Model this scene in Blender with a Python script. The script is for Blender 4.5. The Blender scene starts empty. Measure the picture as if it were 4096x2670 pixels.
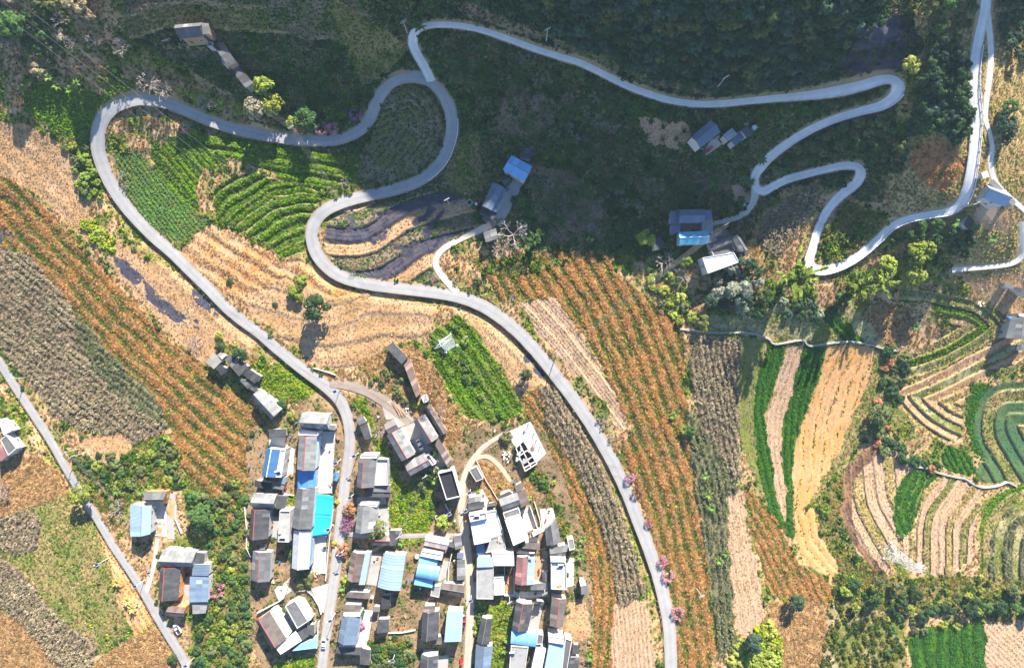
import bpy, math, random
import numpy as np
from mathutils import Vector, Matrix, Quaternion

S = bpy.context.scene
COL = S.collection
R = random.Random(7)
NR = np.random.default_rng(7)

# ------------------------------------------------------------------ camera, sky, sun, exposure
H = 270.0                       # drone height above the village street
F4 = 4096 / 1.5                 # focal length in photo pixels (24 mm lens)
KO = 4096 / 2379.0              # overview pixel -> photo pixel
FO = 2379 / 1.5
cam_d = bpy.data.cameras.new('camera')
cam_d.sensor_width = 36.0
cam_d.lens = 24.0
cam_d.clip_end = 3000
cam = bpy.data.objects.new('camera', cam_d)
COL.objects.link(cam)
cam.location = (0, 0, H)
cam.rotation_euler = (0, 0, 0)
S.camera = cam

EL = 34.0
SDX, SDY = 0.316, 0.949         # horizontal direction towards the sun
sun_d = bpy.data.lights.new('sun', 'SUN')
sun_d.energy = 5.0
sun_d.angle = math.radians(0.5)
sun_d.color = (1.0, 0.93, 0.82)
sun = bpy.data.objects.new('sun', sun_d)
COL.objects.link(sun)
ce = math.cos(math.radians(EL))
sdir = Vector((SDX * ce, SDY * ce, math.sin(math.radians(EL))))
sun.rotation_euler = sdir.to_track_quat('Z', 'Y').to_euler()
sun.location = (200, 400, 400)

W = bpy.data.worlds.new('World')
S.world = W
W.use_nodes = True
nt = W.node_tree
nt.nodes.clear()
sky = nt.nodes.new('ShaderNodeTexSky')
sky.sky_type = 'NISHITA'
sky.sun_disc = False
sky.sun_elevation = math.radians(EL)
sky.sun_rotation = math.atan2(SDX, SDY)
sky.altitude = 1500
sky.air_density = 1.0
sky.dust_density = 0.1
sky.ozone_density = 5.0
bg = nt.nodes.new('ShaderNodeBackground')
bg.inputs['Strength'].default_value = 0.09
wo = nt.nodes.new('ShaderNodeOutputWorld')
nt.links.new(sky.outputs[0], bg.inputs[0])
nt.links.new(bg.outputs[0], wo.inputs[0])

S.view_settings.view_transform = 'Standard'
S.view_settings.look = 'None'
S.view_settings.exposure = 1.7
S.view_settings.gamma = 1.0
S.view_settings.use_curve_mapping = False
S.cycles.use_denoising = True
S.cycles.max_bounces = 5
S.cycles.diffuse_bounces = 2
S.cycles.transparent_max_bounces = 4
S.cycles.caustics_reflective = False
S.cycles.caustics_refractive = False

# ------------------------------------------------------------------ materials
def new_mat(name):
    m = bpy.data.materials.new(name)
    m.use_nodes = True
    n = m.node_tree
    b = n.nodes['Principled BSDF']
    b.inputs['Roughness'].default_value = 0.85
    b.inputs['Specular IOR Level'].default_value = 0.2
    return m, n, b

def mathn(n, op, a, b=None, c=None):
    x = n.nodes.new('ShaderNodeMath'); x.operation = op
    for i, v in enumerate((a, b, c)):
        if v is None: continue
        if isinstance(v, (int, float)): x.inputs[i].default_value = v
        else: n.links.new(v, x.inputs[i])
    return x.outputs[0]

def noise(n, scale, detail=4, rough=0.6, coord=None, vec=None):
    t = n.nodes.new('ShaderNodeTexNoise')
    t.inputs['Scale'].default_value = scale
    t.inputs['Detail'].default_value = detail
    t.inputs['Roughness'].default_value = rough
    if coord is not None: n.links.new(coord, t.inputs['Vector'])
    return t.outputs[0]

def vmul(n, col, fac):
    x = n.nodes.new('ShaderNodeVectorMath'); x.operation = 'SCALE'
    n.links.new(col, x.inputs[0])
    n.links.new(fac, x.inputs['Scale'])
    return x.outputs[0]

def mixc(n, fac, a, b):
    x = n.nodes.new('ShaderNodeMix'); x.data_type = 'RGBA'
    if isinstance(fac, (int, float)): x.inputs[0].default_value = fac
    else: n.links.new(fac, x.inputs[0])
    for k, v in ((6, a), (7, b)):
        if isinstance(v, tuple): x.inputs[k].default_value = (*v, 1)
        else: n.links.new(v, x.inputs[k])
    return x.outputs[2]

def geo_pos(n):
    return n.nodes.new('ShaderNodeNewGeometry').outputs['Position']

_mats = {}
def surf_mat(name, col, var=0.25, scale=0.6, rough=0.85, stain=None, stain_amt=0.0, rand=0.0, spec=0.2, metal=0.0, fine=5.0):
    """weathered plain surface: two noises, optional stain colour, optional per-piece variation"""
    if name in _mats: return _mats[name]
    m, n, b = new_mat(name)
    p = geo_pos(n)
    f = mathn(n, 'MULTIPLY_ADD', noise(n, scale, 5, 0.65, p), var * 2, 1 - var)
    g = mathn(n, 'MULTIPLY_ADD', noise(n, fine, 2, 0.5, p), var, 1 - var * 0.5)
    f = mathn(n, 'MULTIPLY', f, g)
    if rand:
        oi = n.nodes.new('ShaderNodeObjectInfo')
        f = mathn(n, 'MULTIPLY', f, mathn(n, 'MULTIPLY_ADD', oi.outputs['Random'], rand * 2, 1 - rand))
        f = mathn(n, 'MULTIPLY_ADD', mathn(n, 'GREATER_THAN', oi.outputs['Random'], .94), rand * 3.0, f)
    rgb = n.nodes.new('ShaderNodeRGB'); rgb.outputs[0].default_value = (*col, 1)
    c = rgb.outputs[0]
    if stain is not None:
        s = mathn(n, 'MULTIPLY_ADD', noise(n, scale * 0.7 + 0.05, 6, 0.7, p), 5.0, -2.4)
        s = mathn(n, 'MULTIPLY', mathn(n, 'MINIMUM', mathn(n, 'MAXIMUM', s, 0.0), 1.0), stain_amt)
        c = mixc(n, s, c, stain)
    c = vmul(n, c, f)
    n.links.new(c, b.inputs['Base Color'])
    b.inputs['Roughness'].default_value = rough
    b.inputs['Specular IOR Level'].default_value = spec
    b.inputs['Metallic'].default_value = metal
    _mats[name] = m
    return m

def ground_mat():
    m, n, b = new_mat('ground_cover')
    p = geo_pos(n)
    a = n.nodes.new('ShaderNodeAttribute'); a.attribute_name = 'cover'
    f = mathn(n, 'MULTIPLY_ADD', noise(n, 1.3, 8, 0.85, p), 1.7, 0.15)
    g = mathn(n, 'MULTIPLY_ADD', noise(n, 0.35, 4, 0.6, p), 0.5, 0.75)
    c = vmul(n, a.outputs['Color'], mathn(n, 'MULTIPLY', f, g))
    n.links.new(c, b.inputs['Base Color'])
    bp = n.nodes.new('ShaderNodeBump'); bp.inputs['Strength'].default_value = 0.9
    bp.inputs['Distance'].default_value = 0.25
    n.links.new(noise(n, 2.2, 6, 0.7, p), bp.inputs['Height'])
    n.links.new(bp.outputs[0], b.inputs['Normal'])
    b.inputs['Specular IOR Level'].default_value = 0.05
    b.inputs['Roughness'].default_value = 0.95
    return m
M_GROUND = ground_mat()

def leaf_mat(name, src):
    m, n, b = new_mat(name)
    if src == 'inst':
        a = n.nodes.new('ShaderNodeAttribute'); a.attribute_type = 'INSTANCER'; a.attribute_name = 'tint'
        c = a.outputs['Color']
    else:
        c = n.nodes.new('ShaderNodeObjectInfo').outputs['Color']
    v = n.nodes.new('ShaderNodeAttribute'); v.attribute_name = 'lv'
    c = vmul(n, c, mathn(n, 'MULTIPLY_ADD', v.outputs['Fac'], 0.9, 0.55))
    n.links.new(c, b.inputs['Base Color'])
    b.inputs['Roughness'].default_value = 0.6
    b.inputs['Specular IOR Level'].default_value = 0.095
    tr = n.nodes.new('ShaderNodeBsdfTranslucent')
    n.links.new(c, tr.inputs['Color'])
    mx = n.nodes.new('ShaderNodeMixShader'); mx.inputs[0].default_value = 0.15
    n.links.new(b.outputs[0], mx.inputs[1]); n.links.new(tr.outputs[0], mx.inputs[2])
    n.links.new(mx.outputs[0], n.nodes['Material Output'].inputs['Surface'])
    return m
M_LEAFI = leaf_mat('plant_leaf', 'inst')
M_LEAFO = leaf_mat('tree_leaf', 'obj')
M_BARK = surf_mat('bark', (0.10, 0.075, 0.055), 0.3, 1.5)
M_BARE = surf_mat('bare_bark', (0.33, 0.28, 0.25), 0.25, 1.5)

# ------------------------------------------------------------------ object helpers
def link(name, me, parent=None):
    o = bpy.data.objects.new(name, me)
    COL.objects.link(o)
    if parent is not None: o.parent = parent
    return o

def mesh(name, v, f, mat=None, smooth=False):
    me = bpy.data.meshes.new(name)
    me.from_pydata([tuple(p) for p in v], [], f)
    if mat is not None: me.materials.append(mat)
    if smooth: me.polygons.foreach_set('use_smooth', [True] * len(me.polygons))
    return me

def obj(name, v, f, mat, parent=None, smooth=False):
    return link(name, mesh(name, v, f, mat, smooth), parent)

def tag(o, label, cat, group=None):
    o['label'] = label; o['category'] = cat
    if group: o['group'] = group
    return o

def thing(name, label, cat, loc=(0, 0, 0), rz=0.0, group=None):
    o = link(name, None)
    o.location = loc; o.rotation_euler = (0, 0, rz)
    o.empty_display_size = 0.5
    return tag(o, label, cat, group)

def kind(o, k):
    o['kind'] = k; return o

class MB:
    """collects shapes into one mesh"""
    def __init__(s): s.v = []; s.f = []
    def add(s, v, f):
        k = len(s.v); s.v += [tuple(p) for p in v]; s.f += [tuple(i + k for i in q) for q in f]; return s
    def box(s, c, d, rz=0.0):
        cx, cy, cz = c; x, y, z = d[0] / 2, d[1] / 2, d[2] / 2
        cr, sr = math.cos(rz), math.sin(rz)
        P = []
        for dz in (-z, z):
            for dx, dy in ((-x, -y), (x, -y), (x, y), (-x, y)):
                P.append((cx + dx * cr - dy * sr, cy + dx * sr + dy * cr, cz + dz))
        return s.add(P, [(3, 2, 1, 0), (4, 5, 6, 7), (0, 1, 5, 4), (1, 2, 6, 5), (2, 3, 7, 6), (3, 0, 4, 7)])
    def tube(s, a, b, ra, rb=None, n=6, cap=True):
        rb = ra if rb is None else rb
        a = Vector(a); b = Vector(b); d = (b - a)
        if d.length < 1e-6: return s
        d.normalize()
        u = d.orthogonal().normalized(); w = d.cross(u)
        P = []
        for c, r in ((a, ra), (b, rb)):
            for i in range(n):
                t = 2 * math.pi * i / n
                P.append(c + u * (r * math.cos(t)) + w * (r * math.sin(t)))
        F = [(i, (i + 1) % n, n + (i + 1) % n, n + i) for i in range(n)]
        if cap: F += [tuple(range(n - 1, -1, -1)), tuple(range(n, 2 * n))]
        return s.add(P, F)
    def obj(s, name, mat, parent=None, smooth=False): return obj(name, s.v, s.f, mat, parent, smooth)
    def mesh(s, name, mat, smooth=False): return mesh(name, s.v, s.f, mat, smooth)

# ------------------------------------------------------------------ terrain height (control points: overview pixel -> metres)
CP = np.array([
 (0,1551,-4),(600,1551,-2),(1200,1551,-5),(1560,1551,-4),(2000,1551,-14),(2379,1551,-17),
 (0,800,2),(0,1200,-1),(300,1000,0),(800,1100,0),(1200,1100,-2),(1500,1000,2),(1900,1000,-7),(2379,1000,-14),(2100,1300,-13),
 (0,300,14),(230,300,14),(500,600,8),(800,600,9),(1100,600,9),(1400,600,8),(1700,500,12),(1900,600,14),(2100,750,0),(2379,700,-2),
 (500,150,24),(0,0,34),(900,150,26),(1120,300,17),(1300,300,18),(1050,450,13),(1600,350,20),(1500,230,31),(1500,0,56),
 (1100,0,46),(800,0,42),(400,0,38),(2000,0,60),(2090,200,43),(2000,400,26),(2270,200,42),(2270,0,52),(2379,200,34),(2379,0,42),
 (2260,450,29),(1880,620,15),(400,1300,-1),(1000,1400,-2)], float)
def _tps_fit():
    x = CP[:, :2] / 1000.0; z = CP[:, 2]; n = len(x)
    d2 = ((x[:, None] - x[None]) ** 2).sum(-1)
    K = np.where(d2 > 0, 0.5 * d2 * np.log(np.maximum(d2, 1e-12)), 0) + np.eye(n) * 0.002
    P = np.c_[np.ones(n), x]
    A = np.block([[K, P], [P.T, np.zeros((3, 3))]])
    return np.linalg.solve(A, np.r_[z, 0, 0, 0])
_W = _tps_fit()
def zo(u, v):
    """ground height at overview pixel (arrays or numbers)"""
    u = np.asarray(u, float) / 1000.0; v = np.asarray(v, float) / 1000.0
    out = _W[-3] + _W[-2] * u + _W[-1] * v
    for (cx, cy), w in zip(CP[:, :2] / 1000.0, _W[:-3]):
        d2 = (u - cx) ** 2 + (v - cy) ** 2
        out = out + w * 0.5 * d2 * np.log(np.maximum(d2, 1e-12))
    return out
def w_o(u, v, h=0.0):
    """overview pixel + height above ground -> world"""
    z = float(zo(u, v)) + h
    k = (H - z) / FO
    return Vector(((u - 1189.5) * k, (775.5 - v) * k, z))
def w_t(x, y, h=0.0):
    return w_o(x / KO, y / KO, h)
def at_z(x, y, z):
    """photo pixel on the level plane z"""
    k = (H - z) / F4
    return Vector(((x - 2048) * k, (1335 - y) * k, z))
def MPO(z): return (H - z) / FO   # metres per overview pixel

# ------------------------------------------------------------------ value noise
def vnoise(x, y, wl, seed):
    r = np.random.default_rng(seed).random((257, 257))
    x = x / wl + 1000.0; y = y / wl + 1000.0
    xi = np.floor(x).astype(int); yi = np.floor(y).astype(int)
    fx = x - xi; fy = y - yi
    fx = fx * fx * (3 - 2 * fx); fy = fy * fy * (3 - 2 * fy)
    a = r[xi % 256, yi % 256]; b = r[(xi + 1) % 256, yi % 256]
    c = r[xi % 256, (yi + 1) % 256]; d = r[(xi + 1) % 256, (yi + 1) % 256]
    return (a * (1 - fx) + b * fx) * (1 - fy) + (c * (1 - fx) + d * fx) * fy
def fbm(x, y, wl, seed, o=3):
    s = 0; t = 0; a = 1.0
    for k in range(o):
        s = s + a * vnoise(x, y, wl / 2 ** k, seed + 17 * k); t += a; a *= 0.55
    return s / t

def inpoly(u, v, poly):
    p = np.asarray(poly, float); res = np.zeros(u.shape, bool)
    m = (u >= p[:, 0].min()) & (u <= p[:, 0].max()) & (v >= p[:, 1].min()) & (v <= p[:, 1].max())
    uu = u[m]; vv = v[m]; r = np.zeros(uu.shape, bool); n = len(p)
    for i in range(n):
        x1, y1 = p[i]; x2, y2 = p[(i + 1) % n]
        if y1 == y2: continue
        c = ((y1 > vv) != (y2 > vv)) & (uu < (x2 - x1) * (vv - y1) / (y2 - y1) + x1)
        r ^= c
    res[m] = r
    return res

def catmull(P, step=6.0):
    """dense smooth line through rows of numbers (first two columns are x, y)"""
    P = [np.array(p, float) for p in P]
    P = [2 * P[0] - P[1]] + P + [2 * P[-1] - P[-2]]
    out = []
    for i in range(1, len(P) - 2):
        a, b, c, d = P[i - 1], P[i], P[i + 1], P[i + 2]
        n = max(2, int(np.hypot(*(c - b)[:2]) / step))
        for k in range(n):
            t = k / n
            out.append(0.5 * (2 * b + (c - a) * t + (2 * a - 5 * b + 4 * c - d) * t * t + (3 * b - a - 3 * c + d) * t ** 3))
    out.append(P[-2])
    return np.array(out)

def dist_line(u, v, L, reach=None):
    """distance and side (+ right of travel in picture) to a polyline, in overview pixels"""
    best = np.full(u.shape, 1e9); side = np.zeros(u.shape); wid = np.zeros(u.shape); low = np.zeros(u.shape)
    for i in range(len(L) - 1):
        x1, y1 = L[i][:2]; x2, y2 = L[i + 1][:2]
        dx, dy = x2 - x1, y2 - y1; l2 = dx * dx + dy * dy
        if l2 == 0: continue
        if reach is not None:
            m = (u > min(x1, x2) - reach) & (u < max(x1, x2) + reach) & (v > min(y1, y2) - reach) & (v < max(y1, y2) + reach)
            idx = np.nonzero(m)
        else:
            idx = slice(None)
        uu = u[idx]; vv = v[idx]
        t = np.clip(((uu - x1) * dx + (vv - y1) * dy) / l2, 0, 1)
        d = np.hypot(uu - x1 - t * dx, vv - y1 - t * dy)
        s = np.sign((uu - x1) * dy * -1 + (vv - y1) * dx)
        bb = best[idx]; q = d < bb
        bb = np.where(q, d, bb); best[idx] = bb
        side[idx] = np.where(q, s, side[idx])
        if reach is not None:
            low[idx] = np.where(q, (-.45 * (uu - x1 - t * dx) + .89 * (vv - y1 - t * dy)) / (d + 1e-6), low[idx])
        if len(L[i]) > 2:
            ww = L[i][2] + t * (L[i + 1][2] - L[i][2])
            wid[idx] = np.where(q, ww, wid[idx])
    return best, (side if reach is None else low), wid
# ------------------------------------------------------------------ roads (overview pixels: x, y, width)
ROADS = {
 'village': [(745,1570,24),(757,1480,24),(768,1400,25),(778,1330,26),(786,1260,26),(795,1180,26),(803,1110,26),(812,1040,26),(811,990,27),(800,950,28),(780,918,29),
  (745,888,28),(700,855,27),(650,815,26),(600,772,26),(550,735,26),(515,703,26),(480,666,27),(440,627,27),(400,587,28),(360,552,29),(325,517,30),(297,485,31),(272,450,33),(252,415,34),
  (237,380,35),(228,345,36),(228,310,37),(238,277,38),(260,250,38),(290,235,37),(325,228,36),(370,233,33),(410,246,31),(450,263,30),(500,284,29),(550,300,28),(600,311,28),(650,319,28),(700,325,28),
  (760,326,28),(800,320,28),(835,303,29),(857,278,30),(870,250,31),(882,222,32),(902,196,33),(930,180,33),(965,178,32),(1000,188,31),(1026,213,31),(1044,250,31),(1051,290,31),(1045,330,31),
  (1029,370,30),(1000,402,29),(960,426,29),(910,442,29),(850,455,29),(795,470,30),(755,489,31),(731,517,32),(725,552,32),(738,593,32),(765,624,31),(800,645,30),(850,659,29),(900,666,29),(950,672,29),
  (1000,678,29),(1050,686,29),(1090,697,30),(1130,715,31),(1170,742,31),(1210,777,31),(1250,820,31),(1290,870,31),(1330,922,31),(1370,980,31),(1400,1030,31),(1430,1085,31),(1460,1150,31),(1485,1215,31),
  (1510,1280,31),(1530,1340,31),(1545,1400,31),(1555,1460,31),(1560,1570,31)],
 'upper': [(1003,190,24),(985,150,27),(968,120,28),(959,95,26),(966,72,23),(985,60,22),(1020,55,22),(1070,58,22),(1120,68,22),(1180,88,22),(1240,110,23),(1300,129,24),(1350,144,25),(1400,168,25),(1450,193,25),
  (1500,213,25),(1560,231,24),(1620,239,23),(1680,238,23),(1740,232,23),(1800,226,25),(1850,221,29),(1900,214,36),(1950,205,42),(2000,194,40),(2045,182,36),(2075,182,34),(2087,198,36),(2079,220,35),
  (2050,241,32),(2000,256,28),(1950,271,26),(1900,291,25),(1850,319,24),(1800,355,23),(1770,385,22),(1754,410,23),(1757,434,24),(1775,443,24),(1800,431,20),(1830,416,20),(1870,405,20),(1920,392,21),
  (1965,383,24),(1993,386,27),(2000,402,28),(1988,426,26),(1952,455,24),(1922,490,22),(1902,530,21),(1887,580,22),(1880,608,24),(1892,625,25),(1920,627,24),(1960,614,23),(2000,590,22),(2040,556,21),
  (2070,527,21),(2110,508,22),(2160,497,24),(2205,488,28),(2232,470,30),(2248,440,29),(2258,390,27),(2265,330,27),(2268,270,28),(2263,210,28),(2263,150,30),(2271,90,32),(2283,30,36),(2290,-40,38)],
 'ridge_track': [(2291,20,22),(2300,100,20),(2300,160,18),(2293,220,15),(2290,275,13),(2300,310,11),(2305,345,13),(2302,380,15),(2312,420,15),(2340,452,13),(2385,492,13)],
 'farm_lane': [(1062,680,20),(1040,655,18),(1019,630,17),(1012,606,16),(1026,582,15),(1060,560,14),(1100,541,16),(1140,522,20)],
 'house_lane': [(1757,436,24),(1750,470,18),(1735,490,17),(1708,506,14),(1655,519,12)],
 'west': [(-20,815,22),(5,850,22),(30,890,21),(70,950,21),(105,1003,21),(130,1045,20),(152,1085,19),(185,1140,19),(220,1195,19),(260,1262,20),(300,1322,20),(335,1377,21),(362,1425,22),(392,1475,23),(420,1520,23),(445,1570,23)],
 'alley': [(1085,1570,20),(1090,1480,21),(1092,1400,20),(1090,1330,20),(1083,1260,22),(1075,1200,24),(1073,1150,18),(1080,1105,15),(1100,1065,14),(1130,1033,12),(1170,1008,10)],
 'alley_loop': [(1095,1068,10),(1130,1060,11),(1160,1082,11),(1186,1118,9)],
 'dusty_lane': [(765,893,16),(800,893,22),(850,908,24),(890,930,26),(925,955,30),(955,980,26)],
 'ridge_lane': [(2374,515,14),(2376,555,18),(2374,590,22),(2350,610,16),(2300,618,15),(2250,622,16),(2212,625,18)],
 'cross_lane': [(790,1238,14),(850,1243,12),(930,1245,12),(1000,1243,12),(1075,1245,12)],
 'court_lane': [(338,1378,14),(350,1340,12),(360,1300,11),(366,1250,10)],
}
RD = {k: catmull([(x, y, w * .92) for x, y, w in p], 5.0) for k, p in ROADS.items()}
ROADCOL = {'village': (0.31,0.30,0.29), 'upper': (0.60,0.58,0.55), 'ridge_track': (0.60,0.55,0.48), 'farm_lane': (0.56,0.47,0.37), 'house_lane': (0.46,0.42,0.36), 'west': (0.29,0.28,0.27),
           'alley': (0.43,0.36,0.285), 'alley_loop': (0.52,0.38,0.25), 'dusty_lane': (0.27,0.215,0.17), 'ridge_lane': (0.62,0.55,0.47), 'cross_lane': (0.30,0.27,0.24), 'court_lane': (0.5,0.45,0.38)}

# ------------------------------------------------------------------ land cover
tan=(.45,.305,.19); orange=(.44,.245,.12); pale=(.53,.40,.275); brown=(.23,.14,.085); rust=(.30,.14,.055); dry=(.40,.27,.15)
dkg=(.03,.062,.016); midg=(.06,.115,.02); brg=(.12,.20,.03); yg=(.22,.26,.04); olive=(.13,.14,.045); teal=(.045,.095,.05); greym=(.33,.28,.22)
ash=(.055,.055,.075); white=(.62,.58,.53); pink=(.40,.285,.205); dkbr=(.10,.06,.045)
# name: soil A, soil B, patch size, roughness, plants [(proto, per m2, size min, max, colours, where)]
K = {
 'weed_slope': ((.17,.155,.09), (.06,.10,.04), 9, .35, [('leafy',1.5,.6,1.3,[(.04,.09,.035),dkg,midg,(.05,.10,.035)],'any'),('shrub',.16,.7,1.5,[dkg,midg,(.05,.06,.02)],'n+'),('grass',1.2,.6,1.2,[(.2,.17,.10),dry,olive],'n-')]),
 'rough_grass': (tan, olive, 7, .3, [('grass',.9,.5,1.1,[dry,tan,olive,rust],'n-'),('leafy',.9,.5,1.1,[olive,midg,yg,dkg],'n+'),('shrub',.10,.6,1.2,[midg,dkg,olive],'n+')]),
 'maize_field': ((.22,.17,.125), (.14,.10,.065), 6, .15, [('maize',3.0,.6,1.0,[(.30,.25,.17),(.34,.27,.19),(.22,.19,.12),(.15,.15,.08),(.38,.31,.23)],'lrow'),('leafy',.8,.35,.7,[teal,olive,(.10,.12,.05)],'n+'),('grass',.8,.3,.7,[dry,brown,olive],'n-')]),
 'teal_maize_field': ((.15,.14,.085), (.09,.10,.04), 6, .15, [('maize',2.4,.6,1.0,[(.14,.15,.09),(.22,.20,.13),(.11,.13,.06)],'lrow'),('leafy',1.4,.35,.8,[teal,olive,midg],'n+'),('grass',.6,.3,.7,[dry,olive],'n-')]),
 'rust_slope': ((.27,.165,.085), (.17,.10,.045), 5, .3, [('grass',3.4,.4,.8,[rust,(.36,.19,.08),(.40,.24,.12),(.25,.12,.05),(.44,.28,.16)],'lrow'),('leafy',2.6,.35,.8,[dkg,midg,olive,(.09,.13,.02)],'lgap'),('leafy',.05,.7,1.2,[yg,brg],'any')]),
 'bare_slope': (tan, (.36,.23,.13), 7, .16, [('grass',1.7,.25,.6,[dry,tan,(.28,.18,.11),pale,brown],'any'),('leafy',.04,.3,.7,[olive,midg],'n+')]),
 'orange_slope': (orange, tan, 6, .22, [('grass',2.2,.25,.65,[pale,dry,(.42,.2,.08),(.25,.11,.05)],'row'),('leafy',.02,.3,.7,[midg],'n+')]),
 'ploughed_field': ((.40,.285,.19), pink, 6, .07, [('grass',2.2,.25,.5,[tan,dry,brown,pale,(.3,.2,.13)],'row')]),
 'orange_plough': ((.49,.30,.16), (.46,.26,.12), 8, .05, [('leafy',.55,.3,.7,[dkg,olive,midg],'thin'),('grass',.4,.3,.5,[tan,brown],'gap')]),
 'olive_field': ((.19,.19,.07), (.14,.16,.05), 7, .08, [('grass',1.6,.3,.6,[(.2,.2,.08),olive,(.26,.23,.11)],'any')]),
 'green_field': (midg, dkg, 5, .08, [('leafy',3.2,.5,.9,[(.035,.105,.018),(.028,.085,.018),(.05,.12,.02)],'row')]),
 'bright_field': (olive, midg, 5, .15, [('leafy',2.6,.5,1.0,[brg,(.10,.18,.025),midg,(.16,.21,.03)],'row'),('leafy',.5,.5,.9,[midg,dkg],'any')]),
 'bean_field': (olive, midg, 5, .1, [('leafy',2.6,.4,.9,[(.11,.18,.07),(.14,.21,.07),(.08,.14,.05)],'row')]),
 'teal_field': ((.055,.10,.05), (.08,.12,.055), 8, .04, [('grass',1.3,.3,.55,[(.06,.12,.055),(.05,.1,.05),(.09,.13,.06)],'any')]),
 'grass_field': ((.27,.22,.11), (.15,.15,.06), 6, .14, [('shrub',.03,.4,.9,[midg,dkg,yg],'n+'),('leafy',.55,.4,.9,[yg,(.16,.19,.05),olive,midg],'any'),('grass',.5,.4,.9,[dry,tan],'n-'),('grass',1.2,.4,.8,[olive,(.16,.18,.06),midg,dry],'any'),('leafy',.5,.4,.8,[midg,dkg],'n+')]),
 'pale_grass': ((.33,.30,.17), olive, 6, .12, [('grass',1.0,.4,.8,[(.3,.28,.16),olive,dry],'any'),('leafy',.25,.5,.9,[(.2,.24,.1),midg],'n+')]),
 'burnt_ground': (ash, (.085,.075,.08), 3, .2, [('grass',.5,.3,.7,[ash,(.1,.09,.1)],'any')]),
 'knoll_terrace': ((.22,.19,.13), olive, 5, .15, [('grass',1.1,.4,.9,[(.26,.23,.17),(.18,.18,.1),olive],'row'),('leafy',.8,.5,.9,[dkg,(.06,.09,.04)],'gap')]),
 'wood_floor': (dkg, olive, 9, .3, [('shrub',.40,.9,1.7,[(.038,.080,.042),(.045,.09,.045),(.06,.095,.04)],'any'),('leafy',1.2,.7,1.4,[(.04,.08,.035),(.05,.085,.04)],'any')]),
 'rock_face': ((.065,.062,.075), (.03,.03,.038), 4, 2.2, [('shrub',.16,.5,1.1,[dkg,midg],'n+')]),
 'ridge_grass': ((.42,.31,.17), (.24,.20,.09), 6, .3, [('grass',1.8,.4,.9,[dry,tan,(.34,.29,.13),olive],'any'),('leafy',.5,.4,.9,[olive,midg,yg],'n+')]),
 'dry_scrub': ((.25,.19,.145), (.12,.12,.06), 6, .3, [('grass',2.2,.4,.9,[(.24,.18,.14),(.2,.15,.11),dry,olive],'n-'),('leafy',1.4,.4,.9,[dkg,midg,(.05,.10,.035)],'n+')]),
 'red_soil': ((.34,.17,.09), (.25,.14,.07), 4, .5, [('grass',1.2,.4,.8,[rust,dry],'any'),('shrub',.03,.5,.9,[midg],'n+')]),
 'garden': (olive, brown, 4, .12, [('leafy',2.8,.6,1.1,[brg,yg,midg,(.14,.22,.03)],'any'),('shrub',.12,.5,.9,[midg,brg],'n+')]),
 'shrub_belt': (olive, brown, 6, .2, [('leafy',1.3,.6,1.2,[midg,olive,dkg,brg],'any'),('shrub',.28,.8,1.5,[midg,dkg,olive,(.12,.15,.03)],'n+'),('grass',.8,.6,1.1,[dry,rust,olive],'n-')]),
 'orchard': ((.33,.27,.16), olive, 6, .15, [('shrub',.34,.7,1.2,[(.07,.08,.02),(.10,.10,.02),dkg],'row'),('grass',.6,.4,.8,[dry,olive],'any')]),
 'lime_thicket': (yg, olive, 5, .3, [('leafy',2.6,.7,1.4,[yg,(.27,.29,.06),brg],'any'),('shrub',.25,.9,1.6,[yg,(.2,.25,.05)],'any')]),
 'village_ground': ((.27,.19,.12), (.15,.11,.075), 4, .14, [('grass',.5,.3,.8,[dry,olive,brown],'any'),('leafy',.8,.3,.9,[midg,olive,dkg,brg],'n+'),('shrub',.07,.4,.9,[midg,dkg,olive],'n+')]),
 'brown_grass': ((.36,.24,.13), (.26,.16,.09), 5, .25, [('grass',2.0,.6,1.2,[(.38,.25,.13),(.30,.19,.10),(.25,.14,.07),dry],'any'),('leafy',.2,.5,1.0,[olive,midg],'n+')]),
 'dark_plough': (dkbr, brown, 4, .12, [('grass',1.2,.3,.6,[dkbr,brown,(.16,.1,.08)],'row')]),
 'stone_wall': ((.42,.36,.29), (.3,.25,.2), 2, .1, []),
}
g_left = [(0,430),(200,640),(420,860),(640,1060)]
g_east = [(1290,560),(1390,740),(1480,960),(1560,1180),(1640,1560)]
g_lowm = [(-40,1300),(240,1600)]
g_fan = [(690,430),(590,480),(540,560),(520,640)]
def sat(c, k=1.22):
    m = .25 * c[0] + .6 * c[1] + .15 * c[2]
    return tuple(max(.004, m + (x - m) * k) for x in c)
for _k in list(K):
    a, b, w, r_, pl = K[_k]
    K[_k] = (sat(a), sat(b), w, r_, [(q[0], q[1], q[2], q[3], [sat(c) for c in q[4]], q[5]) for q in pl])
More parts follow.
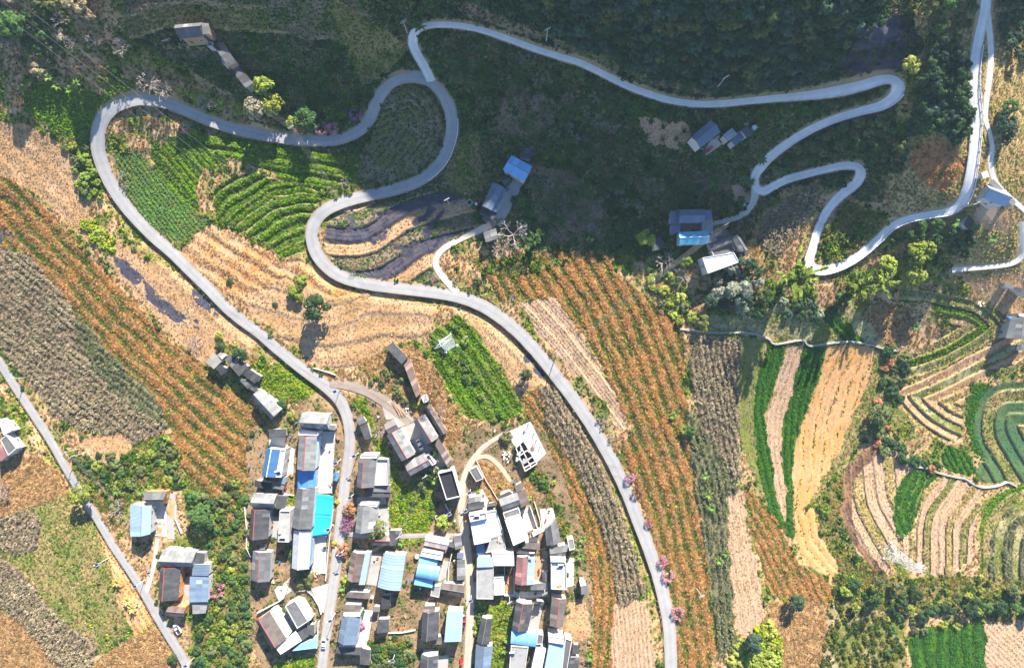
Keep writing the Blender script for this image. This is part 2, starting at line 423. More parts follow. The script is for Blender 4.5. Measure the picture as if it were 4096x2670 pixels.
# (kind, polygon, guide line, row spacing m, row depth m, terrace (drop m, width m))
REG = [
 ('wood_floor', [(1010,-80),(2080,-80),(2020,150),(1850,212),(1650,228),(1480,200),(1350,135),(1200,75),(1020,45)], None, 0, 0, None),
 ('rough_grass', [(0,-60),(250,-60),(330,60),(420,150),(560,235),(650,290),(480,260),(300,215),(210,210),(120,180),(0,170)], None, 0, 0, None),
 ('grass_field', [(280,-60),(860,-60),(850,200),(700,180),(610,120),(500,130),(400,140),(300,90)], [(250,60),(400,10),(560,20)], 2.0, .2, (1.2,8,['grass_field','weed_slope','dry_scrub'])),
 ('weed_slope', [(480,120),(840,100),(860,200),(840,285),(650,280),(560,235),(500,160)], None, 0, 0, None),
 ('grass_field', [(770,-20),(870,60),(960,110),(900,170),(850,210),(820,150),(760,60)], [(760,0),(830,120),(850,220)], 2.4, .2, None),
 ('ridge_grass', [(2080,330),(2160,230),(2145,130),(2125,0),(2260,-60),(2379,-60),(2440,700),(2250,640),(2070,500),(2060,420)], None, 0, 0, None),
 ('wood_floor', [(2140,180),(2225,110),(2250,300),(2220,330),(2170,300),(2100,320)], None, 0, 0, None),
 ('bright_field', [(55,215),(110,185),(165,215),(215,215),(262,225),(240,262),(205,300),(175,322),(140,310),(110,285),(60,262)], None, 0, 0, None),
 ('bare_slope', [(-40,290),(60,285),(130,330),(190,370),(215,400),(250,450),(300,520),(400,625),(480,700),(545,752),(620,805),(560,810),(520,790),(480,850),(455,830),(400,780),(330,700),(250,610),(150,510),(60,430),(-40,390)], g_left, 6, .15, None),
 ('rust_slope', [(-40,390),(30,415),(130,510),(220,610),(300,690),(380,780),(450,830),(520,880),(600,950),(625,1000),(600,1080),(560,1150),(490,1180),(420,1080),(400,1000),(330,900),(260,840),(200,760),(140,680),(70,600),(-40,570)], g_left, 5.2, .5, None),
 ('maize_field', [(-40,570),(70,590),(140,680),(200,760),(260,840),(340,900),(385,960),(390,990),(330,1035),(270,1015),(230,1000),(180,1000),(120,950),(60,880),(30,840),(-40,740)], [(-100,560),(400,960)], 2.4, .35, None),
 ('teal_maize_field', [(175,720),(240,800),(330,890),(380,950),(385,985),(330,960),(250,900),(180,800)], [(-100,560),(400,960)], 2.4, .35, None),
 ('burnt_ground', [(-20,520),(30,535),(25,590),(-20,610)], None, 0, 0, None),
 ('burnt_ground', [(262,590),(290,606),(330,645),(375,690),(420,725),(470,748),(462,764),(410,748),(370,722),(330,685),(290,645),(266,612)], None, 0, 0, None),
 ('burnt_ground', [(440,670),(470,680),(510,715),(530,740),(505,738),(470,712),(445,692)], None, 0, 0, None),
 ('lime_thicket', [(190,517),(218,513),(262,556),(272,590),(255,592),(222,566)], None, 0, 0, None),
 ('rough_grass', [(255,460),(300,520),(400,620),(330,600),(270,555),(205,500),(215,420)], None, 0, 0, None),
 ('bright_field', [(160,340),(215,300),(222,390),(250,440),(200,460),(180,400)], None, 0, 0, None),
 ('rough_grass', [(265,290),(320,280),(420,290),(440,310),(380,330),(350,350),(270,360)], None, 0, 0, None),
 ('bean_field', [(268,362),(325,350),(352,392),(400,440),(450,485),(488,512),(470,540),(412,564),(350,530),(300,460),(275,410)], [(268,362),(412,564)], 1.5, .2, None),
 ('bright_field', [(352,360),(395,318),(462,308),(520,325),(530,370),(470,400),(450,440),(462,490),(430,470),(385,432),(362,395)], [(352,360),(462,490)], 2.2, .25, (.6,9)),
 ('bright_field', [(455,308),(600,330),(720,345),(850,368),(858,400),(820,425),(740,442),(640,405),(560,372),(480,345)], [(455,300),(600,322),(720,338),(850,360)], 2.6, .3, (1.0,5.2)),
 ('bright_field', [(498,442),(540,408),(600,405),(680,425),(752,450),(722,500),(712,560),(708,592),(660,600),(620,570),(560,530),(500,505)], [(800,420),(690,420),(600,450),(520,520),(500,620)], 3.6, .4, (.9,4.4)),
 ('orange_slope', [(415,585),(488,518),(560,547),(660,608),(725,610),(775,655),(840,680),(950,690),(1012,712),(1002,760),(960,790),(905,800),(850,850),(800,855),(755,855),(700,820),(640,772),(560,710),(480,642)], [(400,560),(600,680),(760,760),(880,740),(1010,700)], 5, .25, (.3,9)),
 ('bare_slope', [(660,640),(760,690),(950,700),(1012,712),(1002,760),(960,790),(905,800),(850,850),(800,855),(755,855),(700,820),(600,740),(560,690)], [(560,700),(760,760),(880,730),(1010,740)], 6, .18, (.35,8)),
 ('bare_slope', [(760,520),(800,485),(900,460),(1000,442),(1060,450),(1100,480),(1118,520),(1060,548),(1012,592),(1000,612),(1040,655),(960,655),(860,645),(790,622),(750,580)], [(740,560),(850,560),(950,500),(1060,470)], 1.5, .18, (.9,5.5,['bare_slope','dry_scrub','burnt_ground'])),
 ('burnt_ground', [(845,500),(900,480),(935,470),(905,495),(860,515)], None, 0, 0, None),
 ('burnt_ground', [(850,555),(920,530),(985,500),(1000,455),(1018,448),(1022,475),(990,515),(930,545),(870,572)], None, 0, 0, None),
 ('burnt_ground', [(905,560),(985,530),(1030,485),(1042,500),(1000,545),(950,590),(920,592)], None, 0, 0, None),
 ('burnt_ground', [(790,500),(815,490),(830,525),(810,540)], None, 0, 0, None),
 ('burnt_ground', [(840,632),(910,628),(915,645),(870,645)], None, 0, 0, None),
 ('knoll_terrace', [(905,212),(950,192),(1000,208),(1022,245),(1035,300),(1017,355),(962,405),(890,425),(830,410),(840,360),(850,340),(875,280)], [(905,230),(955,215),(995,250),(1000,310),(960,370)], 2.4, .3, None),
 ('grass_field', [(1055,320),(1110,310),(1120,400),(1135,430),(1080,460),(1045,430),(1030,400)], [(1060,320),(1120,440)], 2.6, .2, None),
 ('bright_field', [(1000,772),(1060,730),(1105,765),(1160,850),(1205,930),(1217,962),(1150,985),(1080,965),(1040,900),(1010,850)], [(1050,725),(1100,780),(1160,870),(1225,965)], 4.2, .45, (.6,4.2)),
 ('bare_slope', [(1070,722),(1112,722),(1180,768),(1240,850),(1262,880),(1222,912),(1190,880),(1130,800)], [(1070,700),(1270,890)], 4, .2, None),
 ('burnt_ground', [(1200,790),(1225,812),(1262,868),(1255,880),(1215,838)], None, 0, 0, None),
 ('dry_scrub', [(1230,380),(1330,400),(1420,480),(1400,560),(1260,560),(1240,480)], None, 0, 0, None),
 ('dry_scrub', [(640,0),(760,20),(800,100),(700,90),(620,60)], None, 0, 0, None),
 ('dry_scrub', [(1180,190),(1310,240),(1250,330),(1150,300)], None, 0, 0, None),
 ('dry_scrub', [(1060,30),(1300,110),(1480,190),(1650,228),(1650,205),(1450,150),(1250,70),(1080,0)], None, 0, 0, None),
 ('dry_scrub', [(1430,400),(1560,420),(1700,400),(1690,440),(1500,460)], None, 0, 0, None),
 ('rust_slope', [(1110,612),(1280,585),(1400,585),(1440,640),(1490,680),(1540,720),(1590,770),(1592,900),(1605,1000),(1650,1100),(1690,1250),(1705,1400),(1660,1520),(1640,1580),(1575,1580),(1560,1400),(1505,1200),(1440,1060),(1470,990),(1380,820),(1290,690),(1160,700)], g_east, 4.6, .55, None),
 ('shrub_belt', [(1090,600),(1250,590),(1330,610),(1200,640),(1120,640)], None, 0, 0, None),
 ('ploughed_field', [(1205,705),(1290,688),(1322,740),(1382,832),(1432,922),(1462,992),(1442,1002),(1402,932),(1340,872),(1262,792)], [(1200,690),(1300,800),(1460,1010)], 1.2, .2, (-.5,5.2)),
 ('maize_field', [(1603,778),(1722,782),(1727,850),(1714,1000),(1722,1100),(1700,1110),(1660,1080),(1625,980),(1608,880)], [(1600,700),(1630,900),(1680,1100)], 2.2, .35, None),
 ('teal_maize_field', [(1590,940),(1640,1010),(1700,1105),(1725,1150),(1695,1160),(1692,1260),(1702,1400),(1712,1490),(1670,1530),(1655,1400),(1625,1200)], [(1560,900),(1650,1150),(1690,1530)], 2.6, .35, None),
 ('olive_field', [(1722,782),(1782,788),(1752,900),(1757,1000),(1787,1130),(1772,1150),(1742,1080),(1714,1000)], [(1722,782),(1714,1000),(1772,1150)], 4.6, .15, (.4,5)),
 ('green_field', [(1786,800),(1824,800),(1800,900),(1776,960),(1790,1050),(1808,1140),(1828,1225),(1810,1232),(1770,1140),(1752,1000),(1755,900)], [(1770,800),(1742,960),(1800,1240)], 2.8, .3, None),
 ('ploughed_field', [(1828,800),(1866,800),(1850,880),(1820,980),(1815,1080),(1828,1140),(1822,1215),(1800,1120),(1778,1000),(1802,900)], [(1850,780),(1790,980),(1815,1200)], 2.0, .16, None),
 ('green_field', [(1868,798),(1922,805),(1903,880),(1867,960),(1842,1060),(1842,1170),(1847,1255),(1825,1240),(1828,1140),(1815,1080),(1820,980),(1850,880)], [(1860,790),(1815,960),(1820,1250)], 2.6, .35, None),
 ('orange_plough', [(1922,800),(2032,805),(2012,900),(1972,990),(1932,1080),(1892,1140),(1852,1215),(1844,1170),(1844,1060),(1870,960),(1905,880)], [(1930,790),(1870,950),(1835,1220)], 4.2, .35, (.4,4.2)),
 ('grass_field', [(2030,815),(2092,815),(2075,900),(2022,990),(1952,1080),(1900,1150),(1895,1140),(1932,1080),(1972,990),(2012,900)], [(2040,800),(1960,1000),(1890,1160)], 2.4, .3, None),
 ('orange_plough', [(1850,1180),(1892,1180),(1902,1240),(1932,1290),(1962,1342),(1930,1347),(1870,1310),(1846,1250)], [(1840,1180),(1870,1280),(1930,1350)], 3.4, .25, None),
 ('shrub_belt', [(1900,1150),(1960,1080),(1965,1190),(1990,1280),(2060,1335),(1965,1345),(1935,1290),(1905,1240)], None, 0, 0, None),
 ('ploughed_field', [(1688,1150),(1722,1135),(1742,1250),(1768,1350),(1774,1430),(1725,1490),(1702,1400),(1694,1300)], [(1690,1140),(1715,1300),(1745,1500)], 1.1, .2, (-.3,3.4)),
 ('rust_slope', [(1728,1135),(1760,1150),(1792,1190),(1830,1260),(1860,1315),(1930,1355),(1950,1400),(1850,1400),(1785,1380),(1765,1300),(1745,1230)], [(1730,1140),(1860,1400)], 3, .3, None),
 ('bare_slope', [(2080,880),(2150,862),(2250,802),(2345,735),(2385,760),(2385,850),(2300,862),(2255,900),(2232,940),(2240,1012),(2200,1032),(2132,992),(2082,932)], [(2400,720),(2280,790),(2150,855),(2065,900),(2090,960),(2160,1020),(2240,1060)], 1.0, .12, (1.1,3.6,['bare_slope','pale_grass','bare_slope','ridge_grass'])),
 ('grass_field', [(2088,668),(2200,678),(2290,708),(2340,735),(2290,800),(2200,852),(2120,872),(2108,832),(2180,792),(2205,745),(2160,702),(2090,700)], [(2080,650),(2200,665),(2300,700),(2340,770),(2240,850),(2140,890)], 1.4, .15, (1.0,3.6,['grass_field','pale_grass','bright_field','ridge_grass'])),
 ('brown_grass', [(1985,740),(2050,700),(2120,720),(2110,790),(2060,800),(2010,780)], None, 0, 0, None),
 ('teal_field', [(2268,902),(2330,888),(2440,888),(2440,1120),(2330,1122),(2285,1118),(2262,1090),(2290,1070),(2262,1010),(2258,950)], [(2450,905),(2330,905),(2285,950),(2285,1020),(2330,1100)], 2, .08, (.9,5,['teal_field','teal_field','grass_field'])),
 ('green_field', [(2243,930),(2266,893),(2302,884),(2276,930),(2264,990),(2292,1062),(2268,1055),(2244,990)], None, 0, 0, None),
 ('green_field', [(2195,1035),(2240,1040),(2270,1090),(2250,1110),(2190,1085)], [(2190,1030),(2230,1110)], 2.4, .3, None),
 ('ploughed_field', [(1958,1082),(2040,1030),(2092,1040),(2132,1082),(2082,1142),(2074,1200),(2092,1240),(2062,1335),(1990,1285),(1958,1200)], [(1950,1090),(1970,1200),(2050,1340)], 1.2, .2, (.6,4.5,['ploughed_field','ridge_grass','ploughed_field'])),
 ('dark_plough', [(1958,1085),(2020,1040),(2058,1035),(1992,1105),(1976,1180),(1992,1250),(2042,1310),(2056,1335),(2020,1312),(1970,1252),(1954,1180)], [(1950,1090),(1965,1200),(2050,1340)], 1.4, .2, (.4,4.5)),
 ('green_field', [(2095,1110),(2142,1085),(2192,1100),(2152,1130),(2132,1180),(2112,1240),(2082,1237),(2072,1180)], [(2085,1110),(2065,1180),(2090,1250)], 3.4, .3, (.5,3.8)),
 ('ploughed_field', [(2192,1100),(2282,1130),(2272,1200),(2262,1300),(2205,1332),(2110,1332),(2092,1250),(2118,1235),(2136,1180),(2155,1132)], [(2180,1090),(2120,1190),(2110,1340)], 1.3, .3, (.7,3.0,['ploughed_field','ploughed_field','grass_field','ploughed_field','ridge_grass'])),
 ('bright_field', [(2282,1170),(2340,1130),(2440,1110),(2440,1150),(2340,1185),(2305,1240),(2298,1340),(2275,1332)], [(2440,1120),(2330,1160),(2285,1240),(2285,1340)], 1.6, .2, (.6,3.4,['bright_field','olive_field','grass_field'])),
 ('teal_maize_field', [(2440,1150),(2440,1360),(2298,1342),(2305,1240),(2340,1185)], [(2440,1150),(2340,1190),(2310,1260),(2310,1350)], 1.6, .25, (.6,3.6,['teal_maize_field','pale_grass'])),
 ('shrub_belt', [(1940,1330),(2100,1345),(2260,1335),(2440,1360),(2440,1440),(2200,1440),(2050,1420),(1940,1400)], None, 0, 0, None),
 ('rough_grass', [(2060,1420),(2300,1420),(2290,1450),(2120,1470),(2060,1540)], None, 0, 0, None),
 ('orchard', [(1930,1390),(2060,1430),(2100,1500),(2110,1600),(1890,1600),(1910,1450)], [(1930,1390),(2000,1600)], 3.0, .2, None),
 ('green_field', [(2105,1490),(2150,1455),(2270,1442),(2290,1455),(2290,1600),(2125,1600)], [(2150,1440),(2165,1600)], 5.2, .4, None),
 ('ploughed_field', [(2290,1450),(2440,1440),(2440,1600),(2290,1600)], [(2290,1450),(2440,1600)], 1.8, .15, None),
 ('brown_grass', [(1790,1400),(1910,1395),(1925,1450),(1890,1600),(1800,1600)], None, 0, 0, None),
 ('lime_thicket', [(1690,1600),(1720,1495),(1780,1440),(1815,1480),(1812,1600)], None, 0, 0, None),
 ('rust_slope', [(1212,915),(1247,895),(1272,980),(1332,1080),(1392,1200),(1422,1300),(1432,1400),(1420,1600),(1370,1600),(1382,1400),(1342,1250),(1292,1100),(1232,1000)], [(1215,900),(1330,1100),(1400,1300),(1400,1600)], 3.4, .4, None),
 ('maize_field', [(1247,890),(1292,900),(1352,1000),(1402,1080),(1442,1180),(1472,1280),(1502,1370),(1440,1415),(1422,1300),(1382,1180),(1332,1080),(1272,980)], [(1250,890),(1350,1060),(1420,1240),(1460,1420)], 2.3, .45, None),
 ('ploughed_field', [(1425,1408),(1502,1395),(1530,1600),(1418,1600)], [(1440,1400),(1455,1600)], 1.7, .3, None),
 ('maize_field', [(1772,510),(1830,452),(1905,412),(1892,470),(1850,545),(1800,600),(1765,570)], [(1830,440),(1780,600)], 2.4, .2, None),
 ('shrub_belt', [(1905,570),(1960,465),(2060,495),(2010,575),(1925,612)], None, 0, 0, None),
 ('red_soil', [(2115,340),(2170,325),(2215,330),(2238,375),(2225,420),(2190,445),(2150,430),(2120,400)], None, 0, 0, None),
 ('rock_face', [(1985,75),(2060,40),(2115,30),(2145,105),(2120,150),(2060,168),(1990,172),(1950,150)], None, 0, 0, None),
 ('pale_grass', [(1620,725),(1740,735),(1800,710),(1890,730),(1995,720),(2055,800),(1900,796),(1750,774),(1630,766)], None, 0, 0, None),
 ('green_field', [(1895,725),(1940,718),(2000,780),(2010,797),(1962,792)], [(1930,710),(1990,800)], 3.2, .3, (.4,3.2)),
 ('ploughed_field', [(1480,270),(1600,290),(1605,320),(1570,350),(1500,330)], None, 0, 0, None),
 ('ploughed_field', [(1700,430),(1740,440),(1745,475),(1700,470)], None, 0, 0, None),
 ('brown_grass', [(-40,1080),(80,1060),(140,1085),(150,1120),(200,1200),(150,1185),(60,1180),(-40,1210)], None, 0, 0, None),
 ('grass_field', [(60,1180),(150,1150),(215,1200),(250,1260),(275,1390),(300,1480),(260,1500),(200,1540),(140,1440),(60,1330),(-40,1280),(-40,1210)], None, 0, 0, None),
 ('maize_field', [(-40,1260),(30,1310),(90,1380),(150,1440),(230,1500),(200,1600),(100,1600),(40,1450),(-40,1350)], [(0,1300),(200,1600)], 2.2, .4, None),
 ('maize_field', [(0,1200),(60,1180),(95,1200),(85,1270),(40,1290),(-20,1260)], [(0,1300),(200,1600)], 2.2, .4, None),
 ('orange_slope', [(225,1235),(260,1270),(300,1340),(370,1440),(310,1480),(285,1400),(260,1320)], [(225,1235),(370,1460)], 2.4, .15, None),
 ('brown_grass', [(-40,1400),(60,1450),(140,1551),(100,1600),(-40,1600)], None, 0, 0, None),
 ('brown_grass', [(300,1485),(370,1450),(420,1551),(420,1600),(210,1600),(230,1530)], None, 0, 0, None),
 ('bare_slope', [(178,1020),(232,1008),(292,1005),(305,1035),(262,1085),(205,1060)], None, 0, 0, None),
 ('shrub_belt', [(150,1040),(205,1062),(262,1085),(310,1030),(390,1000),(420,1080),(490,1180),(560,1150),(590,1100),(600,1200),(575,1350),(595,1480),(560,1600),(430,1600),(450,1500),(500,1330),(470,1240),(420,1130),(330,1130),(260,1220),(200,1140)], None, 0, 0, None),
 ('garden', [(595,868),(660,832),(735,905),(700,930),(640,940),(590,890)], None, 0, 0, None),
 ('village_ground', [(575,1000),(640,960),(690,935),(760,900),(800,960),(890,910),(985,985),(1060,1020),(1130,985),(1260,990),(1310,1110),(1362,1260),(1378,1400),(1365,1600),(640,1600),(575,1480),(565,1300)], None, 0, 0, None),
 ('brown_grass', [(830,840),(960,800),(1010,850),(1060,960),(1080,1010),(1010,1080),(960,960),(880,880)], None, 0, 0, None),
 ('brown_grass', [(1110,1065),(1165,1080),(1190,1130),(1250,1090),(1235,1180),(1170,1190),(1110,1120)], None, 0, 0, None),
 ('garden', [(925,1130),(1000,1095),(1012,1190),(990,1262),(940,1262),(900,1200)], None, 0, 0, None),
 ('garden', [(820,930),(850,935),(880,1010),(930,1090),(940,1130),(900,1145),(895,1080),(860,1010)], None, 0, 0, None),
 ('garden', [(620,1551),(660,1520),(735,1525),(725,1600),(600,1600)], [(655,1520),(690,1600)], 3.6, .3, None),
 ('garden', [(1080,1410),(1180,1395),(1200,1430),(1175,1500),(1170,1600),(1100,1600),(1105,1480)], None, 0, 0, None),
 ('shrub_belt', [(850,1480),(960,1480),(960,1600),(830,1600)], None, 0, 0, None),
 ('garden', [(665,1150),(690,1148),(688,1200),(662,1195)], None, 0, 0, None),
 ('shrub_belt', [(1215,1090),(1265,1100),(1330,1240),(1350,1400),(1340,1340),(1290,1190)], None, 0, 0, None),
 ('bare_slope', [(1318,1400),(1362,1395),(1372,1480),(1310,1490)], None, 0, 0, None),
 ('bare_slope', [(2260,490),(2300,470),(2360,500),(2345,540),(2270,530)], None, 0, 0, None),
 ('bare_slope', [(2215,628),(2300,640),(2379,625),(2379,760),(2330,720),(2290,690),(2240,655)], None, 0, 0, None),
]
# top edge of the sunlit ground (overview pixels): the mountain beyond the picture keeps all above it in shade
SHADE = [(-400,-80),(-160,90),(0,160),(130,172),(260,200),(330,210),(400,232),(455,250),(530,268),(600,285),(700,312),(770,372),(830,420),(870,468),(930,505),(1000,545),(1100,562),(1250,580),(1400,588),(1560,600),(1690,622),
         (1740,560),(1760,500),(1810,440),(1890,425),(1960,450),(2010,470),(2050,470),(2075,330),(2085,215),(2100,120),(2125,40),(2150,-200),(2190,-360),(2600,-500)]

# ------------------------------------------------------------------ the ground sheet
STEP = 2.6
U0, U1, V0, V1 = -60.0, 2440.0, -60.0, 1612.0
gu = np.arange(U0, U1, STEP); gv = np.arange(V0, V1, STEP)
NU, NV = len(gu), len(gv)
GU, GV = np.meshgrid(gu, gv)
cu = np.arange(U0 - 20, U1 + 60, 20.0); cv = np.arange(V0 - 20, V1 + 60, 20.0)
CZ = zo(*np.meshgrid(cu, cv))
def bil(u, v):
    a = (u - cu[0]) / 20.0; b = (v - cv[0]) / 20.0
    i = np.clip(a.astype(int), 0, len(cu) - 2); j = np.clip(b.astype(int), 0, len(cv) - 2)
    a = a - i; b = b - j
    return (CZ[j, i] * (1 - a) + CZ[j, i + 1] * a) * (1 - b) + (CZ[j + 1, i] * (1 - a) + CZ[j + 1, i + 1] * a) * b
GZ = bil(GU, GV)
GX = (GU - 1189.5) * (H - GZ) / FO
GY = (775.5 - GV) * (H - GZ) / FO
wu = GU + (fbm(GX, GY, 4.0, 5, 2) - .5) * 13; wv = GV + (fbm(GX, GY, 4.0, 55, 2) - .5) * 13
knames = list(K)
BURN = fbm(GX, GY, 3.5, 61, 3)
shade_x = [p[0] for p in SHADE]; shade_y = [p[1] for p in SHADE]
RID = np.where(GV < np.interp(GU, shade_x, shade_y), knames.index('weed_slope'), knames.index('rough_grass'))  # default ground coloured darker green within the mountain's shadow outline
RID = np.where((GU > 2140) & (GV < 620), knames.index('rough_grass'), RID)
ROW = np.full(GU.shape, -1.0); ROWA = np.zeros(GU.shape); TERR = np.zeros(GU.shape); RISER = np.zeros(GU.shape)
px_m = (H - GZ) / FO
for kd, poly, guide, sp, amp, terr in REG:
    m = inpoly(wu, wv, poly)
    if kd == 'burnt_ground': m &= BURN > .44
    RID[m] = knames.index(kd)
    ROW[m] = -1; ROWA[m] = 0; TERR[m] = 0; RISER[m] = 0
    if guide is not None and m.any():
        G = catmull(guide, 12.0) if len(guide) > 2 else np.array(guide, float)
        if len(guide) > 2:   # run the line on past its ends
            a = G[0] + (G[0] - G[1]) * 30; b = G[-1] + (G[-1] - G[-2]) * 30
            G = np.vstack([a, G, b])
        else:
            G = np.vstack([G[0] + (G[0] - G[1]) * 4, G, G[1] + (G[1] - G[0]) * 4])
        d, sd, _ = dist_line(GU[m], GV[m], G)
        s = d * sd * px_m[m] + (fbm(GX[m], GY[m], 9.0, 91, 3) - .5) * (1.2 if sp < 3 else 3.0)
        ROW[m] = np.mod(s / max(sp, .1), 1.0)
        ROWA[m] = amp
        if terr is not None:
            fr = np.mod(s / terr[1], 1.0)
            if len(terr) > 2:
                bi_ = np.array([knames.index(x) for x in terr[2]])
                RID[m] = bi_[np.mod(np.floor(s / terr[1]).astype(int), len(bi_))]
            TERR[m] = terr[0] * (np.clip((fr) / .86, 0, 1) - 0.5) - terr[0] * np.clip((fr - .86) / .14, 0, 1)
            RISER[m] = ((fr > .88)).astype(float) * (terr[0] > .2)
# micro relief
rough = np.array([K[k][3] for k in knames])[RID]
patch = np.array([K[k][2] for k in knames], float)[RID]
NZ = (fbm(GX, GY, 7.0, 3, 4) - .5) * 2 * rough * 1.5 + (fbm(GX, GY, 1.5, 9, 2) - .5) * 2 * rough * .55
NZ += np.where(ROW >= 0, np.cos(ROW * 2 * math.pi) * ROWA * .5, 0) + TERR
# roads: flatten and cut a drop on the lower (sunless) edge
RDIST = np.full(GU.shape, 1e9)
for nm, L in RD.items():
    d, sd, wd = dist_line(GU, GV, L, 45)
    e = d - wd / 2
    near = e < 30
    f = np.clip(e / 7.0, 0, 1); f = f * f * (3 - 2 * f)
    NZ = np.where(near, NZ * f - (1 - f) * .10, NZ)
    if nm in ('village', 'upper', 'west'):
        dn = 0
        # normal pointing away from the sun = down-left in the picture: drop there
        drop = np.clip(1 - (e - 1.5) / 26.0, 0, 1) * (e > 1.5)
        tx = fbm(GX, GY, 18.0, 31, 2)
        NZ = NZ - np.where(near, drop * (.6 + 1.3 * tx) * np.clip(sd * 1.6 + .1, 0, 1.3), 0)
    RDIST = np.minimum(RDIST, e)
GZ2 = GZ + NZ
# cover colour (by ground kind, mixed in patches)
c1 = np.array([K[k][0] for k in knames])[RID]; c2 = np.array([K[k][1] for k in knames])[RID]
pn = np.zeros(GU.shape)
for wl in np.unique(patch):
    m = patch == wl
    pn[m] = fbm(GX[m], GY[m], wl, 71, 4)
PN = pn
t = np.clip((pn - .5) * 3.2 + .5, 0, 1)[..., None]
CC = c1 * (1 - t) + c2 * t
tanw = np.array([.36, .27, .18])
CC = np.where((RISER > .5)[..., None], CC * .45 + tanw * .55, CC)
edge = np.clip(1 - RDIST / 5.0, 0, 1)[..., None] * (.35 + .65 * fbm(GX, GY, 2.0, 44, 2)[..., None])
CC = CC * (1 - edge) + np.array([.36, .25, .165]) * edge
ZN = np.clip(RDIST, -50, 900)

gverts = np.stack([GX * (H - GZ2) / (H - GZ), GY * (H - GZ2) / (H - GZ), GZ2], -1).reshape(-1, 3)
gcol = np.concatenate([CC, np.ones(CC.shape[:2] + (1,))], -1).reshape(-1, 4)
ii = (np.arange(NV - 1)[:, None] * NU + np.arange(NU - 1)[None]).ravel()
quads = np.stack([ii, ii + NU, ii + NU + 1, ii + 1], -1)
fid = RID[:-1, :-1].ravel()

def np_mesh(name, v, q, mat, cols=None, smooth=True):
    me = bpy.data.meshes.new(name)
    me.vertices.add(len(v)); me.vertices.foreach_set('co', np.ascontiguousarray(v, dtype=np.float32).ravel())
    k = q.shape[1]
    me.loops.add(q.size); me.loops.foreach_set('vertex_index', q.astype(np.int32).ravel())
    me.polygons.add(len(q))
    me.polygons.foreach_set('loop_start', np.arange(0, q.size, k, dtype=np.int32))
    me.polygons.foreach_set('use_smooth', np.full(len(q), smooth))
    me.update(calc_edges=True)
    if mat is not None: me.materials.append(mat)
    if cols is not None:
        a = me.color_attributes.new('cover', 'FLOAT_COLOR', 'POINT')
        a.data.foreach_set('color', np.ascontiguousarray(cols, dtype=np.float32).ravel())
    return me
for k, nm in enumerate(knames):
    sel = quads[fid == k]
    if not len(sel): continue
    un, inv = np.unique(sel, return_inverse=True)
    me = np_mesh(nm, gverts[un], inv.reshape(sel.shape), M_GROUND, gcol[un])
    kind(link(nm, me), 'structure')

# ------------------------------------------------------------------ land beyond the picture: the mountain that shades the valley, and level margins
M_HILL = surf_mat('mountain_scrub', (.07, .085, .04), .4, .06)
top = gverts.reshape(NV, NU, 3)[0, ::4]
YC = 205.0
tanel = math.tan(math.radians(EL))
pts = []
for (a, b) in SHADE:
    p = w_o(a, max(min(b, 1700), -500)) if b > -60 else Vector(((a - 1189.5) * (H - 50) / FO, (775.5 - b) * (H - 50) / FO, 50))
    dd = (YC - p.y) / SDY
    pts.append((p.x + SDX * dd, p.z + dd * tanel))
# the sun sweeps straight lines: where two stretches overlap the higher crest wins
xs = np.linspace(-330, 420, 900); hs = np.full(xs.shape, -1e9)
for (x1, h1), (x2, h2) in zip(pts[:-1], pts[1:]):
    a, b = min(x1, x2), max(x1, x2)
    m = (xs >= a) & (xs <= b)
    if x2 != x1: hs[m] = np.maximum(hs[m], h1 + (h2 - h1) * (xs[m] - x1) / (x2 - x1))
ok = hs > -1e8
hs = np.interp(xs, xs[ok], hs[ok])
NRW = 46
rows = []
ext = np.concatenate([np.linspace(-260, top[0, 0] - 4, 40)[:, None] * [1, 0, 0] + [0, top[0, 1], top[0, 2]], top, np.linspace(top[-1, 0] + 4, 260, 40)[:, None] * [1, 0, 0] + [0, top[-1, 1], top[-1, 2]]])
for k in range(NRW + 1):
    t = k / NRW * 1.6
    X = ext[:, 0] * (1 + .45 * min(t, 1))
    Y = ext[:, 1] + (YC - ext[:, 1]) * t
    hc = np.interp(X, xs, hs) + (fbm(X, X * 0 + 3.3, 26, 12, 5) - .5) * 7
    if t <= 1: Z = ext[:, 2] + (hc - ext[:, 2]) * (t ** 1.25) + (fbm(X, Y, 14, 8, 3) - .5) * 5 * min(1, 4 * t) * (1 - t) - .05 * (k == 0)
    else: Z = hc - (t - 1) * 70
    rows.append(np.stack([X, Y, Z], -1))
P = np.array(rows); a, b = P.shape[:2]
ii = (np.arange(a - 1)[:, None] * b + np.arange(b - 1)[None]).ravel()
kind(link('mountain', np_mesh('mountain', P.reshape(-1, 3), np.stack([ii, ii + 1, ii + b + 1, ii + b], -1), M_HILL)), 'structure')
gr = gverts.reshape(NV, NU, 3)
def margin(edge, d):
    P = []
    for t in (0, .05, .2, .5, 1):
        q = edge.copy(); q[:, 0] += d[0] * t * 320; q[:, 1] += d[1] * t * 320; q[:, 2] += -.05 + (fbm(q[:, 0], q[:, 1], 30, 4, 3) - .5) * 9 * min(1, 5 * t)
        P.append(q)
    P = np.array(P); a, b = P.shape[:2]
    ii = (np.arange(a - 1)[:, None] * b + np.arange(b - 1)[None]).ravel()
    kind(link('outlying_ground', np_mesh('outlying_ground', P.reshape(-1, 3), np.stack([ii, ii + 1, ii + b + 1, ii + b], -1), M_HILL)), 'structure')
margin(gr[-1, ::6], (0, -1)); margin(gr[::6, 0], (-1, 0)); margin(gr[::6, -1], (1, 0))

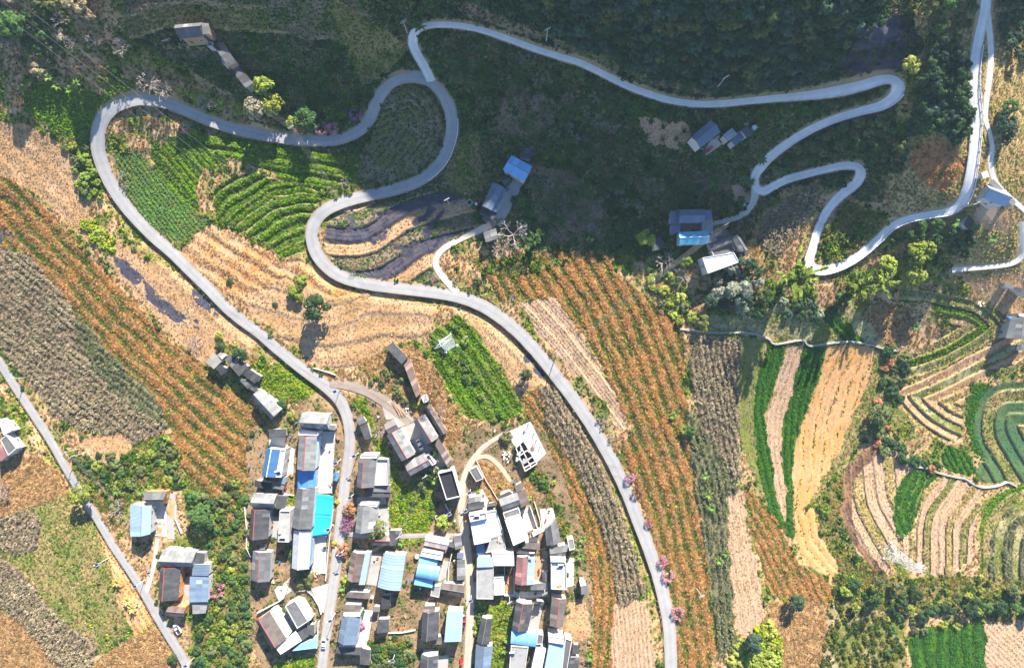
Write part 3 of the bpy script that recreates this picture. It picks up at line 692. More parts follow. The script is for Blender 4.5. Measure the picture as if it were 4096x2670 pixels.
# ------------------------------------------------------------------ road slabs
def road_mat(nm, col):
    m, n, b = new_mat('road_' + nm)
    p = geo_pos(n)
    at = n.nodes.new('ShaderNodeAttribute'); at.attribute_name = 'across'
    f = mathn(n, 'MULTIPLY_ADD', noise(n, .22, 7, .75, p), .75, .62)
    f = mathn(n, 'MULTIPLY', f, mathn(n, 'MULTIPLY_ADD', noise(n, 2.5, 3, .6, p), .22, .89))
    rgb = n.nodes.new('ShaderNodeRGB'); rgb.outputs[0].default_value = (*col, 1)
    e = mathn(n, 'ADD', at.outputs['Fac'], mathn(n, 'MULTIPLY_ADD', noise(n, .6, 4, .7, p), .7, -.35))
    e = mathn(n, 'MULTIPLY_ADD', e, 4.0, -3.1)
    e = mathn(n, 'MULTIPLY', mathn(n, 'MINIMUM', mathn(n, 'MAXIMUM', e, 0.0), 1.0), .75)
    c = mixc(n, e, rgb.outputs[0], (.36, .27, .19))
    # worn wheel lanes, a little paler
    wl = mathn(n, 'ABSOLUTE', mathn(n, 'SUBTRACT', at.outputs['Fac'], .45))
    wl = mathn(n, 'MULTIPLY_ADD', mathn(n, 'MINIMUM', wl, .3), -.35, 1.06)
    c = vmul(n, c, mathn(n, 'MULTIPLY', f, wl))
    n.links.new(c, b.inputs['Base Color'])
    b.inputs['Roughness'].default_value = .8
    return m
def road_slab(nm, L, lift=.10):
    n = len(L)
    d = np.gradient(L[:, :2], axis=0); d /= np.hypot(d[:, 0], d[:, 1])[:, None] + 1e-9
    nr = np.stack([-d[:, 1], d[:, 0]], -1)
    prof = [(-1.0, -3.2), (-1.0, 0), (-.55, .03), (0, .06), (.55, .03), (1.0, 0), (1.0, -3.2)]
    V = []; acr = []
    wob = vnoise(L[:, 0], L[:, 1], 14, 77)
    for o, h in prof:
        w = L[:, 2] / 2 * (1 + (wob - .5) * .06 * np.sign(o))
        u = L[:, 0] + nr[:, 0] * w * o; v = L[:, 1] + nr[:, 1] * w * o
        z = zo(L[:, 0], L[:, 1]) * .6 + zo(u, v) * .4 + lift + h
        k = (H - z) / FO
        V.append(np.stack([(u - 1189.5) * k, (775.5 - v) * k, z], -1)); acr.append(np.full(n, abs(o)))
    V = np.array(V); m = len(prof)
    ii = (np.arange(m - 1)[:, None] * n + np.arange(n - 1)[None]).ravel()
    q = np.stack([ii, ii + 1, ii + n + 1, ii + n], -1)
    me = np_mesh('road', V.reshape(-1, 3), q, road_mat(nm, ROADCOL[nm]), None, False)
    a = me.attributes.new('across', 'FLOAT', 'POINT'); a.data.foreach_set('value', np.array(acr).ravel())
    o = link('track' if 'lane' in nm or 'loop' in nm or 'track' in nm else 'road', me)
    return kind(o, 'structure')
for i, (nm, L) in enumerate(RD.items()):
    road_slab(nm, L, {'village': .16, 'upper': .18, 'west': .16}.get(nm, .08 + .004 * i))
# ------------------------------------------------------------------ buildings
ROOFC = {'grey': ((.115,.115,.115), (.18,.175,.17)), 'lgrey': ((.205,.205,.20), (.12,.12,.12)), 'dgrey': ((.058,.058,.06), (.10,.10,.10)), 'brown': ((.125,.102,.09), (.075,.06,.054)),
         'rustbrown': ((.17,.115,.095), (.09,.07,.06)), 'blue': ((.05,.20,.50), (.12,.28,.5)), 'pblue': ((.24,.335,.44), (.32,.39,.47)), 'sky': ((.16,.38,.62), (.28,.48,.66)), 'white': ((.62,.62,.61), (.42,.41,.40)),
         'dblue': ((.035,.115,.25), (.06,.15,.28)), 'red': ((.24,.105,.10), (.3,.18,.17)), 'cyan': ((.10,.40,.55), (.2,.46,.58)), 'silver': ((.36,.37,.38), (.25,.26,.27)), 'conc': ((.29,.285,.27), (.15,.147,.14)),
         'black': ((.03,.03,.034), (.055,.055,.055)), 'slate': ((.11,.15,.205), (.19,.24,.30)), 'patch': ((.15,.205,.28), (.22,.28,.35)), 'green': ((.20,.19,.17), (.12,.14,.11)), 'pinkish': ((.62,.47,.45), (.7,.6,.56)),
         'dconc': ((.125,.125,.125), (.06,.06,.065))}
def roofm(c):
    a, s = ROOFC[c]
    metal = c in ('blue', 'pblue', 'sky', 'white', 'dblue', 'cyan', 'silver', 'slate', 'patch')
    return surf_mat('roof_' + c, a, .16 if not metal else .08, .5, .45 if metal else .9, s, .65 if not metal else .35,
                    {'patch': .28, 'green': .25, 'brown': .25}.get(c, .2 if not metal else .07), .4 if metal else .15)
WALLC = {'w': (.50,.485,.455), 'g': (.42,.40,.38), 'b': (.33,.21,.13), 'm': (.48,.38,.28), 'o': (.75,.33,.08)}
def wallm(c): return surf_mat('wall_' + c, WALLC[c], .16, .4, .9, (.25,.22,.19), .4)
M_TRIM = surf_mat('window_frame', (.55,.55,.54), .1)
M_PANE = surf_mat('window_pane', (.03,.04,.05), .1, 1, .12, spec=.6)
M_DOOR = surf_mat('door_wood', (.16,.08,.05), .2, 2)
M_RED = surf_mat('ridge_red', (.34,.08,.06), .2, 1)
M_RGREY = surf_mat('ridge_grey', (.17,.165,.16), .2, 1)
M_RWHITE = surf_mat('ridge_white', (.7,.7,.68), .1, 1)
M_TANK = surf_mat('steel_tank', (.72,.72,.72), .05, 1, .3, spec=.5)
M_SOLAR = surf_mat('solar_glass', (.035,.05,.11), .1, 1, .15, spec=.6)

FOOT = []       # footprints (photo pixels) kept free of plants
ZOOM = {'A': (980,1600,3.878), 'B': (1440,1600,3.878), 'C': (1860,1640,3.878), 'D': (980,1960,3.878), 'E': (1360,1960,3.878), 'F': (1820,1960,3.878), 'G': (980,2300,2.415), 'H': (1340,2300,2.416),
        'I': (1820,2300,2.3655), 'L': (0,1400,1.7875), 'M': (480,1940,1.315), 'N': (780,1340,2.4825), 'O': (660,60,2.795), 'Q': (1860,560,2.031), 'R': (2600,780,2.629), 'U': (2740,460,4.2875),
        'V': (3760,660,2.0327), 'X': (3760,1050,1.988), 'T': (0,0,1.0), 'Z': (1024,1780,1.743), 'Y': (1024,890,1.743)}
def tf(z, p):
    ox, oy, k = ZOOM[z]
    return (ox + p[0] / k, oy + p[1] / k)
def lerp(a, b, t): return a + (b - a) * t

def sheets(parent, a, b, c, d, mat, su, sv, ribs, depth=.035, name='roof_sheet', seed=0):
    """roofing sheets over a quad: a-b ridge edge, d-c eave edge; every sheet is its own piece"""
    rr = random.Random(seed)
    nu = max(1, round((b - a).length / su)); nv = max(1, round((d - a).length / sv))
    nrm = (b - a).cross(d - a)
    if nrm.z < 0: nrm = -nrm
    nrm.normalize()
    def pt(u, v): return lerp(lerp(a, b, u), lerp(d, c, u), v)
    flip = (b - a).cross(d - a).z > 0
    for j in range(nv):
        for i in range(nu):
            u0, u1 = i / nu, (i + 1) / nu; v0, v1 = j / nv, min(1.012, (j + 1) / nv + .04 / nv)
            lift = .05 * (nv - j) / nv + rr.uniform(0, .025)
            V = []; m = ribs * 2
            for vv, ex in ((v0, 0), (v1, 0)):
                for s in range(m + 1):
                    q = pt(u0 + (u1 - u0) * s / m, vv)
                    V.append(q + nrm * (lift + (depth if s % 2 else 0) + (.02 if vv == v0 and j else 0)))
            F = []
            for s in range(m):
                f = (s, s + 1, m + 2 + s, m + 1 + s)
                F.append(f if flip else f[::-1])
            # turned-down lower lip gives the sheet its thickness
            k = len(V)
            V += [V[m + 1 + s] - nrm * .06 for s in range(m + 1)]
            for s in range(m):
                f = (m + 1 + s, m + 2 + s, k + s + 1, k + s)
                F.append(f if flip else f[::-1])
            obj(name, V, F, mat, parent)

def opening(parent, p, dirv, out, w, h, kindn):
    """window or door standing 4 cm proud of a wall"""
    u = Vector((dirv.x, dirv.y, 0)).normalized(); n = Vector((out.x, out.y, 0)).normalized()
    def slab(a, b, c, d, off, th):
        V = []
        for o in (off - th, off):
            for s, t in ((a, c), (b, c), (b, d), (a, d)): V.append(p + u * s + Vector((0, 0, t)) + n * o)
        return V, [(3, 2, 1, 0), (4, 5, 6, 7), (0, 1, 5, 4), (1, 2, 6, 5), (2, 3, 7, 6), (3, 0, 4, 7)]
    if kindn == 'window':
        fr = MB(); t = .09
        for r in ((-w/2, w/2, 0, t), (-w/2, w/2, h - t, h), (-w/2, -w/2 + t, t, h - t), (w/2 - t, w/2, t, h - t), (-.03, .03, t, h - t)): fr.add(*slab(*r, .06, .12))
        f = fr.obj('window', M_TRIM, parent)
        v, q = slab(-w/2 + t, w/2 - t, t, h - t, .025, .05)
        obj('pane', v, q, M_PANE, f)
    else:
        v, q = slab(-w/2, w/2, 0, h, .05, .1)
        dd = obj('door', v, q, M_DOOR, parent)
        v, q = slab(w/2 - .2, w/2 - .12, .95, 1.05, .1, .05)
        obj('handle', v, q, M_TRIM, dd)

BN = [0]
def building(kd, z, pts, h, col, label, t=.5, rise=None, wall='g', ridge=None, name='house', cat='house', wins=True, lean=1, par=.7, clutter=0, group=None):
    BN[0] += 1
    T = [tf(z, p) for p in pts]
    cx = sum(p[0] for p in T) / 4; cy = sum(p[1] for p in T) / 4
    h *= 1.25
    zb = float(zo(cx / KO, cy / KO)); ze = zb + h
    c = [at_z(x, y, ze) for x, y in T]
    FOOT.append([(x, y) for x, y in T])
    base = at_z(cx, cy, zb)
    root = thing(name, label, cat, base, 0, group)
    off = Vector((base.x, base.y, base.z))
    c = [p - off for p in c]
    wid = ((c[1] - c[0]).length + (c[2] - c[3]).length) / 2
    cen = (c[0] + c[1] + c[2] + c[3]) / 4
    ins = .45 if kd in ('gable', 'shed', 'arc') else 0.0
    def inset(p):
        d = Vector((cen.x - p.x, cen.y - p.y, 0)); L = d.length
        return p + d * (ins / max(L, .1))
    wtop = [inset(p) for p in c]
    ground = -1.6
    rm = roofm(col); wm = wallm(wall)
    metal = col in ('blue', 'pblue', 'sky', 'white', 'dblue', 'cyan', 'silver', 'slate')
    su, sv, ribs, dep = (1.8, 50, 4, .07) if metal else (1.5, 2.3, 3, .045)
    if kd == 'gable':
        rise = .26 * wid if rise is None else rise
        r0 = lerp(c[0], c[1], t) + Vector((0, 0, rise)); r3 = lerp(c[3], c[2], t) + Vector((0, 0, rise))
        wr0 = lerp(wtop[0], wtop[1], t) + Vector((0, 0, rise * .93)); wr3 = lerp(wtop[3], wtop[2], t) + Vector((0, 0, rise * .93))
        wr0 = wr0 + (wr3 - wr0).normalized() * .15; wr3 = wr3 - (wr3 - wr0).normalized() * .15
        V = [Vector((p.x, p.y, ground)) for p in wtop] + [p - Vector((0, 0, .1)) for p in wtop] + [wr0, wr3]
        F = [(0, 1, 5, 8, 4), (1, 2, 6, 5), (2, 3, 7, 9, 6), (3, 0, 4, 7)]
        obj('wall', V, F, wm, root)
        sheets(root, r0, r3, c[3], c[0], rm, su, sv, ribs, dep, seed=BN[0])
        sheets(root, r0, r3, c[2], c[1], rm, su, sv, ribs, dep, seed=BN[0] + 500)
        rmat = {None: M_RGREY, 'red': M_RED, 'white': M_RWHITE}[ridge]
        rb = MB().tube(r0 + Vector((0, 0, .06)), r3 + Vector((0, 0, .06)), .17 if ridge else .13, n=6)
        rb.obj('ridge_cap', rmat, root)
        fb = MB()
        for q0, q1 in ((c[0], r0), (r0, c[1]), (c[3], r3), (r3, c[2])): fb.tube(q0 - Vector((0, 0, .05)), q1 - Vector((0, 0, .05)), .09, n=4)
        kind(fb.obj('bargeboard', rmat if ridge == 'red' else M_RGREY, root), 'stuff')
    elif kd == 'shed':
        rise = .14 * wid if rise is None else rise
        hi = [c[0], c[3]] if lean > 0 else [c[1], c[2]]
        lo = [c[1], c[2]] if lean > 0 else [c[0], c[3]]
        up = Vector((0, 0, rise))
        wt = [p - Vector((0, 0, .1)) + (up * .93 if (i in (0, 3)) == (lean > 0) else Vector((0, 0, 0))) for i, p in enumerate(wtop)]
        V = [Vector((p.x, p.y, ground)) for p in wtop] + wt
        obj('wall', V, [(0, 1, 5, 4), (1, 2, 6, 5), (2, 3, 7, 6), (3, 0, 4, 7), (4, 5, 6, 7)], wm, root)
        sheets(root, hi[0] + up, hi[1] + up, lo[1], lo[0], rm, su, sv, ribs, dep, seed=BN[0])
        MB().tube(hi[0] + up, hi[1] + up, .08, n=4).obj('ridge_cap', M_RGREY, root)
    elif kd == 'arc':
        rise = .13 * wid if rise is None else rise
        V = [Vector((p.x, p.y, ground)) for p in wtop] + [p - Vector((0, 0, .1)) for p in wtop]
        obj('wall', V, [(0, 1, 5, 4), (1, 2, 6, 5), (2, 3, 7, 6), (3, 0, 4, 7)], wm, root)
        n = max(3, round((c[3] - c[0]).length / 1.1)); m = 9
        def ap(u, s): return lerp(lerp(c[0], c[3], u), lerp(c[1], c[2], u), s) + Vector((0, 0, rise * (1 - (2 * s - 1) ** 2)))
        for i in range(n):
            V = []
            for u, dz in ((i / n, .05), (i / n + .5 / n, .0), ((i + 1) / n, .05)):
                for s in range(m + 1): V.append(ap(u, s / m) + Vector((0, 0, dz)))
            F = [(r * (m + 1) + s, r * (m + 1) + s + 1, (r + 1) * (m + 1) + s + 1, (r + 1) * (m + 1) + s) for r in range(2) for s in range(m)]
            obj('roof_sheet', V, F, rm, root)
        for u in (0.01, .99):
            k = [ap(u, s / m) for s in range(m + 1)]
            obj('gable_panel', k + [Vector((k[-1].x, k[-1].y, c[0].z - .1)), Vector((k[0].x, k[0].y, c[0].z - .1))], [tuple(range(m + 3))], wm, root)
    elif kd == 'flat':
        V = [Vector((p.x, p.y, ground)) for p in c] + [p.copy() for p in c]
        obj('wall', V, [(0, 1, 5, 4), (1, 2, 6, 5), (2, 3, 7, 6), (3, 0, 4, 7)], wm, root)
        c2 = [p + (cen - p).normalized() * .02 + Vector((0, 0, .02)) for p in c]
        obj('roof_slab', c2 + [p - Vector((0, 0, .25)) for p in c2], [(0, 1, 2, 3), (0, 4, 5, 1), (1, 5, 6, 2), (2, 6, 7, 3), (3, 7, 4, 0)], rm, root)
        if par > 0:
            pm = surf_mat('parapet_' + wall, WALLC[wall], .1, .5)
            for i in range(4):
                a, b = c[i], c[(i + 1) % 4]
                if (b - a).length < .5: continue
                d = (b - a).normalized(); nn = Vector((-d.y, d.x, 0))
                if nn.dot(cen - a) < 0: nn = -nn
                th = .26
                V = [a + d * .003, b - d * .003, b - d * (th + .002) + nn * th, a + d * (th + .002) + nn * th]
                V = [Vector((p.x, p.y, c[0].z + .03)) for p in V] + [Vector((p.x, p.y, c[0].z + par)) for p in V]
                obj('parapet', V, [(4, 5, 6, 7), (0, 1, 5, 4), (1, 2, 6, 5), (2, 3, 7, 6), (3, 0, 4, 7)], pm, root)
    if wins and h >= 3.0 and kd != 'arc':
        for (i, j) in ((1, 2), (3, 0), (2, 3)):
            a, b = wtop[i], wtop[j]
            d = b - a; L = d.length; d = d.normalized(); n = Vector((d.y, -d.x, 0))
            if n.dot(a - cen) < 0: n = -n
            k = int(L / 3.6)
            for q in range(k):
                for st in range(1 if h < 5 else 2):
                    zz = .1 if (q % 3 == 1 and st == 0) else 1.0 + st * 2.7
                    if zz + 1.4 > h - .3: continue
                    p = a + d * (L * (q + .5) / k); p.z = zz
                    opening(root, p, d, n, 1.0 if zz < .5 else 1.3, 2.1 if zz < .5 else 1.25, 'door' if zz < .5 else 'window')
    return root, off, c

G_, S_, F_, A_ = 'gable', 'shed', 'flat', 'arc'
BL = [
 # centre-left row along the road
 (G_,'A',[(845,547),(1112,557),(1080,1090),(807,1070)],5.6,'lgrey','long pale grey two storey house with red ridge beside a blue lean-to',dict(t=.43,ridge='red',wall='w')),
 (G_,'A',[(825,1092),(1112,1085),(1092,1352),(820,1352)],3.6,'blue','low bright blue metal roof between two long grey roofs',dict(t=.6,name='shed',cat='shed',rise=.6)),
 (S_,'A',[(1114,545),(1160,535),(1108,1062),(1084,1082)],3.4,'sky','narrow blue veranda roof along the long pale grey house',dict(name='veranda',cat='veranda',wall='w',wins=False,rise=.3)),
 (G_,'A',[(868,430),(890,188),(1312,212),(1298,452)],4.4,'lgrey','grey roofed house under the road bend with its dark shaded south slope',dict(t=.42,wall='w',rise=3.2)),
 (S_,'A',[(1292,372),(1400,390),(1402,466),(1292,450)],2.9,'grey','small grey lean-to at the road side of the bend house',dict(name='shed',cat='shed')),
 (F_,'A',[(843,440),(1145,482),(1140,545),(838,535)],4.6,'white','white flat annex squeezed between the bend house and the long pale house',dict(wall='w',name='annex',cat='annex',wins=False)),
 (S_,'A',[(395,445),(640,440),(635,562),(393,572)],3.0,'dgrey','small dark outbuilding beside the spiky banana plants above the blue house',dict(name='outbuilding',cat='outbuilding',wall='w')),
 (G_,'A',[(343,737),(545,765),(470,1197),(263,1166)],5.6,'dblue','deep blue roofed house with a white ridge',dict(t=.42,ridge='white',wall='w')),
 (F_,'A',[(552,765),(640,752),(572,1190),(476,1190)],5.0,'white','white flat terrace house annex beside the deep blue roof',dict(wall='w',name='annex',cat='annex',par=.5)),
 (S_,'A',[(430,1282),(622,1305),(587,1392),(425,1352)],3.0,'grey','grey lean-to below the deep blue roof next to the green bed',dict(name='lean_to',cat='shed')),
 (S_,'A',[(545,1178),(632,1188),(620,1306),(533,1288)],3.2,'slate','small slate blue canopy at the corner of the green bed',dict(name='canopy',cat='canopy',wins=False)),
 (S_,'A',[(170,1228),(432,1285),(422,1400),(160,1330)],3.0,'black','blackish tarred shed in the shadow of the deep blue roof',dict(name='shed',cat='shed')),
 (G_,'A',[(1388,1108),(1446,1110),(1432,1255),(1378,1240)],2.4,'blue','tiny blue gabled stall at the roadside terrace',dict(name='stall',cat='stall',wins=False)),
 (G_,'N',[(565,610),(648,538),(857,740),(760,835)],3.4,'lgrey','long barn with a bright white slope and a dark grey slope on the bank',dict(t=.4,name='barn',cat='barn',rise=2.0)),
 (S_,'A',[(1728,280),(1832,245),(1882,340),(1772,387)],2.8,'grey','upper grey shed in the pair east of the road bend',dict(name='shed',cat='shed',wins=False)),
 (S_,'A',[(1780,392),(1892,345),(1962,592),(1870,612)],2.8,'dgrey','lower dark shed in the pair east of the road bend',dict(name='shed',cat='shed',wins=False)),
 # centre
 (G_,'B',[(-20,898),(262,905),(215,1350),(-48,1343)],5.4,'grey','grey two storey house with red ridge right beside the road and a walled flat roof',dict(t=.33,ridge='red',wall='w')),
 (F_,'B',[(266,900),(447,905),(437,1308),(230,1312)],3.6,'conc','walled concrete roof terrace east of the roadside grey house',dict(wall='g',name='annex',cat='annex',par=1.0)),
 (S_,'B',[(222,1310),(475,1316),(466,1428),(216,1412)],3.2,'grey','upper grey lean-to south of the walled concrete terrace',dict(name='lean_to',cat='shed',wall='m')),
 (S_,'B',[(120,1372),(472,1425),(466,1506),(95,1482)],2.8,'dgrey','dark tiled lean-to south of the walled concrete terrace',dict(name='lean_to',cat='shed')),
 (F_,'B',[(12,848),(266,850),(262,898),(2,896)],5.6,'white','white parapet strip at the north end of the roadside grey house',dict(wall='w',name='annex',cat='annex',wins=False,par=.4)),
 (G_,'B',[(415,545),(622,432),(856,830),(650,945)],5.4,'lgrey','tall house with a pale slope and a dark tiled slope west of the white car',dict(t=.42,ridge='red',wall='w')),
 (G_,'B',[(440,522),(374,375),(527,290),(606,436)],4.8,'lgrey','short gabled wing north of the house west of the white car',dict(t=.45,ridge='red',wall='w')),
 (G_,'B',[(830,325),(992,215),(1216,580),(1050,670)],5.4,'lgrey','pale roofed house east of the white car with a shaded tiled slope',dict(t=.45,ridge='red',wall='w',rise=3.0)),
 (G_,'B',[(780,1166),(690,985),(1006,815),(1106,992)],5.0,'lgrey','pale gabled house south of the white car with a skylight beside it',dict(t=.42,ridge='red',wall='w')),
 (F_,'B',[(1014,848),(1062,825),(1172,985),(1120,1010)],4.4,'conc','narrow flat concrete annex at the end of the house south of the white car',dict(wall='w',name='annex',cat='annex',wins=False,par=.4)),
 (G_,'B',[(998,112),(1082,60),(1352,490),(1262,545)],3.2,'brown','long brown barn with sagging boards behind the pale roofed house',dict(t=.5,name='barn',cat='barn',wall='b',rise=1.2)),
 (S_,'B',[(1150,652),(1228,585),(1442,960),(1370,1047)],3.2,'brown','brown plank roofed cowshed beside a row of open stalls',dict(name='cowshed',cat='barn',wall='b')),
 (F_,'B',[(1210,1122),(1442,1066),(1564,1482),(1342,1536)],5.6,'black','black flat roof with a broad white parapet beside the alley',dict(wall='w',par=1.1)),
 (F_,'B',[(1690,1082),(1810,1022),(1912,1215),(1802,1262)],3.0,'dconc','small grey flat roofed hut at the fork of the alley',dict(name='hut',cat='hut',par=.3,wall='g')),
 # construction corner and east rows
 (G_,'C',[(590,1552),(518,1378),(805,1272),(864,1456)],4.8,'lgrey','house with white upper slope and dark lower slope south of the building site',dict(t=.45,wall='w')),
 (S_,'C',[(530,1318),(690,1252),(735,1290),(522,1372)],4.2,'dgrey','narrow dark roof along the top of the house south of the building site',dict(name='shed',cat='shed',wins=False)),
 (S_,'C',[(768,1172),(872,1117),(912,1215),(806,1270)],4.2,'brown','square brown roof next to the dirt path south of the building site',dict(name='shed',cat='shed')),
 (S_,'C',[(806,1275),(925,1215),(1002,1440),(870,1508)],4.0,'brown','long brown tin roof east of the house with the white slope',dict(name='shed',cat='shed')),
 (S_,'C',[(46,1352),(242,1318),(262,1400),(46,1440)],3.2,'grey','grey panelled roof just east of the alley lamp',dict(name='shed',cat='shed',wall='w')),
 (S_,'C',[(48,1446),(290,1408),(306,1505),(52,1552)],3.2,'dgrey','dark panelled roof just south of the grey panelled one by the alley',dict(name='shed',cat='shed',wall='w')),
 (G_,'C',[(345,1510),(350,1448),(452,1428),(476,1500)],2.6,'dgrey','small dark gabled hut on the white yard near the alley',dict(name='hut',cat='hut',wins=False)),
 (F_,'F',[(238,487),(500,432),(552,790),(298,842)],5.6,'white','large white flat roofed house beside the alley with a shadow across its top',dict(wall='w',par=.25)),
 (F_,'F',[(214,376),(480,334),(500,428),(236,484)],6.4,'pinkish','raised pinkish roof terrace at the north end of the large white flat house',dict(wall='w',par=.7,name='stair_house',cat='house')),
 (F_,'F',[(484,332),(640,300),(752,668),(556,735)],2.8,'white','pale terrace with laundry east of the large white flat house',dict(wall='w',par=.5,name='terrace',cat='terrace',wins=False)),
 (F_,'F',[(556,738),(752,682),(790,905),(470,968)],2.8,'conc','grey concrete terrace with an orange heap on it',dict(wall='g',par=.4,name='terrace',cat='terrace',wins=False)),
 (S_,'F',[(322,850),(450,818),(472,965),(345,998)],2.6,'dblue','dark blue shaded lean-to at the foot of the large white flat house',dict(name='lean_to',cat='shed',wins=False)),
 (S_,'F',[(772,448),(1006,372),(1142,752),(905,847)],5.4,'white','big dazzling white metal roof with a red edge',dict(wall='w',rise=.8)),
 (F_,'F',[(745,352),(986,268),(1018,368),(770,440)],5.2,'lgrey','grey flat roof joined to the top of the big dazzling white roof',dict(wall='w',par=.3,name='annex',cat='annex')),
 (S_,'F',[(1196,642),(1342,592),(1352,642),(1212,712)],3.0,'white','small white lean-to at the foot of the white courtyard',dict(name='lean_to',cat='shed',wall='w',wins=False)),
 (G_,'F',[(1395,612),(1568,425),(1642,800),(1422,858)],3.8,'grey','grey barn with a dark west slope at the east edge of the village',dict(t=.5,name='barn',cat='barn')),
 (S_,'F',[(1155,730),(1275,725),(1287,805),(1155,800)],2.8,'dgrey','small dark shed under the big dazzling white roof',dict(name='shed',cat='shed',wins=False)),
 (S_,'F',[(1072,800),(1320,812),(1310,922),(1046,888)],2.9,'brown','pale brown tin shed below the big dazzling white roof',dict(name='shed',cat='shed',wins=False)),
 (S_,'F',[(965,915),(1155,945),(1150,990),(962,968)],2.6,'dgrey','thin dark roof north of the red roofed house',dict(name='shed',cat='shed',wins=False)),
 (G_,'F',[(1478,1032),(1468,905),(1765,832),(1692,1030)],3.8,'grey','grey gabled house where four cables meet at the east edge',dict(t=.5,wall='w')),
 (F_,'F',[(1740,765),(1832,740),(1862,900),(1775,935)],3.6,'lgrey','pale concrete annex beside the grey gabled house at the east edge',dict(name='annex',cat='annex',wall='w',wins=False,par=.3)),
 (F_,'F',[(1488,1112),(1722,1122),(1732,1532),(1488,1520)],5.4,'white','white walled flat roof with a solar heater and an orange heap',dict(wall='w',par=.8)),
 (F_,'F',[(1480,1042),(1722,1062),(1716,1110),(1486,1108)],6.2,'white','raised white slab at the north end of the walled white roof',dict(wall='w',par=.2,name='stair_house',cat='house',wins=False)),
 (G_,'F',[(960,1028),(1136,1024),(1106,1462),(930,1450)],5.2,'red','red roofed house with a pale blue strip along its side',dict(t=.56,wall='w')),
 (S_,'F',[(1136,1030),(1242,1030),(1215,1462),(1108,1462)],4.0,'pblue','pale blue metal strip roof against the red roofed house',dict(name='veranda',cat='veranda',wall='w',wins=False)),
 (G_,'F',[(1350,1262),(1462,1260),(1466,1402),(1354,1402)],2.8,'dgrey','small dark gabled shed in the yard of the red roofed house',dict(name='shed',cat='shed',wins=False)),
 (S_,'F',[(1178,1440),(1460,1420),(1466,1545),(1172,1530)],3.0,'grey','wide grey lean-to closing the yard of the red roofed house',dict(name='lean_to',cat='shed',wins=False)),
 (S_,'F',[(345,1030),(602,1032),(602,1187),(340,1187)],5.2,'pblue','pale blue metal roof at the north end of the stained concrete roof',dict(wall='w',rise=.5)),
 (F_,'F',[(568,966),(905,962),(920,1165),(604,1165)],5.4,'white','plain white flat roof beside the pale blue metal one',dict(wall='w',par=.3)),
 (F_,'T',[(1907,2267),(1974,2267),(1973,2394),(1906,2393)],4.8,'conc','long stained concrete roof beside the alley',dict(wall='g',par=.3)),
 (F_,'T',[(1977,2306),(2015,2304),(2015,2376),(1977,2378)],2.8,'white','white terrace between the stained roof and the orange dirt court',dict(wall='w',par=.4,name='terrace',cat='terrace',wins=False)),
 # west rows
 (G_,'D',[(115,258),(138,42),(492,65),(473,273)],4.0,'lgrey','gabled house with a pale north slope and a black south slope in the west row',dict(t=.45,rise=2.8)),
 (S_,'D',[(492,72),(657,82),(602,297),(476,272)],3.0,'dgrey','dark tiled roof joined to the east of the black and pale gabled house',dict(name='shed',cat='shed')),
 (G_,'D',[(100,287),(386,296),(358,746),(70,752)],4.6,'dgrey','speckled dark roof with a red ridge near the west wall',dict(t=.28,ridge='red',wall='w')),
 (F_,'D',[(545,308),(710,312),(690,798),(515,792)],5.2,'conc','narrow concrete roof with a rim and a solar heater at its end',dict(wall='g',par=.6)),
 (G_,'D',[(812,-38),(1085,-35),(1035,600),(730,576)],5.6,'grey','very long grey roof beside the blue shade cloth',dict(t=.42,wall='w')),
 (G_,'D',[(760,612),(1028,605),(992,1220),(728,1207)],5.0,'silver','silver ribbed metal roof south of the very long grey one',dict(t=.43,wall='w',ridge='white')),
 (S_,'D',[(1030,745),(1056,745),(1020,1177),(996,1177)],3.6,'blue','narrow blue awning along the silver ribbed roof',dict(name='awning',cat='awning',wall='w',wins=False,rise=.2)),
 (G_,'D',[(125,935),(396,960),(386,1412),(100,1390)],4.0,'grey','dark grey house with a red ridge alone at the south end of the west row',dict(t=.45,ridge='red')),
 (S_,'D',[(230,862),(305,840),(312,925),(232,925)],2.6,'grey','little grey shed north of the lone house in the west row',dict(name='shed',cat='shed',wins=False)),
 # middle
 (G_,'E',[(280,218),(576,262),(530,642),(238,656)],5.2,'lgrey','pale speckled roof behind the magenta blossom tree',dict(t=.33,wall='w')),
 (F_,'E',[(310,200),(576,214),(576,258),(288,222)],5.6,'white','white strip at the north end of the pale speckled roof',dict(wall='w',name='annex',cat='annex',wins=False,par=.3)),
 (G_,'E',[(475,847),(498,678),(785,697),(770,857)],3.0,'brown','low gabled shed with a red ridge south of the pale speckled roof',dict(t=.5,ridge='red',name='shed',cat='shed')),
 (S_,'E',[(768,612),(950,622),(882,857),(780,850)],3.2,'dgrey','dark roof at the south edge of the squash garden',dict(name='shed',cat='shed')),
 (G_,'E',[(190,945),(386,985),(298,1422),(110,1390)],4.6,'brown','brown grey roof with a red ridge beside a pale blue strip',dict(t=.45,ridge='red',wall='w')),
 (S_,'E',[(387,952),(476,957),(386,1466),(296,1456)],4.2,'pblue','pale blue strip roof beside the brown grey one',dict(name='veranda',cat='veranda',wall='w',wins=False,rise=.4)),
 (A_,'E',[(680,968),(1020,1010),(935,1553),(580,1492)],4.6,'pblue','large pale blue curved hall roof',dict(name='hall',cat='hall',wall='w',rise=1.3)),
 (F_,'E',[(1270,932),(1592,992),(1582,1080),(1242,1012)],5.6,'white','white top storey north of the bright blue roofs',dict(wall='w',par=.4)),
 (S_,'E',[(1242,1014),(1522,1062),(1492,1188),(1220,1132)],4.8,'sky','square light blue roof north of the curved blue roof',dict(name='shed',cat='shed',wall='w',wins=False,rise=.5)),
 (A_,'E',[(1170,1342),(1215,1135),(1556,1190),(1510,1408)],5.4,'sky','curved bright blue roof in the middle of the village',dict(wall='w',rise=1.0)),
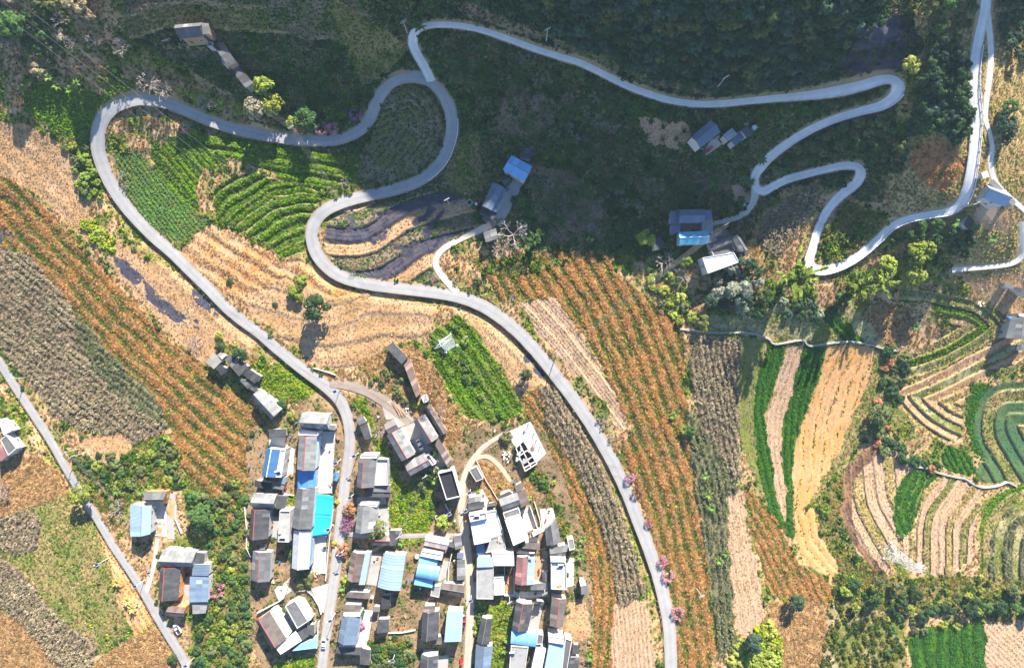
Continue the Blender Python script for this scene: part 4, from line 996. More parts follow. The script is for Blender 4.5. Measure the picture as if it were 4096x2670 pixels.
 (S_,'E',[(1172,1350),(1442,1402),(1426,1512),(1150,1452)],4.0,'sky','lowest of the three bright blue roofs',dict(name='shed',cat='shed',wall='w',wins=False,rise=.6)),
 (G_,'E',[(1298,847),(1340,690),(1702,768),(1656,925)],3.8,'pinkish','roof of pink translucent sheets with a dark ribbed lower slope',dict(t=.55,wall='m')),
 (S_,'E',[(1692,790),(1782,800),(1772,892),(1662,862)],3.0,'grey','grey annex between the pink sheets and the alley',dict(name='annex',cat='annex',wins=False)),
 (S_,'E',[(1755,702),(1870,690),(1896,892),(1792,916)],3.2,'grey','grey tin roof on the west edge of the alley above the walled garden',dict(name='shed',cat='shed',wins=False)),
 (S_,'F',[(35,1066),(150,1066),(155,1382),(33,1390)],3.0,'grey','long grey tin roof on the west edge of the alley',dict(name='shed',cat='shed',wins=False)),
 (S_,'F',[(40,962),(130,960),(134,1060),(30,1052)],3.0,'slate','slate blue roof patch on the west edge of the alley',dict(name='shed',cat='shed',wins=False)),
 (G_,'Z',[(1285,1025),(1300,958),(1456,975),(1450,1062)],3.0,'brown','brown gabled shed south of the bright blue roofs',dict(t=.5,name='shed',cat='shed',wins=False)),
 (F_,'Z',[(1228,985),(1290,975),(1276,1060),(1215,1046)],2.6,'lgrey','pale concrete slab roof beside the lowest bright blue roof',dict(name='annex',cat='annex',wins=False,par=.2)),
 # compound at the bottom left of the village
 (G_,'G',[(105,440),(236,345),(400,610),(262,707)],4.8,'brown','grey brown roof with a red ridge beside an orange wall, at the garden compound',dict(t=.32,ridge='red',wall='w')),
 (F_,'G',[(255,325),(295,312),(442,556),(408,605)],3.4,'white','white terrace along the orange wall of the compound',dict(wall='w',par=.3,name='terrace',cat='terrace',wins=False)),
 (F_,'G',[(388,295),(486,240),(612,440),(506,510)],4.6,'dconc','dark stained flat roof with a red rim in the compound',dict(wall='w',par=.35)),
 (F_,'G',[(490,236),(545,262),(640,422),(608,444)],4.0,'white','white side strip of the dark stained flat roof in the compound',dict(wall='w',par=.2,name='annex',cat='annex',wins=False)),
 (S_,'G',[(495,530),(602,456),(626,580),(556,625)],3.2,'dgrey','patched dark roof in the middle of the compound',dict(name='shed',cat='shed',wins=False)),
 (S_,'G',[(606,476),(668,472),(668,586),(612,562)],3.2,'dgrey','dark roof nearest the road in the compound',dict(name='shed',cat='shed',wins=False)),
 (S_,'G',[(310,687),(490,535),(546,630),(356,746)],3.8,'white','white roofed wing at the south of the compound',dict(wall='w')),
 (S_,'G',[(550,642),(700,592),(690,700),(464,716)],2.8,'sky','blue and white metal awning at the south of the compound',dict(name='awning',cat='awning',wall='w',wins=False)),
 # lower middle
 (S_,'H',[(92,268),(255,285),(242,368),(80,358)],4.2,'brown','brown grey roof north of the silver blue metal roof by the road',dict()),
 (F_,'H',[(80,363),(246,370),(242,394),(84,390)],5.6,'white','white wall strip between the brown grey roof and the silver blue metal roof',dict(wall='w',name='annex',cat='annex',wins=False,par=.3)),
 (G_,'H',[(74,382),(246,394),(205,672),(28,640)],5.2,'slate','silver blue metal roof beside the lower village road',dict(t=.36,wall='w')),
 (S_,'H',[(30,675),(266,690),(246,770),(12,736)],3.2,'dgrey','dark tiled roof south of the silver blue metal roof',dict(lean=1)),
 (S_,'H',[(250,690),(342,720),(332,866),(246,852)],3.2,'dgrey','ragged dark roof at the corner south of the white yard',dict(name='shed',cat='shed',wins=False)),
 (S_,'H',[(138,145),(338,165),(330,228),(100,200)],3.0,'brown','long brown tin shed south of the brown grey house with the blue strip',dict(name='shed',cat='shed',wins=False)),
 (S_,'H',[(458,190),(532,190),(532,322),(454,322)],2.8,'black','black shed in the shade of the large curved hall',dict(name='shed',cat='shed',wins=False)),
 (S_,'H',[(370,295),(436,300),(430,352),(364,346)],2.8,'grey','little grey hut west of the bare dirt yard',dict(name='hut',cat='hut',wins=False)),
 (S_,'H',[(415,415),(526,420),(516,548),(410,550)],3.2,'dgrey','square dark roof on the west of the bare dirt yard',dict(name='shed',cat='shed')),
 (S_,'H',[(858,290),(970,290),(962,350),(855,350)],3.8,'brown','short brown roof at the north end of the long dark roof near the alley',dict(name='shed',cat='shed')),
 (G_,'H',[(850,350),(1006,345),(996,612),(832,626)],4.4,'dgrey','long dark roof with a faint ridge west of the pale blue alley hall',dict(t=.36)),
 (S_,'H',[(936,592),(1030,590),(1030,665),(930,662)],3.0,'brown','small brown lean-to at the south end of the long dark roof',dict(name='lean_to',cat='shed',wins=False)),
 (S_,'T',[(1789,2438),(1852,2442),(1845,2564),(1778,2563)],5.0,'pblue','pale blue metal hall beside the lower alley',dict(name='hall',cat='hall',wall='w',rise=.7)),
 (G_,'H',[(835,762),(996,772),(990,910),(820,910)],4.4,'dgrey','dark roof with a white gable cut off by the bottom edge',dict(t=.45,wall='w')),
 # lower right
 (G_,'I',[(255,397),(356,405),(320,652),(204,626)],3.8,'dgrey','dark weathered roof standing in the green gardens east of the alley',dict(t=.45,wall='m')),
 (G_,'I',[(200,656),(358,665),(332,890),(188,890)],3.8,'slate','blue grey metal roof south of the dark weathered one',dict(t=.5,wall='w')),
 (G_,'I',[(580,247),(736,270),(686,526),(540,506)],4.6,'dgrey','dark brown grey roof with a red ridge north of the curved blue roof at the',dict(t=.4,ridge='red',wall='w')),
 (A_,'I',[(525,642),(536,515),(782,550),(766,676)],4.4,'sky','curved light blue roof near the bottom edge',dict(wall='w',rise=.6)),
 (F_,'I',[(782,552),(836,560),(826,646),(768,652)],4.0,'dconc','dark square roof beside the curved light blue roof near the bottom edge',dict(name='annex',cat='annex',par=.3,wins=False)),
 (F_,'I',[(530,662),(696,672),(660,890),(512,890)],4.6,'conc','stained grey terrace roof cut off by the bottom edge',dict(wall='w',par=.4)),
 (S_,'I',[(765,672),(862,682),(820,890),(718,890)],4.6,'white','white metal roof cut off by the bottom edge',dict(wall='w')),
 (S_,'I',[(890,632),(1042,652),(1004,890),(842,890)],5.2,'pblue','wide pale blue metal roof cut off by the bottom edge',dict(wall='w',rise=.7)),
 (F_,'I',[(884,567),(1030,590),(1036,650),(886,628)],6.0,'white','white stair house on the wide pale blue roof at the bottom',dict(wall='w',par=.3,name='stair_house',cat='house',wins=False)),
 (F_,'I',[(1042,590),(1106,610),(1060,890),(1008,890)],4.6,'dconc','grey flat strip east of the wide pale blue roof at the bottom',dict(wall='w',par=.4,name='annex',cat='annex')),
 (S_,'I',[(1092,766),(1182,770),(1162,890),(1072,890)],3.0,'dgrey','dark shed nearest the bottom right corner of the village',dict(name='shed',cat='shed')),
 (S_,'I',[(1122,650),(1172,655),(1168,745),(1112,735)],2.6,'dgrey','narrow dark hut under the dirt plot at the east edge',dict(name='hut',cat='hut',wins=False)),
 (G_,'I',[(918,206),(1056,220),(1016,482),(896,476)],4.6,'brown','brown grey roof beside the bare dirt plot at the east edge',dict(t=.5,ridge='red',wall='w')),
 (S_,'I',[(1176,40),(1230,40),(1232,92),(1186,98)],2.8,'white','tiny white shed roof at the east edge',dict(name='hut',cat='hut',wins=False)),
 (S_,'I',[(1190,96),(1252,90),(1256,172),(1196,178)],2.8,'grey','tiny grey shed roof at the east edge south of the white one',dict(name='hut',cat='hut',wins=False)),
 (S_,'I',[(765,235),(850,250),(828,290),(762,268)],3.0,'dgrey','little dark awning in the yard between two dark roofs at the bottom',dict(name='awning',cat='awning',wins=False)),
 # far left
 (F_,'L',[(-10,492),(48,512),(92,572),(28,608)],3.6,'white','white slab roof at the left edge beside the west road',dict(wall='w',par=.3)),
 (F_,'L',[(4,642),(46,602),(122,700),(60,752)],4.0,'dconc','grey flat roof with an open frame at the left edge',dict(wall='w',par=.2)),
 (S_,'L',[(-20,690),(2,678),(62,746),(-8,806)],3.6,'red','red brown tin roof cut off by the left edge',dict()),
 (G_,'M',[(57,97),(166,105),(160,256),(55,269)],4.4,'pblue','light blue ribbed roof in the west farm with a long shadow',dict(t=.66,wall='w')),
 (G_,'M',[(152,107),(124,32),(246,30),(229,107)],3.6,'grey','grey gabled wing with an orange end wall in the west farm',dict(t=.5,wall='o')),
 (G_,'M',[(215,426),(228,335),(400,348),(389,427)],4.2,'lgrey','wide grey gable with a white back wall at the west farm below',dict(t=.42,wall='w',rise=2.6)),
 (G_,'M',[(213,426),(318,432),(305,602),(201,599)],4.4,'dgrey','dark roof with a red ridge beside an orange porch',dict(t=.33,ridge='red',wall='o')),
 (S_,'M',[(388,412),(469,415),(466,476),(382,472)],4.0,'slate','plain slate blue roof north of the patchwork one',dict(wall='w',rise=.4)),
 (S_,'M',[(372,476),(466,479),(462,612),(367,611)],3.8,'patch','patchwork roof of slate blue sheets',dict(wall='w',rise=.6)),
 (S_,'M',[(386,616),(461,613),(450,672),(387,672)],3.0,'lgrey','pale shed south of the patchwork roof',dict(name='shed',cat='shed',wins=False)),
 (S_,'M',[(398,350),(446,355),(440,411),(398,409)],3.0,'dgrey','dark shed north of the slate blue roof',dict(name='shed',cat='shed',wins=False)),
 (G_,'M',[(240,682),(258,633),(346,640),(336,690)],3.6,'rustbrown','small red brown roof with an orange gable above the parked pickup',dict(t=.5,wall='o')),
 # cottages on the bank
 (S_,'N',[(114,265),(186,175),(278,245),(196,336)],2.8,'green','mottled green and purple tin roof at the west end of the cottages',dict(name='shed',cat='shed')),
 (S_,'N',[(228,190),(258,168),(302,208),(272,240)],2.8,'green','small mottled tin roof on the corner of the cottages',dict(name='shed',cat='shed',wins=False)),
 (S_,'N',[(300,242),(346,185),(522,310),(446,406)],3.4,'dgrey','dark grey main roof of the cottages on the bank',dict()),
 (S_,'N',[(214,330),(250,285),(316,335),(276,396)],2.8,'black','blackish shed under the main cottage roof',dict(name='shed',cat='shed',wins=False)),
 (S_,'N',[(485,392),(532,330),(656,410),(602,476)],3.2,'black','blue black roof east of the main cottage roof',dict()),
 (S_,'N',[(418,418),(466,428),(572,492),(530,532)],2.8,'dgrey','broken dark roof with brush on it below the cottages',dict(name='shed',cat='shed',wins=False)),
 (S_,'N',[(545,532),(572,495),(636,545),(610,572)],2.8,'dgrey','little dark roof between the broken one and the white barn',dict(name='shed',cat='shed',wins=False)),
 # long ruin north of the village
 (S_,'Y',[(908,872),(952,830),(1058,940),(1018,985)],3.0,'dgrey','upper length of the long dark tiled barn on the terrace edge',dict(name='barn',cat='barn',wall='b')),
 (S_,'Y',[(1030,985),(1072,945),(1148,1190),(1118,1218)],3.0,'rustbrown','lower length of the long dark tiled barn on the terrace edge',dict(name='barn',cat='barn',wall='b')),
 (F_,'Y',[(1150,1212),(1182,1195),(1200,1245),(1170,1258)],3.0,'silver','tiny silver water hut at the end of the long tiled barn',dict(name='hut',cat='hut',wins=False,par=.2,wall='w')),
 # top left
 (G_,'O',[(168,267),(112,115),(411,88),(431,240)],4.0,'grey','grey farmhouse roof alone in the shaded fields at the top left',dict(t=.58,wall='b',rise=2.0)),
 (S_,'O',[(413,94),(489,98),(496,216),(432,222)],3.6,'grey','grey annex on the right of the lone farmhouse at the top left',dict(name='annex',cat='annex',wall='b')),
 (F_,'O',[(470,298),(532,300),(532,352),(474,352)],2.2,'dconc','small square hut between the farmhouse and the long barn at the top left',dict(name='hut',cat='hut',wins=False,par=.1)),
 (S_,'O',[(545,347),(625,288),(800,530),(716,585)],3.2,'dgrey','upper half of the slanting long barn under the cables',dict(name='barn',cat='barn',wall='b')),
 (S_,'O',[(718,588),(802,533),(988,765),(906,818)],3.2,'dgrey','lower half of the slanting long barn with a white gable',dict(name='barn',cat='barn',wall='w')),
 (F_,'O',[(624,490),(666,480),(692,540),(650,552)],2.6,'conc','little concrete box beside the slanting long barn',dict(name='hut',cat='hut',wins=False,par=.1)),
 # valley farm
 (G_,'Q',[(308,240),(377,124),(546,215),(484,336)],4.8,'sky','bright blue metal roof of the shaded valley farm',dict(t=.5,wall='w',rise=.9)),
 (S_,'Q',[(440,140),(470,58),(562,78),(530,160)],3.0,'dgrey','dark shed behind the bright blue roof in the valley',dict(name='shed',cat='shed')),
 (G_,'Q',[(230,345),(312,385),(215,574),(140,536)],4.4,'slate','slate grey gable of the shaded valley farm',dict(t=.5,wall='w')),
 (S_,'Q',[(313,388),(342,402),(252,586),(216,574)],3.4,'slate','slate grey veranda roof facing the valley farmyard',dict(name='veranda',cat='veranda',wins=False)),
 (S_,'Q',[(115,590),(142,540),(262,590),(232,642)],2.8,'dgrey','dark lean-to at the south end of the slate grey gable in the valley',dict(name='lean_to',cat='shed',wins=False)),
 (S_,'Q',[(135,640),(157,605),(206,630),(190,666)],2.6,'grey','small grey porch at the gate of the valley farm',dict(name='porch',cat='shed',wins=False)),
 (S_,'Q',[(150,750),(250,716),(268,800),(170,832)],2.8,'grey','patched grey hut by the lane below the valley farm',dict(name='hut',cat='hut')),
 (S_,'Q',[(285,310),(330,300),(390,330),(345,395)],2.8,'dgrey','dark kitchen roof between the blue and the slate roofs in the valley',dict(name='shed',cat='shed',wins=False)),
 # right valley farm
 (G_,'R',[(305,292),(303,155),(568,150),(573,287)],4.2,'slate','long slate grey roof at the back of the cyan roofed farm',dict(t=.5)),
 (S_,'R',[(212,166),(302,166),(303,295),(215,298)],3.4,'slate','slate grey wing on the left of the cyan roofed farm',dict()),
 (S_,'R',[(570,160),(649,160),(652,247),(573,283)],3.4,'slate','slate grey wing on the right of the cyan roofed farm',dict()),
 (S_,'R',[(220,300),(318,298),(317,386),(223,420)],3.2,'slate','blue grey lean-to on the west side of the cyan roofed farmyard',dict(name='lean_to',cat='shed')),
 (F_,'R',[(553,288),(655,252),(661,402),(556,386)],3.0,'conc','pale concrete roof on the east side of the cyan roofed farmyard',dict(par=.2,name='annex',cat='annex')),
 (G_,'R',[(308,520),(301,390),(612,378),(616,508)],4.6,'cyan','cyan metal roof with a white ridge',dict(t=.52,ridge='white',wall='w',rise=1.2)),
 (S_,'R',[(30,478),(100,420),(172,552),(34,590)],2.8,'dgrey','dark shed behind the yellow green tree west of the cyan roof',dict(name='shed',cat='shed')),
 (S_,'R',[(614,432),(802,360),(850,425),(618,510)],3.6,'brown','pale brown roof under the cables east of the cyan roof',dict()),
 (S_,'R',[(618,512),(850,430),(862,492),(642,582)],3.4,'grey','grey ribbed roof just above the dark terrace east of the cyan roof',dict(name='shed',cat='shed',lean=-1)),
 (F_,'R',[(642,584),(862,494),(896,582),(680,672)],3.0,'dconc','dark flat terrace above the white flat roof',dict(par=.3,name='terrace',cat='terrace',wins=False)),
 (F_,'R',[(548,658),(880,602),(936,706),(606,826)],5.0,'white','broad white flat roof at the wood edge below the cyan roof',dict(wall='w',par=.35)),
 (G_,'R',[(856,436),(930,412),(1026,578),(964,600)],3.8,'grey','grey gable at the east side of the broad white flat roof',dict(t=.6)),
 (S_,'R',[(962,602),(1020,582),(1022,632),(972,652)],2.8,'dgrey','little dark shed below the grey gable by the broad white roof',dict(name='shed',cat='shed',wins=False)),
 # upper right farm
 (G_,'U',[(260,562),(104,376),(441,94),(606,292)],4.6,'slate','wide slate roof with a white gable under the upper road',dict(t=.55,wall='w')),
 (S_,'U',[(640,352),(802,220),(902,330),(730,462)],3.2,'silver','light grey shed roof east of the wide slate roof',dict(name='shed',cat='shed')),
 (S_,'U',[(780,452),(922,262),(1022,386),(850,542)],3.0,'slate','blue grey shed roof between the light grey shed and the dark ruin',dict(name='shed',cat='shed')),
 (S_,'U',[(950,262),(1052,180),(1182,300),(1052,402)],2.8,'dgrey','dark half fallen roof at the end of the upper farm',dict(name='shed',cat='shed')),
 (S_,'U',[(1140,196),(1212,165),(1242,220),(1180,276)],2.6,'white','small bright tin roof at the far end of the upper farm',dict(name='hut',cat='hut',wins=False)),
 # right edge
 (G_,'V',[(350,267),(380,163),(565,235),(522,337)],4.6,'pblue','blue metal gable of the ridge farm at the right edge',dict(t=.6,wall='w',rise=2.4)),
 (S_,'V',[(390,148),(432,115),(512,196),(472,216)],3.0,'grey','grey shed behind the blue gable at the right edge',dict(name='shed',cat='shed')),
 (S_,'V',[(550,292),(572,250),(616,300),(586,346)],3.0,'grey','grey lean-to at the east end of the blue gable at the right edge',dict(name='lean_to',cat='shed',wins=False)),
 (S_,'V',[(330,66),(380,48),(398,95),(346,110)],2.6,'white','small white hut beside the ridge road',dict(name='hut',cat='hut',wins=False)),
 (S_,'V',[(176,480),(236,405),(281,460),(216,526)],2.8,'dgrey','dark open shed below the ridge farm',dict(name='shed',cat='shed')),
 (G_,'X',[(565,426),(700,442),(690,612),(525,600)],4.2,'grey','grey ribbed house roof cut off by the right edge above the terraces',dict(t=.55,wall='w')),
 (S_,'X',[(592,650),(690,650),(690,702),(586,690)],2.8,'dgrey','dark roof south of the ribbed house at the right edge',dict(name='shed',cat='shed')),
 (S_,'X',[(505,152),(592,190),(577,212),(503,192)],2.6,'grey','thin grey roof beside the pale track at the right edge',dict(name='shed',cat='shed',wins=False)),
 (S_,'X',[(592,192),(690,214),(690,268),(562,202)],2.6,'dgrey','dark ragged roof cut off by the right edge near the pale track',dict(name='shed',cat='shed',wins=False)),
 (F_,'X',[(622,402),(700,410),(700,438),(624,422)],4.0,'white','white slab roof at the north end of the ribbed house at the right edge',dict(wall='w',par=.2,name='annex',cat='annex',wins=False)),
]
for kd, z, pts, h, col, label, kw in BL:
    building(kd, z, pts, h, col, label, **kw)

# ------------------------------------------------------------------ yards: concrete and earth slabs
def yard(z, pts, col, lift=.14, name='courtyard'):
    T = [tf(z, p) for p in pts]
    FOOT.append(T)
    n = len(T)
    V = [w_t(x, y, lift) for x, y in T]
    C = w_t(sum(p[0] for p in T) / n, sum(p[1] for p in T) / n, lift)
    V2 = [p - Vector((0, 0, 1.0)) for p in V]
    F = [(i, (i + 1) % n, 2 * n) for i in range(n)] + [(i, n + i, n + (i + 1) % n, (i + 1) % n) for i in range(n)]
    m = {'c': surf_mat('yard_concrete', (.34,.315,.29), .26, .35, .9, (.34,.31,.29), .7), 'w': surf_mat('yard_white', (.50,.47,.435), .16, .4, .9, (.48,.44,.4), .5),
         'e': surf_mat('yard_earth', (.38,.265,.17), .22, .5, .95, (.33,.24,.17), .7), 'g': surf_mat('yard_grey', (.33,.32,.31), .2, .4, .9, (.2,.2,.2), .6), 'o': surf_mat('yard_orange', (.46,.22,.09), .2, .6, .95)}[col]
    return kind(obj(name, V + V2 + [C], F, m), 'structure')
YARDS = [('A',[(640,690),(770,740),(745,1165),(590,1165)],'w'),('A',[(1155,480),(1392,480),(1345,1440),(1108,1440)],'w'),('A',[(385,575),(635,570),(600,760),(372,725)],'w'),
 ('B',[(640,425),(840,340),(1050,680),(1150,760),(1030,830),(880,800),(850,830)],'c'),('B',[(330,60),(480,0),(760,240),(830,330),(600,430),(540,290),(400,300)],'c'),('B',[(1130,870),(1180,740),(1370,1050),(1210,1085)],'g'),
 ('C',[(640,345),(1015,172),(1262,672),(1112,812),(900,450),(770,560)],'w'),('F',[(1010,310),(1160,240),(1278,580),(1112,650)],'w'),('F',[(1320,292),(1520,272),(1556,420),(1400,640),(1352,640)],'w'),
 ('F',[(205,40),(430,-20),(520,150),(470,300),(480,330),(215,375)],'w'),('F',[(1730,1052),(1852,1040),(1842,1482),(1736,1502)],'w'),('F',[(1244,1012),(1342,1012),(1332,1420),(1220,1420)],'e'),
 ('T',[(2019,2300),(2053,2298),(2054,2364),(2018,2364)],'o'),('D',[(385,400),(545,405),(502,750),(362,722)],'c'),('D',[(1070,690),(1262,690),(1250,1290),(1015,1290)],'w'),('E',[(576,264),(762,262),(762,662),(528,652)],'g'),
 ('E',[(476,985),(648,985),(572,1482),(388,1452)],'c'),('E',[(1592,1080),(1700,1100),(1692,1402),(1518,1402)],'c'),('G',[(385,330),(506,506),(442,552),(354,402)],'g'),('G',[(280,130),(380,60),(450,150),(390,190),(330,260)],'w'),
 ('G',[(640,130),(810,80),(760,360),(735,350),(690,240)],'w'),('H',[(250,330),(372,340),(312,682),(206,672)],'w'),('I',[(736,290),(832,280),(786,522),(692,522)],'c'),('I',[(530,560),(620,560),(600,650),(526,650)],'g'),
 ('M',[(320,480),(372,480),(362,622),(304,622)],'c'),('M',[(172,108),(246,108),(246,270),(166,262)],'w'),('M',[(250,35),(296,35),(290,282),(248,282)],'c'),('Q',[(342,400),(390,310),(482,338),(290,712),(216,652)],'g'),
 ('R',[(320,292),(552,287),(552,382),(318,387)],'e'),('U',[(430,440),(590,345),(622,510),(372,690),(280,582)],'c'),('V',[(290,345),(470,335),(432,462),(300,442)],'e'),('H',[(1000,775),(1100,770),(1090,910),(990,910)],'c'),
 ('I',[(152,60),(205,60),(205,222),(150,222)],'g'),('N',[(600,545),(660,530),(900,690),(856,735)],'w'),('Z',[(705,360),(900,360),(910,410),(700,410)],'c'),('I',[(480,150),(860,150),(900,200),(480,215)],'g')]
for y in YARDS: yard(*y)
# ------------------------------------------------------------------ building site, walls, tanks and other village pieces
def wall_line(name, label, z, pts, h=1.2, th=.3, mat=None, cat='wall', group=None):
    """a free-standing wall along photo points, in straight lengths"""
    T = [tf(z, p) for p in pts]
    W3 = [w_t(x, y, 0) for x, y in T]
    base = W3[0]
    root = thing(name, label, cat, base, 0, group)
    for a, b in zip(W3[:-1], W3[1:]):
        a = a - base; b = b - base
        d = Vector((b.x - a.x, b.y - a.y, 0)); L = d.length
        if L < .2: continue
        n = max(1, int(L / 4)); d.normalize(); s = Vector((-d.y, d.x, 0)) * th / 2
        for k in range(n):
            p = lerp(a, b, k / n); q = lerp(a, b, (k + 1) / n) - d * .02
            up = Vector((0, 0, h)); dn = Vector((0, 0, -.8))
            V = [p - s + dn, q - s + dn, q + s + dn, p + s + dn, p - s + up, q - s + up, q + s + up, p + s + up]
            obj('wall_panel', V, [(3, 2, 1, 0), (4, 5, 6, 7), (0, 1, 5, 4), (1, 2, 6, 5), (2, 3, 7, 6), (3, 0, 4, 7)], mat or wallm('w'), root)
    return root
wall_line('garden_wall', 'white wall round the small green bed below the deep blue roof', 'A', [(636,1150),(590,1440),(765,1470)], 1.0)
wall_line('yard_wall', 'white wall with dark shaded face at the right of the white courtyard', 'F', [(1160,225),(1280,580)], 2.0)
wall_line('garden_wall', 'pale wall between the east edge houses and the scrub', 'F', [(1230,170),(1320,470),(1330,600)], 1.0)
wall_line('yard_wall', 'white wall between the roadside terrace and the village road', 'A', [(1400,480),(1345,1440)], .8)
wall_line('retaining_wall', 'red and white low wall along the road below the blue shade cloth', 'D', [(1370,300),(1340,560),(1290,1000),(1255,1400)], .8)
wall_line('yard_wall', 'pale wall at the west edge of the dark roofed row', 'D', [(10,250),(45,600),(40,880),(110,1020)], 1.4)
wall_line('yard_wall', 'white wall round the north of the garden compound', 'G', [(130,350),(320,250),(385,210)], 1.6)
wall_line('garden_wall', 'curved white wall round the squash bed of the compound', 'G', [(500,150),(600,135),(660,190),(720,290),(740,370)], 1.0)
wall_line('yard_wall', 'white wall along the road side of the compound', 'G', [(715,440),(712,560),(702,690)], 1.6)
wall_line('yard_wall', 'white wall at the bottom of the bare dirt yard', 'H', [(520,548),(650,545),(780,520)], 1.0)
wall_line('yard_wall', 'white wall round the orange dirt court', 'T', [(2018,2262),(2018,2375),(2056,2375),(2056,2262)], 1.6)
wall_line('yard_wall', 'white wall along the alley bend by the leafy tree', 'E', [(1640,200),(1700,340),(1700,390)], 1.6)
wall_line('garden_wall', 'grey brick pen wall west of the leafy tree', 'E', [(1480,390),(1610,370),(1645,500),(1525,530),(1480,390)], 1.0, mat=wallm('m'))
wall_line('yard_wall', 'pale wall between the blue house yard and the alley', 'E', [(1740,960),(1690,1180),(1680,1420)], 1.8)
wall_line('garden_wall', 'thin wall along the path below the building site', 'C', [(175,770),(330,1090),(420,1230),(520,1400)], .9, mat=wallm('m'))
wall_line('garden_wall', 'low wall beside the dusty lane above the green strip', 'Y', [(400,1012),(480,1035),(560,1062)], .8)
wall_line('yard_wall', 'broken pale wall in the west farm scrap yard', 'M', [(300,100),(300,180),(330,250)], 1.2)
wall_line('stone_terrace_wall', 'pale stone terrace in the shaded fields at the top left', 'O', [(-40,305),(60,270),(90,290)], .6, mat=wallm('m'))
wall_line('ruined_wall', 'ruined wall footing below the lone farmhouse at the top left', 'O', [(185,275),(200,345),(435,310),(430,255)], 1.0, mat=wallm('m'))

def site():
    o = w_t(*tf('C', (960, 640)))
    r = thing('unfinished_house', 'white unfinished house with open roofless rooms at the building site', 'building site', o)
    def w(p, h): return w_t(*tf('C', p), h) - o
    bm = wallm('w')
    lines = [((790,570),(905,452)),((905,452),(1112,808)),((1112,808),(932,922)),((932,922),(790,570)),((842,690),(985,590)),((890,805),(1045,700)),((850,515),(1020,862)),((912,880),(1085,775))]
    for a, b in lines:
        A = w(a, 0); B = w(b, 0); d = (B - A); d.z = 0; d.normalize(); s = Vector((-d.y, d.x, 0)) * .2
        V = [q + sg * s + Vector((0, 0, z)) for z in (-1, 2.8) for q, sg in ((A, -1), (B, -1), (B, 1), (A, 1))]
        obj('room_wall', V, [(4, 5, 6, 7), (0, 1, 5, 4), (1, 2, 6, 5), (2, 3, 7, 6), (3, 0, 4, 7)], bm, r)
    V = [w(p, 2.9) for p in ((862,800),(960,730),(985,790),(895,850))]
    obj('floor_slab', V + [p - Vector((0, 0, .15)) for p in V], [(0, 1, 2, 3), (0, 4, 5, 1), (1, 5, 6, 2), (2, 6, 7, 3), (3, 7, 4, 0)], surf_mat('yard_grey', (.33,.32,.31)), r)
    rr = random.Random(3)
    for k in range(12):
        a = w((rr.uniform(800, 1000), rr.uniform(500, 800)), 2.75); t = rr.uniform(0, 3)
        MB().box((a.x, a.y, a.z), (rr.uniform(.8, 2), rr.uniform(.3, .9), .12), t).obj('board', bm, r)
    for k, p in enumerate(((985,210),(1075,350),(1110,460),(1165,560),(1060,520))):
        a = w(p, 0)
        MB().tube(a, a + Vector((0, 0, 2.6)), .09).tube(a + Vector((-.5, -.5, 0)), a + Vector((0, 0, 1.8)), .06).obj('prop_post', M_BARK, r)
site()

def shade_cloth():
    m = surf_mat('blue_cloth', (.02, .40, .62), .12, .3, .7)
    o = w_t(*tf('D', (1200, 380)))
    r = thing('shade_cloth', 'bright turquoise blue shade cloth hung over the roadside terrace', 'awning', o)
    def w(p, h): return w_t(*tf('D', p), h) - o
    for q in ([(1066,58),(1372,88),(1345,398),(1048,384)], [(1048,386),(1345,400),(1290,680),(1024,722)]):
        n = 10; V = []
        A, B, C, D = [w(p, h) for p, h in zip(q, (3.9, 3.1, 3.1, 3.9))]
        for i in range(n + 1):
            for j in range(n + 1):
                p = lerp(lerp(A, B, i / n), lerp(D, C, i / n), j / n)
                p.z -= .9 * (1 - (2 * i / n - 1) ** 2) * .5 + .5 * (1 - (2 * j / n - 1) ** 2)
                e = (1 - (2 * i / n - 1) ** 2)
                V.append(p)
        F = [(i * (n + 1) + j, i * (n + 1) + j + 1, (i + 1) * (n + 1) + j + 1, (i + 1) * (n + 1) + j) for i in range(n) for j in range(n)]
        c = obj('cloth', V, F, m, r, True)
        c.modifiers.new('thickness', 'SOLIDIFY').thickness = .03
    for p in ((1372,88),(1345,400),(1290,680)):
        a = w(p, 0); MB().tube(a - Vector((0, 0, .3)), a + Vector((0, 0, 3.1)), .06).obj('post', M_TANK, r)
shade_cloth()

def solar_heater(z, p, h, rz, label):
    T = tf(z, p); o = at_z(T[0], T[1], float(zo(T[0] / KO, T[1] / KO)) + h * 1.25)
    r = thing('solar_water_heater', label, 'solar heater', o, rz)
    MB().tube((-1.0, .7, 1.0), (1.0, .7, 1.0), .33, n=12).obj('tank', M_TANK, r)
    V = [(-.9, -1.0, .25), (.9, -1.0, .25), (.9, .5, 1.0), (-.9, .5, 1.0)]
    V += [(a, b, c - .08) for a, b, c in V]
    obj('collector', V, [(0, 1, 2, 3), (7, 6, 5, 4), (0, 4, 5, 1), (1, 5, 6, 2), (2, 6, 7, 3), (3, 7, 4, 0)], M_SOLAR, r)
    f = MB()
    for x in (-.8, .8): f.tube((x, .7, 0), (x, .7, .9), .04).tube((x, -1, 0), (x, -1, .25), .04)
    f.obj('frame', M_TANK, r)
solar_heater('A', (520, 1120), 5.1, .2, 'solar heater on the white terrace beside the deep blue roof')
solar_heater('D', (590, 745), 5.4, 0, 'solar heater at the end of the narrow rimmed concrete roof')
solar_heater('F', (1190, 985), 5.6, 0, 'solar heater north of the red roofed house')
solar_heater('F', (1640, 1170), 5.5, .1, 'solar heater on the walled white roof')
solar_heater('F', (340, 410), 6.5, 0, 'solar heater on the raised pinkish roof terrace')
solar_heater('I', (540, 735), 4.7, .1, 'solar heater on the stained grey terrace roof at the bottom')
